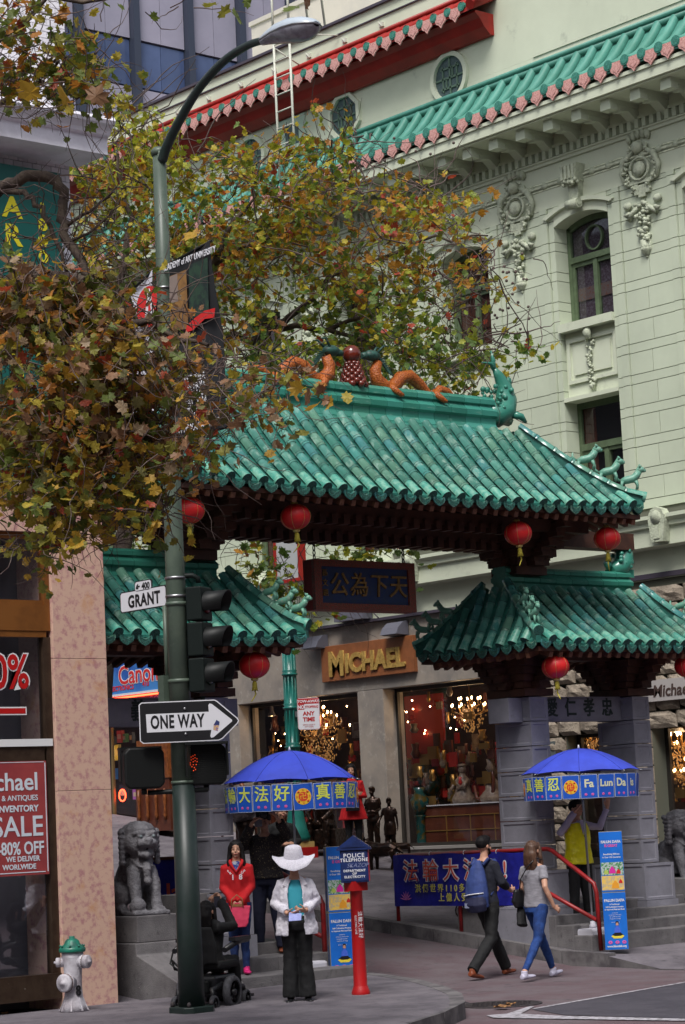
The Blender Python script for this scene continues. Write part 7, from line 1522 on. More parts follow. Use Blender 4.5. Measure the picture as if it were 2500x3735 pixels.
MB().box(.02, .09, .322, .33, -.12, -.06).build('patch', mat('grey_patch', (.2, .22, .32)), bpk, world=False)
m_gt = mat('heather_grey_tee', (.27, .26, .29), (.19, .185, .21), scale=60, rough=.9, stretch=(.2, .2, 3)); m_jean2 = mat('mid_blue_jeans', (.015, .055, .22), (.010, .032, .13), scale=9, rough=.85); m_wsn = mat('lilac_white_sneaker', (.50, .48, .60), rough=.6)
wp2 = at(1970, 3573, -.14)
t, Pf, s, J = figure('woman in a grey tee and blue jeans walking beside the bearded man', wp2, wd, 1.68, dict(el=((.20, -.0, 1.14), (-.235, .10, 1.14)), wr=((.18, -.15, .98), (-.28, .0, .90)), hd=((0, -.6, -.8), (-.3, -.7, -.5)), hn=((-1, 0, 0), (1, 0, 0)), curl=(.8, .8), kn=((.08, -.18, .52), (-.08, .10, .50)), an=((.08, -.40, .10), (-.08, .42, .12)), toe=((.05, -1, .1), (-.05, -1, 0)), chest=.95, head=(0, .1)),
    [('top', m_gt, dict(k=.012, sleeve=.30, hem=.90, name='tee')), ('legs', m_jean2, dict(k=.004, tight=1, len=.95)), ('shoes', m_wsn)], hair=('long', m_hairB, -.25))
sbg = thing('shoulder_bag', 'black leather shoulder bag on the hip of the woman in jeans', 'handbag', wp2+V((0, 0, .95)), rz=math.atan2(wd.y, wd.x)+math.pi/2)
organic(MB().tube([(.22, .02, .14), (.24, .02, .0), (.22, .02, -.08)], [(.05, .10), (.07, .13), (.04, .09)], n=10, up=(0, 1, 0)), 'bag_body', m_blkL, sbg, .01, 1); MB().tube([(.20, .05, .12), (.10, .135, .28), (-.02, .15, .42), (-.10, .08, .52), (-.11, -.04, .50), (.02, -.14, .3), (.20, -.03, .12)], .008, n=6).build('strap', m_blkL, sbg, world=False)
jk = MB().tube([(.25, -.05, -.05), (.23, .0, -.18), (.20, .03, -.30)], [(.04, .06), (.05, .08), (.05, .09)], n=8, up=(0, 1, 0)); o = organic(jk, 'draped_jacket', m_black, sbg, .012, 1, .02)
# ---- man in yellow vest ----
m_vest = mat('yellow_satin_vest', (.90, .82, .01), (.76, .68, .008), scale=7, rough=.35, bump=.5, bscale=14); m_lil = mat('pale_lilac_shirt', (.40, .36, .50), rough=.8)
vp = V((0, 0, 0)); q_ = at(2168, 3372, .33); vp = V((q_.x, q_.y, .33))
vp = pP(2126, 3372, (23.95, 22.34, .33)); vp.z = .33
t, Pf, s, J = figure('man in a shiny yellow vest and lilac shirt raising both arms under the umbrella', vp, (toCam*.9+_r*.45).normalized(), 1.70, dict(el=((.32, -.08, 1.33), (-.30, -.02, 1.26)), wr=((.44, -.12, 1.60), (-.12, -.20, 1.58)), hd=((.1, -.1, 1), (.6, -.3, .7)), hn=((-.3, -1, 0), (.2, 0, -1)), curl=(.3, .6), head=(-.1, .35), kn=((.10, 0, .5), (-.10, 0, .5)), an=((.14, .02, .09), (-.12, .02, .09))),
    [('top', m_lil, dict(k=.014, sleeve=.95, hem=.92, name='shirt')), ('legs', m_black, dict(k=.018)), ('shoes', m_blkL)], hair=('short', m_hair))
b = MB(); b.tube([(0, 0, .84*s), (0, 0, .95*s), (0, 0, 1.10*s), (0, 0, 1.28*s), (0, 0, 1.40*s)], [(.22*s, .165*s), (.205*s, .155*s), (.185*s, .14*s), (.195*s, .145*s), (.15*s, .11*s)], n=18, up=(0, 1, 0)); organic(b, 'vest', m_vest, t, .011, 2, .03)
MB().prism([(-.05, 1.44), (0, 1.24), (.05, 1.44)], 0, .01, 0, Matrix(((s, 0, 0, 0), (0, 0, -1, -.152*s), (0, s, 0, 0), (0, 0, 0, 1)))).build('shirt_v', m_lil, t, world=False); MB().ball((.02, -.165*s, 1.22*s), (.016, .006, .016)).build('badge', m_blkL, t, world=False)
# ---- woman in red coat by the statues ----
rp = V((27.15, 30.9, 0)); q_ = pP(1295, 3100, rp); rp = V((q_.x, q_.y, zR(q_.x, q_.y)))
t, Pf, s, J = figure('woman in a red coat with folded arms near the bronze statues', rp, (toCam-_r*.1).normalized(), 1.66, dict(el=((.22, .02, 1.14), (-.22, .02, 1.14)), wr=((-.08, -.20, 1.14), (.06, -.22, 1.18)), hd=((-1, 0, 0), (1, 0, 0)), hn=((0, 1, 0), (0, 1, 0))),
    [('legs', m_black, dict(k=.004, tight=1)), ('shoes', m_blkL)], hair=('long', m_hair))
b = MB(); b.tube([(0, 0, .72*s), (0, 0, .92*s), (0, 0, 1.08*s), (0, 0, 1.28*s), (0, 0, 1.40*s), (0, 0, 1.46*s)], [(.27*s, .20*s), (.21*s, .16*s), (.165*s, .13*s), (.185*s, .14*s), (.165*s, .11*s), (.07*s, .07*s)], n=18, up=(0, 1, 0))
for i in (0, 1): b.tube([V((0, 0, 1.37*s)), J['sh'][i], J['el'][i], J['el'][i].lerp(J['wr'][i], .85)], [.07*s, .072*s, .062*s, .052*s], n=10)
organic(b, 'coat', m_redc, t, .011, 2, .012)
b_ = thing('shoulder_bag', 'small black quilted bag with silver clasp on the woman in the red coat', 'handbag', rp+V((0, 0, .98*s))+toCam*.22, rot=ROT_V); MB().box(-.12, .12, -.10, .08, -.04, .04).box(-.125, .125, -.01, .09, .03, .05).build('bag_body', m_blkL, b_, world=False, bevel=.015); MB().box(-.03, .03, -.03, .02, .05, .058).build('clasp', m_steel, b_, world=False); MB().tube([(-.10, .08, 0), (-.13, .3, -.05), (-.10, .42, -.15)], .007, n=6).build('strap', m_steel, b_, world=False)
# ---- person in power wheelchair seen from behind ----
wc = at(775, 3680, 0); wf = (_v*.92+_r*.38).normalized(); yaw = math.atan2(wf.y, wf.x)+math.pi/2
wt = thing('power_wheelchair', 'black power wheelchair with yellow freewheel lever behind the street light', 'wheelchair', wc, rz=yaw)
m_tyre = mat('grey_tyre', (.06, .06, .07), (.035, .035, .04), scale=30, rough=.8); m_dkpl = mat('black_plastic', (.010, .010, .012), rough=.4)
def wheel(nm, c, r, w, lab=None):
    g = thing(nm, None, None, c); g.parent = wt; M = Matrix.Rotation(R(90), 4, 'Y')
    MB().lathe([(r*.72, -w*.5), (r*.93, -w*.5), (r, -w*.28), (r, w*.28), (r*.93, w*.5), (r*.72, w*.5), (r*.72, -w*.5)], n=32, M=M, caps=False).build('tyre', m_tyre, g, world=False)
    b = MB().lathe([(.02, -w*.55), (r*.2, -w*.5), (r*.2, w*.5), (.02, w*.55)], n=14, M=M).lathe([(r*.66, -w*.42), (r*.73, -w*.42), (r*.73, w*.42), (r*.66, w*.42), (r*.66, -w*.42)], n=28, M=M, caps=False)
    for j in range(6): a = j*1.047; b.tube([(0, math.cos(a)*r*.18, math.sin(a)*r*.18), (0, math.cos(a)*r*.69, math.sin(a)*r*.69)], r*.08, n=6)
    b.build('rim', m_dkpl, g, world=False)
wheel('drive_wheel', (.27, .06, .175), .175, .075); wheel('drive_wheel', (-.27, .06, .175), .175, .075)
for sx in (-1, 1):
    wheel('caster', (sx*.22, .40, .085), .085, .045); wheel('caster', (sx*.22, -.38, .085), .085, .045); MB().tube([(sx*.22, .40, .10), (sx*.19, .38, .22), (sx*.2, .15, .26)], [.02, .03, .035], n=8).tube([(sx*.22, -.38, .10), (sx*.19, -.36, .2), (sx*.2, -.1, .26)], [.02, .03, .035], n=8).build('caster_fork', m_dkpl, wt, world=False)
MB().box(-.19, .19, -.22, .30, .14, .36).build('battery_box', m_dkpl, wt, world=False, bevel=.03); MB().box(-.14, .14, .30, .36, .18, .32).build('rear_cover', m_blk, wt, world=False, bevel=.02)
MB().tube([(.12, .36, .22), (.14, .38, .32)], [.03, .022], n=8).build('freewheel_lever', mat('yellow_plastic', (.65, .55, .02), rough=.4), wt, world=False)
MB().box(-.06, .06, .355, .365, .20, .23).build('reflector', m_redi, wt, world=False)
MB().box(-.22, .22, -.25, .22, .42, .50).build('seat', m_black, wt, world=False, bevel=.03); organic(MB().tube([(0, .25, .48), (0, .27, .68), (0, .29, .86)], [(.21, .05), (.21, .055), (.17, .04)], n=14, up=(0, 1, 0)), 'backrest', m_black, wt, .014, 2, .01)
for sx in (-1, 1): MB().tube([(sx*.29, .25, .62), (sx*.31, -.05, .70), (sx*.31, -.28, .70)], [.03, .035, .03], n=8).box(sx*.31-.04, sx*.31+.04, -.28, .1, .70, .74).build('armrest', m_dkpl, wt, world=False)
MB().box(.28, .38, -.40, -.26, .74, .80).tube([(.33, -.34, .80), (.33, -.35, .87)], [.012, .02], n=8).build('joystick', mat('grey_button', (.10, .11, .13), rough=.4), wt, world=False, bevel=.01)
MB().tube([(.26, .22, .45), (.36, .18, .52), (.40, .05, .42), (.34, -.1, .38)], .012, n=6).tube([(.2, .3, .4), (.3, .34, .5), (.33, .2, .62)], .010, n=6).build('cables', m_blk, wt, world=False)
MB().box(-.2, .2, -.62, -.36, .08, .11).build('footplate', m_dkpl, wt, world=False); MB().tube([(.0, .31, .84), (.02, .33, .96)], .025, n=8).build('headrest_post', m_dkpl, wt, world=False); MB().box(-.06, .06, .28, .33, .94, 1.02).build('headrest', m_blk, wt, world=False, bevel=.02)
t, Pf, s, J = figure('person with long dark hair in the wheelchair holding up a phone', wc+V((0, 0, -.36)), wf, 1.55, dict(sh=((.16, .10, 1.33), (-.16, .10, 1.33)), lean=-.0, hc=(0, .04, 1.52), el=((.24, -.14, 1.38), (-.26, -.10, 1.34)), wr=((.10, -.30, 1.60), (.03, -.34, 1.70)), hd=((-.3, -.2, 1), (.8, -.2, -.2)), hn=((-1, 0, 0), (0, .2, -1)), curl=(.4, .4), hip=((.09, .05, .90), (-.09, .05, .90)), kn=((.11, -.38, .93), (-.11, -.38, .93)), an=((.11, -.46, .50), (-.11, -.46, .50))),
    [('top', m_black, dict(k=.025, sleeve=.9, hem=.86, name='sweater')), ('legs', m_black, dict(k=.015)), ('shoes', m_blkL)], hair=('long', m_hair, -.25), face=False)
q_ = pP(788, 3292, wc)
pn = thing('phone', 'dark smartphone held up by the person in the wheelchair', 'phone', q_+_v*.22, rot=frame_rot(_r, (0, 0, 1))); MB().box(-.033, .033, -.06, .06, -.008, 0).build('phone_body', m_blkL, pn, world=False, bevel=.004); MB().box(-.029, .029, -.05, .05, 0, .001).build('screen', mat('phone_screen', (.05, .05, .07), rough=.1), pn, world=False)
# ================= guardian lions =================
m_lion = mat('grey_lion_stone', (.175, .17, .185), (.09, .085, .095), scale=7, lo=.38, hi=.66, rough=.7, bump=.7, bscale=45, spots=(16, (.045, .04, .045), .60, .74))
def lion(label, base, facing, sc, mir=1, ped=True):
    t = thing('guardian_lion', label, 'statue', base, rz=math.atan2(facing.y, facing.x)+math.pi/2); b = MB(); S = lambda *p: V(p)*sc
    b.tube([S(0, .22, .12), S(0, .22, .32), S(0, .10, .52), S(0, -.04, .70)], [(.22*sc, .20*sc), (.22*sc, .20*sc), (.20*sc, .17*sc), (.17*sc, .15*sc)], n=16, up=(0, 1, 0))
    b.tube([S(0, -.02, .42), S(0, -.13, .56), S(0, -.10, .68)], [.13*sc, .15*sc, .14*sc], n=12)
    b.ball(S(0, -.14, .86), (.23*sc, .20*sc, .19*sc), 20); b.ball(S(0, -.08, .99), (.22*sc, .21*sc, .13*sc), 14)
    b.tube([S(-.11, -.30, .845), S(0, -.355, .855), S(.11, -.30, .845)], [.05*sc, .058*sc, .05*sc], n=10); b.tube([S(-.10, -.27, .715), S(0, -.32, .70), S(.10, -.27, .715)], [.035*sc, .042*sc, .035*sc], n=10)
    b.ball(S(0, -.375, .885), (.055*sc, .04*sc, .035*sc), 10)
    for q in (-1, 1):
        b.tube([S(q*.03, -.315, .955), S(q*.09, -.315, .975), S(q*.16, -.26, .955)], [.025*sc, .034*sc, .02*sc], n=8); b.ball(S(q*.085, -.31, .925), .038*sc, 12)
        b.tube([S(q*.13, -.26, .76), S(q*.15, -.27, .84)], .025*sc, n=8)
        b.tube([S(q*.10, -.12, .55), S(q*.13, -.20, .35), S(q*.13, -.25, .16), S(q*.13, -.28, .05)], [.09*sc, .085*sc, .065*sc, .07*sc], n=12)
        for k in (-1, 0, 1): b.tube([S(q*.13+k*.038, -.28, .055), S(q*.13+k*.042, -.37, .045), S(q*.13+k*.042, -.40, .02)], [.036*sc, .032*sc, .02*sc], n=8)
        b.ball(S(q*.19, .16, .20), (.12*sc, .22*sc, .19*sc), 14); b.tube([S(q*.20, .05, .05), S(q*.22, -.10, .04)], [.07*sc, .055*sc], n=10)
        for z in range(7):
            for k in range(4): 
                a = R(5+k*30); b.ball(S(q*math.cos(a)*.235, -.12+math.sin(a)*.22, .62+z*.060), .046*sc, 8)
    for k in range(6):
        for j in range(4): b.ball(S((j-1.5)*.09, .12-.03*k+.0, 1.0-.075*k), .042*sc, 8)
    b.ball(S(-.15*mir, -.32, .09), .105*sc, 14); b.tube([S(.02, -.24, .62), S(.0, -.30, .52), S(.0, -.30, .42)], [.05*sc, .055*sc, .04*sc], n=10); b.ball(S(.0, -.31, .39), .055*sc, 10)
    b.tube([S(-.14, -.12, .66), S(-.08, -.27, .56), S(.0, -.29, .55), S(.08, -.27, .56), S(.14, -.12, .66)], .018*sc, n=6)
    b.tube([S(0, .38, .15), S(0, .42, .35), S(0, .36, .55), S(0, .30, .62)], [.06*sc, .09*sc, .07*sc, .03*sc], n=10)
    b.box(-.24*sc, .24*sc, -.42*sc, .40*sc, -.02*sc, .03*sc)
    organic(b, 'body', m_lion, t, .011, 1, .016, _tex2)
    b = MB()
    for q in (-1, 1): b.ball(S(q*.085, -.338, .925), .022*sc, 10)
    b.build('eyes', mat('pale_eye_stone', (.14, .17, .18), rough=.4), t, world=False)
    b = MB(); b.tube([S(-.09, -.24, .782), S(0, -.285, .782), S(.09, -.24, .782)], [.03*sc, .042*sc, .03*sc], n=8); b.build('mouth_cavity', mat('mouth_shade', (.02, .018, .02), rough=.9), t, world=False)  # near-black tube fills the mouth; its shade is put into the colour
    b = MB()
    for k in range(-3, 4):
        b.tube([S(k*.026, -.335+abs(k)*.012, .815), S(k*.026, -.338+abs(k)*.012, .79)], [.010*sc, .006*sc], n=5)
    b.build('teeth', m_lion, t, world=False); return t
lb = pP(505, 3330, (16.2, 22.35, 0)); lf_ = (_r*.50-_v*.86).normalized()
LB = V((lb.x, lb.y, lb.z)); lion('grey stone guardian lion with open mouth beside the pink marble pier', LB, lf_, .94)
cw = thing('lion_pedestal', 'stone pedestal and sloping cheek wall under the left guardian lion', 'pedestal', (LB.x, LB.y, 0))
x0, x1 = LB.x-.32, LB.x+.33; yf = LB.y-.42; zt = LB.z-.02; zl = zt-.30
MB().box(x0, x1, yf, LB.y+.5, zl, zt).build('block', m_step, cw, bevel=.012)
MB().prism([(LB.y+.6, -.1), (LB.y+.6, zl), (yf-.03, zl), (yf-.05, zl-.13), (yf-.95, .16), (yf-.95, -.1)], x0-.06, x1+.10, 0, Matrix(((0, 0, 1, 0), (1, 0, 0, 0), (0, 1, 0, 0), (0, 0, 0, 1)))).build('cheek_wall', m_step, cw, bevel=.012)
l2 = pP(2478, 3215, (26.9, 23.0, 0)); lion('second grey guardian lion cut off by the right edge of the photo', l2, (-_v*.7+_r*.5).normalized(), .94, -1)
MB().box(l2.x-.4, l2.x+.5, l2.y-.5, l2.y+.5, .6, l2.z-.02).build('lion_pedestal', mat('purple_grey_stone', (.12, .105, .12), (.08, .07, .08), scale=30, rough=.8), bevel=.01)['label'] = 'speckled purple grey pedestal under the right edge lion'
o = bpy.data.objects['lion_pedestal.001']; o['category'] = 'pedestal'
MB().box(l2.x-.55, l2.x+.7, l2.y-.6, l2.y+.6, .55, .85).build('lion_plinth', m_step, bevel=.01); o = bpy.data.objects['lion_plinth']; tag(o, 'stone plinth at the right edge on the top step', 'plinth')
# ================= bronze statues and goods outside the shop =================
m_brz = mat('dark_bronze_statue', (.035, .018, .012), (.018, .012, .010), scale=9, rough=.28, metal=.7)
def spot(px, y, X, Yh=None):
    q = pX(px, y, X); return V((q.x, q.y, zR(q.x, q.y)))
for (px, yy, X, H, pose, lb_) in ((1368, 3105, 27.9, 1.16, dict(wr=((.10, -.20, 1.06), (-.12, -.20, 1.04)), hd=((-1, -.2, 0), (1, -.2, 0)), head=(.15, -.3)), 'bronze statue of a boy in rolled sleeves outside the marble pier'), (1428, 3112, 27.75, 1.02, dict(wr=((.24, -.0, .86), (-.34, -.14, .98)), el=((.21, .02, 1.12), (-.27, 0, 1.15)), head=(.2, .3)), 'bronze statue of a smaller girl in a short dress outside the pier')):
    p_ = spot(px, yy, X); figure(lb_, p_, (toCam-_r*.3).normalized(), H, pose, [('top', m_brz, dict(k=.02, sleeve=.3, hem=.80 if H > 1.1 else .62, name='tunic')), ('legs', m_brz, dict(k=.012, len=1.0 if H > 1.1 else .1)), ('shoes', m_brz)], skin=m_brz, name='bronze_statue', cat='statue', group='bronze child statues', hair=('short', m_brz), face=False, voxb=.010)
def animal(lb_, p, yaw, s, m=m_brz, cat='statue', nm='bronze_animal'):
    t = thing(nm, lb_, cat, p, rz=yaw); b = MB(); S = lambda *q: V(q)*s
    b.tube([S(-.30, 0, .30), S(-.2, 0, .34), S(.05, 0, .33), S(.22, 0, .36), S(.30, 0, .42)], [.09*s, .12*s, .12*s, .12*s, .08*s], n=12); b.ball(S(.38, 0, .46), (.10*s, .075*s, .075*s), 10); b.tube([S(.44, 0, .44), S(.52, 0, .41)], [.05*s, .035*s], n=8)
    for x, kx in ((-.24, -.05), (.20, .0)):
        for q in (-1, 1): b.tube([S(x, q*.07, .30), S(x+kx, q*.08, .16), S(x, q*.08, 0)], [.065*s, .035*s, .03*s], n=8)
    for q in (-1, 1): b.tube([S(.36, q*.05, .52), S(.33, q*.07, .57)], [.025*s, .01*s], n=6)
    b.tube([S(-.32, 0, .34), S(-.42, 0, .28), S(-.46, 0, .18)], [.03*s, .02*s, .01*s], n=6); organic(b, 'body', m, t, .012, 1, .01, _tex2); return t
animal('small bronze dog statue right of the two bronze children', spot(1462, 3112, 27.8), R(150), .55)
p_ = spot(1400, 3165, 27.0); animal('large dark bronze animal lying low behind the call box', V((p_.x, p_.y, p_.z-.1)), R(100), 1.0)
p_ = spot(1190, 3120, 27.6); t = thing('bronze_statue', 'dark bronze seated figure leaning forward between the teal lamp post and the red coat', 'statue', p_, rz=R(-60)); b = MB()
b.box(-.3, .3, -.3, .3, 0, .35); b.tube([(0, .05, .35), (0, 0, .6), (0, -.10, .85)], [(.2, .16), (.19, .15), (.17, .13)], n=12, up=(0, 1, 0)); b.ball((0, -.22, 1.02), .12, 12)
for q in (-1, 1): b.tube([(q*.12, 0, .42), (q*.16, -.38, .45), (q*.16, -.40, .05), (q*.16, -.5, .03)], [.09, .07, .06, .04], n=8); b.tube([(q*.18, -.08, .82), (q*.22, -.28, .65), (q*.10, -.42, .52)], [.06, .05, .04], n=8)
organic(b, 'body', m_brz, t, .014, 1, .03, _tex2)
p_ = spot(892, 3125, 26.6); t = thing('bronze_turtle_shell', 'large bronze turtle statue with carved shell left of the photographer', 'statue', V((p_.x, p_.y, p_.z))); zz = 1.87+(3025-2940)*41/8600-p_.z
b = MB(); b.ball((0, 0, zz), (.42, .42, .30), 20, M=Matrix.Rotation(R(-20), 4, 'Y')); 
for k in range(40):
    a = random.uniform(0, 6.28); f = random.uniform(.2, .95); b.ball((math.cos(a)*.40*f, math.sin(a)*.40*f, zz+.28*math.sqrt(max(0, 1-f*f))), .065, n=6)
b.tube([(math.cos(a*.35)*.45, math.sin(a*.35)*.45, zz-.08) for a in range(19)], .05, n=8); organic(b, 'shell', mat('silvery_bronze', (.14, .12, .12), (.05, .045, .045), scale=9, rough=.3, metal=.7), t, .014, 1, .03, _tex2)
MB().lathe([(.12, 0), (.10, .3), (.2, zz-.25)], n=12).build('stand', m_brz, t, world=False)
p_ = spot(875, 3085, 27.0); t = thing('carved_chair', 'brown carved wooden chair back below the turtle statue', 'chair', p_); MB().box(-.25, .25, -.25, .25, .40, .46).build('seat', m_wood, t, world=False); MB().tube([(0, .2, .45), (0, .24, .95), (0, .15, 1.1), (0, -.1, 1.12), (0, -.22, .95), (0, -.2, .45)], .045, n=8).build('backrest', mat('orange_wood', (.22, .07, .02), (.12, .035, .012), scale=14, rough=.35), t, world=False)
for q in ((-.22, -.22), (.22, -.22), (-.22, .22), (.22, .22)): MB().tube([(q[0], q[1], 0), (q[0], q[1], .42)], .025, n=6).build('leg', m_wood, t, world=False)
# carved cabinet and red display by the souvenir shop
p_ = spot(612, 3130, 27.3); t = thing('carved_cabinet', 'dark red carved dragon cabinet beside the souvenir shop window', 'cabinet', p_)
MB().box(-.3, .3, -.55, .55, 0, 1.0).build('cabinet_body', m_wood, t, world=False); MB().box(-.32, .32, -.6, .6, 1.0, 1.06).box(-.28, -.2, -.5, .5, 1.06, 1.75).build('top', mat('orange_wood', (1, 1, 1)), t, world=False); MB().tube([(-.30, .3, 1.2), (-.33, .15, 1.35), (-.32, 0, 1.2), (-.33, -.15, 1.4), (-.31, -.3, 1.5), (-.3, -.4, 1.35)], [.02, .035, .04, .035, .03, .015], n=7).build('dragon_relief', m_redl, t, world=False)
for k in range(4): MB().lathe([(.02, .2), (.04, .3), (.02, .45), (.04, .6), (.02, .8)], (-.33, -.42+k*.28, 0), n=8).build('baluster', _mats['orange_wood'], t, world=False)
# low A-board signs behind the lion
t = thing('hanging_sign', 'blue Arts and antiques cloth sign showing reversed letters behind the lion', 'sign', pP(640, 3250, (17.9, 24.9, 0)), rot=frame_rot(_r, (0, 0, 1)))
MB().box(-.30, .34, -.44, .40, -.02, 0).build('cloth', m_nb, t, world=False); text('sl', t, (-.03, -.02, .003), .30, m_bred, off=.008).scale = (-1, 1, 1); text('A', t, (.22, -.02, .003), .30, m_bred, off=.008); MB().box(-.33, .37, .40, .44, -.04, .03).build('rail', m_wood, t, world=False)
# planter-like stone block beside the column
q_ = pP(668, 3380, (17.15, 22.75, 0)); MB().box(q_.x-.10, q_.x+.35, q_.y-.1, q_.y+.3, .3, q_.z+.38).build('stone_bollard', m_step, bevel=.012); tag(bpy.data.objects['stone_bollard'], 'short grey stone block at the foot of the left gate column', 'stone block')
# child tricycle wheels behind the banner post
q_ = pX(1712, 3335, 24.0); t = thing('tricycle', 'little black bronze tricycle behind the blue banner', 'tricycle', V((24.0, q_.y, zR(24, q_.y))))
for (y, r) in ((.18, .10), (-.1, .08), (-.22, .07)):
    MB().tube([(0, y+math.cos(a*.4488)*r, r+math.sin(a*.4488)*r) for a in range(15)], .012, n=6).build('wheel', m_brz, t, world=False)
MB().tube([(0, .18, .1), (0, .12, .3), (0, -.1, .22), (0, -.16, .08)], .015, n=6).tube([(0, .12, .3), (0, .12, .4)], .012, n=6).build('frame', m_brz, t, world=False)
# ================= plane trees =================
m_bark = mat('plane_bark', (.10, .075, .055), (.05, .035, .03), scale=8, rough=.9, bump=.6, bscale=30); m_twig = mat('twig_bark', (.085, .055, .05), (.13, .10, .09), scale=12, rough=.9)
pal_far = [(.26, .27, .022), (.17, .22, .022), (.36, .29, .02), (.08, .14, .025), (.36, .17, .018), (.19, .21, .022), (.26, .11, .02), (.11, .16, .035)]
pal_near = [(.28, .22, .022), (.17, .16, .022), (.33, .20, .022), (.09, .12, .02), (.19, .10, .05), (.32, .13, .02), (.12, .11, .035), (.24, .17, .10)]
def leafmat(name, c):
    m = mat(name, c, tuple(min(1, q*1.5+.015) for q in c), scale=24, lo=.4, hi=.7, rough=.55, spots=(60, tuple(q*.45 for q in c), .6, .72)); t = m.node_tree; b = t.nodes['Principled BSDF']; o = [n for n in t.nodes if n.type == 'OUTPUT_MATERIAL'][0]
    tr = t.nodes.new('ShaderNodeBsdfTranslucent'); tr.inputs[0].default_value = (*[min(1, q*1.6) for q in c], 1); mx = t.nodes.new('ShaderNodeMixShader'); mx.inputs[0].default_value = .35
    t.links.new(b.outputs[0], mx.inputs[1]); t.links.new(tr.outputs[0], mx.inputs[2]); t.links.new(mx.outputs[0], o.inputs[0]); return m
LF = [leafmat('leaf_far_%s' % 'abcdefgh'[i], c) for i, c in enumerate(pal_far)]; LN = [leafmat('leaf_near_%s' % 'abcdefgh'[i], c) for i, c in enumerate(pal_near)]
LF.append(leafmat('leaf_far_red', (.30, .045, .02))); LN.append(leafmat('leaf_near_red', (.26, .045, .018)))
def leaf_shape(seed):
    random.seed(seed); f1, f2 = random.uniform(-.15, .3), random.uniform(-.1, .25)
    vs = [(0, 0, 0)]
    for (x, y) in LEAF: x *= random.uniform(.85, 1.15); y *= random.uniform(.85, 1.15); vs.append((x, y, f1*abs(x)+f2*y*y*(1 if y > 0 else -1)+random.uniform(-.05, .05)))
    return vs, [(0, 1+k, 1+(k+1) % 16) for k in range(16)]
SH = [leaf_shape(k) for k in range(7)]
def simple_leaf(seed):
    vs, fs = leaf_shape(seed); keep = [0, 1, 3, 5, 7, 9, 11, 13, 15]; vs = [vs[k] for k in keep]; return vs, [(0, 1+k, 1+(k+1) % 8) for k in range(8)]
def rquat(): 
    q = Euler((random.gauss(0, .75), random.gauss(0, .75), random.uniform(0, 6.28))).to_matrix(); return q
class Tree:
    def __init__(s, label, base, mats, seed, group):
        s.t = thing('plane_tree', label, 'tree', base, group=group); s.base = V(base); s.mats = mats; s.seed = seed; s.leaves = []; s.wood = MB(); s.tw = MB()
    def limb(s, pts, r0, r1, wob=.03, n=7):
        pts = [V(p) for p in pts]; out = []
        for i in range(len(pts)-1):
            for k in range(4):
                f = k/4; p = pts[i].lerp(pts[i+1], f); out.append(p+V([random.gauss(0, wob) for _ in range(3)]) if (i or k) else p)
        out.append(pts[-1]); m = len(out); s.wood.tube([p-s.base for p in out], [r0+(r1-r0)*i/(m-1) for i in range(m)], n=n); return out
    def twig(s, p, d, L, r, nseg=5):
        pts = [p]; d = d.normalized()
        for i in range(nseg):
            d = (d+V([random.gauss(0, .25) for _ in range(3)])+V((0, 0, -.03))).normalized(); pts.append(pts[-1]+d*L/nseg)
        s.tw.tube([q-s.base for q in pts], [r*(1-.75*i/nseg) for i in range(nseg+1)], n=4, caps=False); return pts
    def leaf(s, p, size, k=None): s.leaves.append((p, size, k if k is not None else random.randrange(len(s.mats)-1) if random.random() > .035 else len(s.mats)-1))
    def finish(s, score, nobj=298, detail=True):
        s.wood.build('limbs', m_bark, s.t, world=False) if s.wood.v else None; s.tw.build('twigs', m_twig, s.t, world=False, kind='stuff')
        s.leaves.sort(key=score); mes = {}; random.seed(s.seed)
        big = s.leaves[:nobj]; rest = s.leaves[nobj:]
        for p, sz, k in big:
            j = random.randrange(7)
            if (j, k) not in mes:
                b = MB(); b.add(*SH[j]); mes[(j, k)] = b.mesh('leaf', s.mats[k])
            place(mes[(j, k)], 'leaf', s.t, p-s.base, rot=rquat().to_quaternion(), scale=(sz, sz, sz))
        shp = SH if detail else [simple_leaf(k) for k in range(6)]
        V_, F_, M_ = [], [], []
        for p, sz, k in rest:
            m = rquat(); o = p-s.base; vs, fs = shp[random.randrange(len(shp))]; n0 = len(V_)
            for v in vs: q = m @ V(v)*sz+o; V_.append((q.x, q.y, q.z))
            for f in fs: F_.append((f[0]+n0, f[1]+n0, f[2]+n0)); M_.append(k)
        me = bpy.data.meshes.new('foliage'); me.from_pydata(V_, [], F_); [me.materials.append(m) for m in s.mats]; me.polygons.foreach_set('material_index', M_); me.update()
        o = bpy.data.objects.new('foliage', me); COL.objects.link(o); o.parent = s.t; o['kind'] = 'stuff'
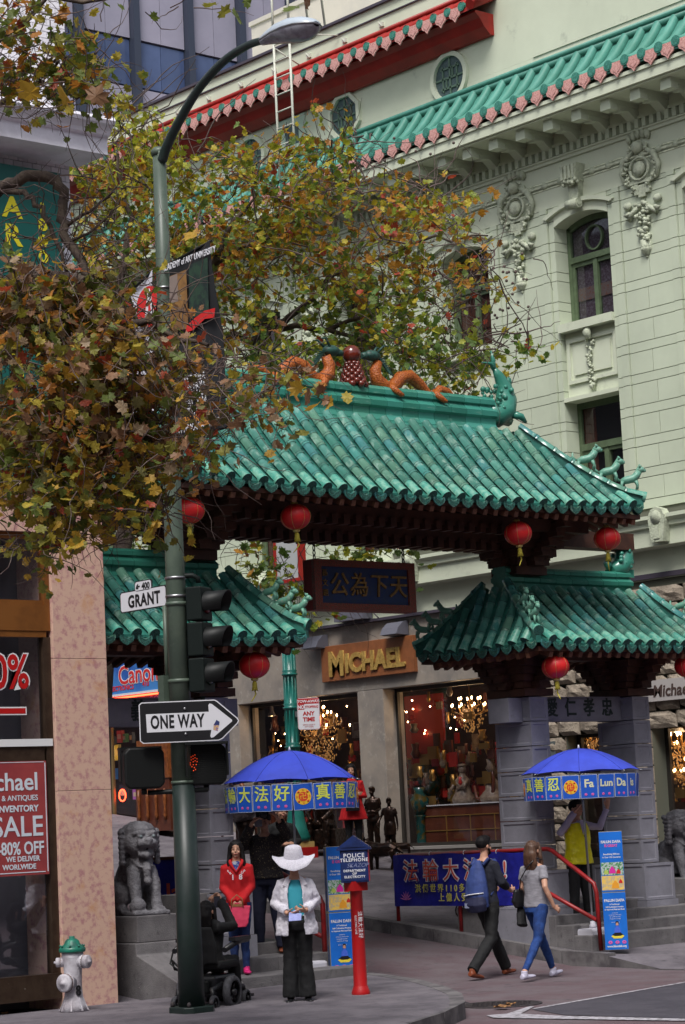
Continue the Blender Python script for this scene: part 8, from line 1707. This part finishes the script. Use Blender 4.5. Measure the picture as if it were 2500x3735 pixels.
def grow(T, blobs, dist, dspread, dens, size, tone=None, seed=0, twl=.5, down=0, cut=.0, keep=None):
    """blobs: crown lobes (centre x, centre y, radius x, radius y in photo pixels at the tree's own distance, weight)"""
    random.seed(seed)
    for (cx, cy, rx, ry, w) in blobs:
        n = int(dens*w); 
        for _ in range(n):
            a = random.uniform(0, 6.283); f = math.sqrt(random.random()) if random.random() < .72 else abs(random.gauss(.75, .45)); x = cx+math.cos(a)*rx*f; y = cy+math.sin(a)*ry*f; d = dist+random.gauss(0, dspread)
            c = V((0, 0, CZ))+_ray(x, y)*d
            if noise.noise(c*1.5+V((seed, 0, 0))) < cut: continue
            d_ = V([random.gauss(0, 1) for _ in range(3)])+V((0, 0, -.3-down)); pts = T.twig(c, d_, twl*random.uniform(.6, 1.2), .006)
            for q in pts[1:]:
                for _k in range(random.choice((1, 1, 2))):
                    kk = None
                    if keep:
                        w_ = q-V((0, 0, CZ)); zz_ = w_.dot(_fw); kx, ky = CX+FPX*w_.dot(_Rt)/zz_, CY-FPX*w_.dot(_Ut)/zz_
                        if random.random() > keep(kx, ky): continue
                    if tone: kk = tone(x, y)
                    T.leaf(q+V([random.gauss(0, .045) for _ in range(3)]), size*random.uniform(.55, 1.2), kk)
DOFF = 2.6
# street tree on the far side, crown behind the lamp and over the gate ridge
def P3(x, y, d):
    if DOFF: d += DOFF
    return V((0, 0, CZ))+_ray(x, y)*d
tb_ = P3(345, 3000, 31.5); tb_.z = .6
T1 = Tree('large autumn plane tree behind the gate with its crown over the roof ridge', tb_, LF, 11, 'plane trees')
random.seed(31)
T1.limb([tb_, P3(375, 2400, 31.5), P3(450, 1950, 31.5), P3(480, 1650, 31.5), P3(520, 1300, 31.8)], .17, .10, .02, 10)
T1.limb([P3(520, 1320, 31.8), P3(620, 1150, 31.6), P3(760, 980, 31.2), P3(900, 760, 31)], .09, .03); T1.limb([P3(520, 1320, 31.8), P3(800, 1240, 32), P3(1000, 1200, 32.2), P3(1180, 1200, 32.4), P3(1400, 1120, 32.5)], .08, .025, .05)
T1.limb([P3(980, 1200, 32.2), P3(1100, 1130, 32), P3(1250, 1000, 32), P3(1500, 880, 32.2), P3(1780, 860, 32.4)], .06, .012, .05); T1.limb([P3(500, 1400, 31.7), P3(430, 1100, 31), P3(480, 800, 31), P3(430, 560, 31)], .08, .02)
T1.limb([P3(760, 980, 31.2), P3(1000, 850, 31.5), P3(1200, 700, 31.5), P3(1290, 560, 31.6)], .04, .01); T1.limb([P3(1180, 1200, 32.4), P3(1450, 1270, 32.6), P3(1650, 1250, 32.8), P3(1900, 1180, 33)], .035, .008); T1.limb([P3(900, 760, 31), P3(960, 600, 31), P3(1020, 500, 31)], .02, .006)
def keepF(x, y):
    if x > 1560 and y > 880 and y < 1190: return .42
    if x > 1480 and y < 720: return .5
    return 1
def toneF(x, y):
    r = random.random()
    if r < .03: return len(LF)-1
    if y < 650 and x < 700: return random.choice((0, 0, 2, 5, 2, 1))
    if x > 1400 and y < 1000: return random.choice((4, 2, 4, 5, 0, 6, 1))
    if y > 1050 and x > 900: return random.choice((3, 1, 3, 0, 5, 2, 7))
    return random.choice((0, 1, 2, 3, 4, 5, 6, 7, 2, 4))
blobsF = [(400, 720, 130, 270, 1.9), (480, 560, 120, 120, .8), (620, 800, 190, 230, 1.6), (880, 760, 230, 180, 1.7), (1080, 700, 200, 150, 1.2), (1180, 560, 130, 90, .55), (1280, 520, 60, 40, .12), (1080, 980, 260, 180, 1.9), (1400, 850, 240, 150, 1.2), (1600, 800, 150, 110, .55), (1500, 700, 120, 70, .25), (1400, 1060, 280, 150, 1.7), (1640, 1050, 160, 120, .6), (1330, 1270, 260, 110, 1.3), (1560, 1290, 200, 110, 1.0), (1690, 1360, 100, 90, .45), (1760, 980, 70, 60, .12), (720, 1050, 240, 200, 1.5), (880, 1240, 200, 90, .7), (1120, 1290, 200, 60, .5), (1850, 1250, 60, 40, .08), (1230, 680, 90, 50, .2), (740, 560, 130, 70, .2), (470, 440, 60, 60, .12), (900, 560, 200, 50, .15)]
grow(T1, blobsF, 34.4, 1.1, 128, .125, toneF, seed=3, twl=.5, keep=keepF)
# leaf mass seen under the roof between gate and facade
grow(T1, [(900, 2060, 110, 60, .5), (1080, 2080, 120, 90, .6), (1060, 2230, 60, 80, .35), (1230, 1995, 140, 30, .3), (1430, 2000, 80, 40, .25), (430, 2010, 90, 60, .25), (1400, 2060, 60, 40, .12), (1090, 2140, 90, 150, .3)], 35, .5, 60, .14, toneF, seed=5, twl=.7)
for k in range(46):
    random.seed(k); c = P3(random.uniform(850, 1300), random.uniform(1930, 2200), 33.5); T1.twig(c, V((random.gauss(0, 1), random.gauss(0, 1), -1.0)), random.uniform(.5, 1.3), .008, 7)
for k in range(420):
    random.seed(900+k); bl_c = random.choice(blobsF); c = P3(bl_c[0]+random.gauss(0, bl_c[2]*.6), bl_c[1]+random.gauss(0, bl_c[3]*.6), 31.5+random.gauss(0, .7)); T1.twig(c, V([random.gauss(0, 1) for _ in range(3)]), random.uniform(.6, 1.7), random.choice((.008, .010, .014)), 8)
random.seed(77); sb_ = MB()
for k in range(60):
    x, y = random.choice(((1850, 1000), (1780, 1120), (1650, 560), (760, 640), (1420, 560), (1750, 960), (1870, 1130), (820, 620))); c = P3(x+random.gauss(0, 45), y+random.gauss(0, 40), 32.3); sb_.ball(c-T1.base, .024, 6)
sb_.build('seed_balls', m_twig, T1.t, world=False, kind='stuff')
fw_ = lambda q: (q[0]-V((0, 0, CZ))).dot(_fw)
T1.finish(lambda q: fw_(q)+abs(q[0].z-8.5)*.15-q[1]*6, detail=True)
DOFF = 0
# near street tree, its trunk out of the frame on the left
nb_ = P3(-420, 3735, 20.5); nb_.z = 0
T2 = Tree('near autumn plane tree reaching in from the left in front of the lamp post', nb_, LN, 12, 'plane trees')
random.seed(41); D2 = 19.5
T2.limb([nb_, P3(-420, 2600, 20.5), P3(-380, 1500, 20.3), P3(-250, 900, 20)], .22, .14, .02, 12)
T2.limb([P3(-300, 1000, 20), P3(0, 680, 19.8), P3(110, 640, 19.7), P3(210, 655, 19.7), P3(235, 740, 19.7), P3(225, 850, 19.6), P3(280, 930, 19.5), P3(330, 1020, 19.4)], .055, .035, .012, 10)
T2.limb([P3(-300, 1150, 20), P3(100, 1010, 19.6), P3(330, 1030, 19.4), P3(420, 1100, 19.3), P3(470, 1180, 19.3), P3(560, 1160, 19.2), P3(620, 1230, 19.2), P3(760, 1260, 19.1)], .06, .016, .015, 9)
T2.limb([P3(0, 690, 19.8), P3(90, 700, 19.7), P3(150, 760, 19.6), P3(195, 850, 19.6), P3(250, 1000, 19.5)], .03, .015, .01); T2.limb([P3(240, 890, 19.6), P3(330, 840, 19.5), P3(440, 750, 19.4)], .016, .006, .01); T2.limb([P3(250, 820, 19.6), P3(360, 750, 19.5), P3(420, 690, 19.4), P3(520, 680, 19.4)], .016, .005, .01)
T2.limb([P3(40, 980, 19.8), P3(150, 1300, 19.6), P3(250, 1500, 19.5), P3(300, 1750, 19.4)], .03, .008); T2.limb([P3(470, 1180, 19.3), P3(480, 1400, 19.3), P3(600, 1560, 19.3)], .02, .006); T2.limb([P3(-200, 500, 20), P3(100, 330, 19.8), P3(200, 250, 19.7), P3(260, 100, 19.6)], .03, .006); T2.limb([P3(-200, 300, 20), P3(200, 0, 19.8), P3(600, -60, 19.7)], .03, .01)
def keepN(x, y):
    if 595 < x < 860 and 840 < y < 1610: return (.30 if y > 1250 else .12) if x+y*.12 > 780 else .4
    if 470 < x < 580 and 980 < y < 1420: return .25
    if x < 420 and 470 < y < 1010: return .20
    if x < 420 and 380 < y <= 470: return .35
    return 1
def toneN(x, y):
    r = random.random()
    if r < .035: return len(LN)-1
    if y > 1650: return random.choice((0, 2, 3, 0, 1, 3, 2))
    if y < 450: return random.choice((3, 3, 1, 0, 5))
    return random.choice((0, 1, 2, 3, 4, 5, 6, 7, 1, 4))
blobsN = [(90, 120, 150, 120, .50), (180, 280, 150, 80, .55), (60, 300, 90, 70, .22), (300, 300, 80, 60, .16), (350, 190, 40, 50, .05), (90, 1120, 170, 160, 1.9), (330, 1250, 240, 170, 2.6), (560, 1340, 180, 120, 1.3), (160, 1450, 220, 170, 2.4), (450, 1500, 240, 140, 2.2), (800, 1400, 150, 90, .5), (900, 1330, 120, 60, .35), (1020, 1390, 80, 60, .22), (300, 1660, 220, 90, 1.1), (500, 1640, 180, 80, .7), (720, 1600, 100, 50, .2), (280, 1800, 140, 110, .75), (480, 1780, 90, 90, .35), (560, 1860, 70, 70, .22), (230, 1900, 60, 50, .2), (120, 1700, 140, 60, .5), (250, 1000, 220, 90, .9), (40, 940, 70, 70, .12), (400, 1090, 110, 80, .3), (640, 1230, 90, 120, .3), (560, 1150, 120, 60, .35), (800, 1480, 60, 60, .2), (620, 40, 110, 30, .0), (200, 1960, 60, 40, .12), (60, 1980, 40, 30, .04)]
grow(T2, blobsN, D2, .55, 88, .110, toneN, seed=8, twl=.5, down=.3, cut=-.16, keep=keepN)
for (x, y, s_) in ((770, 15, .15), (815, 45, .16), (860, 60, .17), (1060, 30, .15), (1120, 5, .13), (900, 5, .12), (560, 60, .1), (350, 350, .2), (110, 340, .24), (240, 350, .2), (1120, 1450, .16), (1140, 1490, .15), (700, 860, .17), (660, 1540, .1), (165, 1980, .17), (1020, 1480, .16), (1085, 1415, .15)):
    T2.leaf(P3(x, y, 18.6), s_, random.choice((0, 1, 2, 3, 4)))
for k in range(330):
    random.seed(1900+k); bl_c = random.choice(blobsN); c = P3(bl_c[0]+random.gauss(0, bl_c[2]*.6), bl_c[1]+random.gauss(0, bl_c[3]*.6), D2+random.gauss(0, .3)); T2.twig(c, V([random.gauss(0, 1) for _ in range(3)]), random.uniform(.4, 1.0), .006, 7)
for k in range(60):
    random.seed(2900+k); c = P3(random.uniform(0, 420), random.uniform(640, 950), D2); T2.twig(c, V((random.gauss(0, 1), random.gauss(0, 1), random.gauss(.3, 1))), random.uniform(.3, .9), .006, 7)
T2.finish(lambda q: fw_(q)-q[1]*8)
# ================= finish: turn lettering into meshes =================
bpy.context.view_layer.update(); dg = bpy.context.evaluated_depsgraph_get()
for o in _texts:
    me = bpy.data.meshes.new_from_object(o.evaluated_get(dg)); n = bpy.data.objects.new('lettering', me); COL.objects.link(n); n.parent = o.parent; n.matrix_basis = o.matrix_basis.copy()
    bpy.data.objects.remove(o)
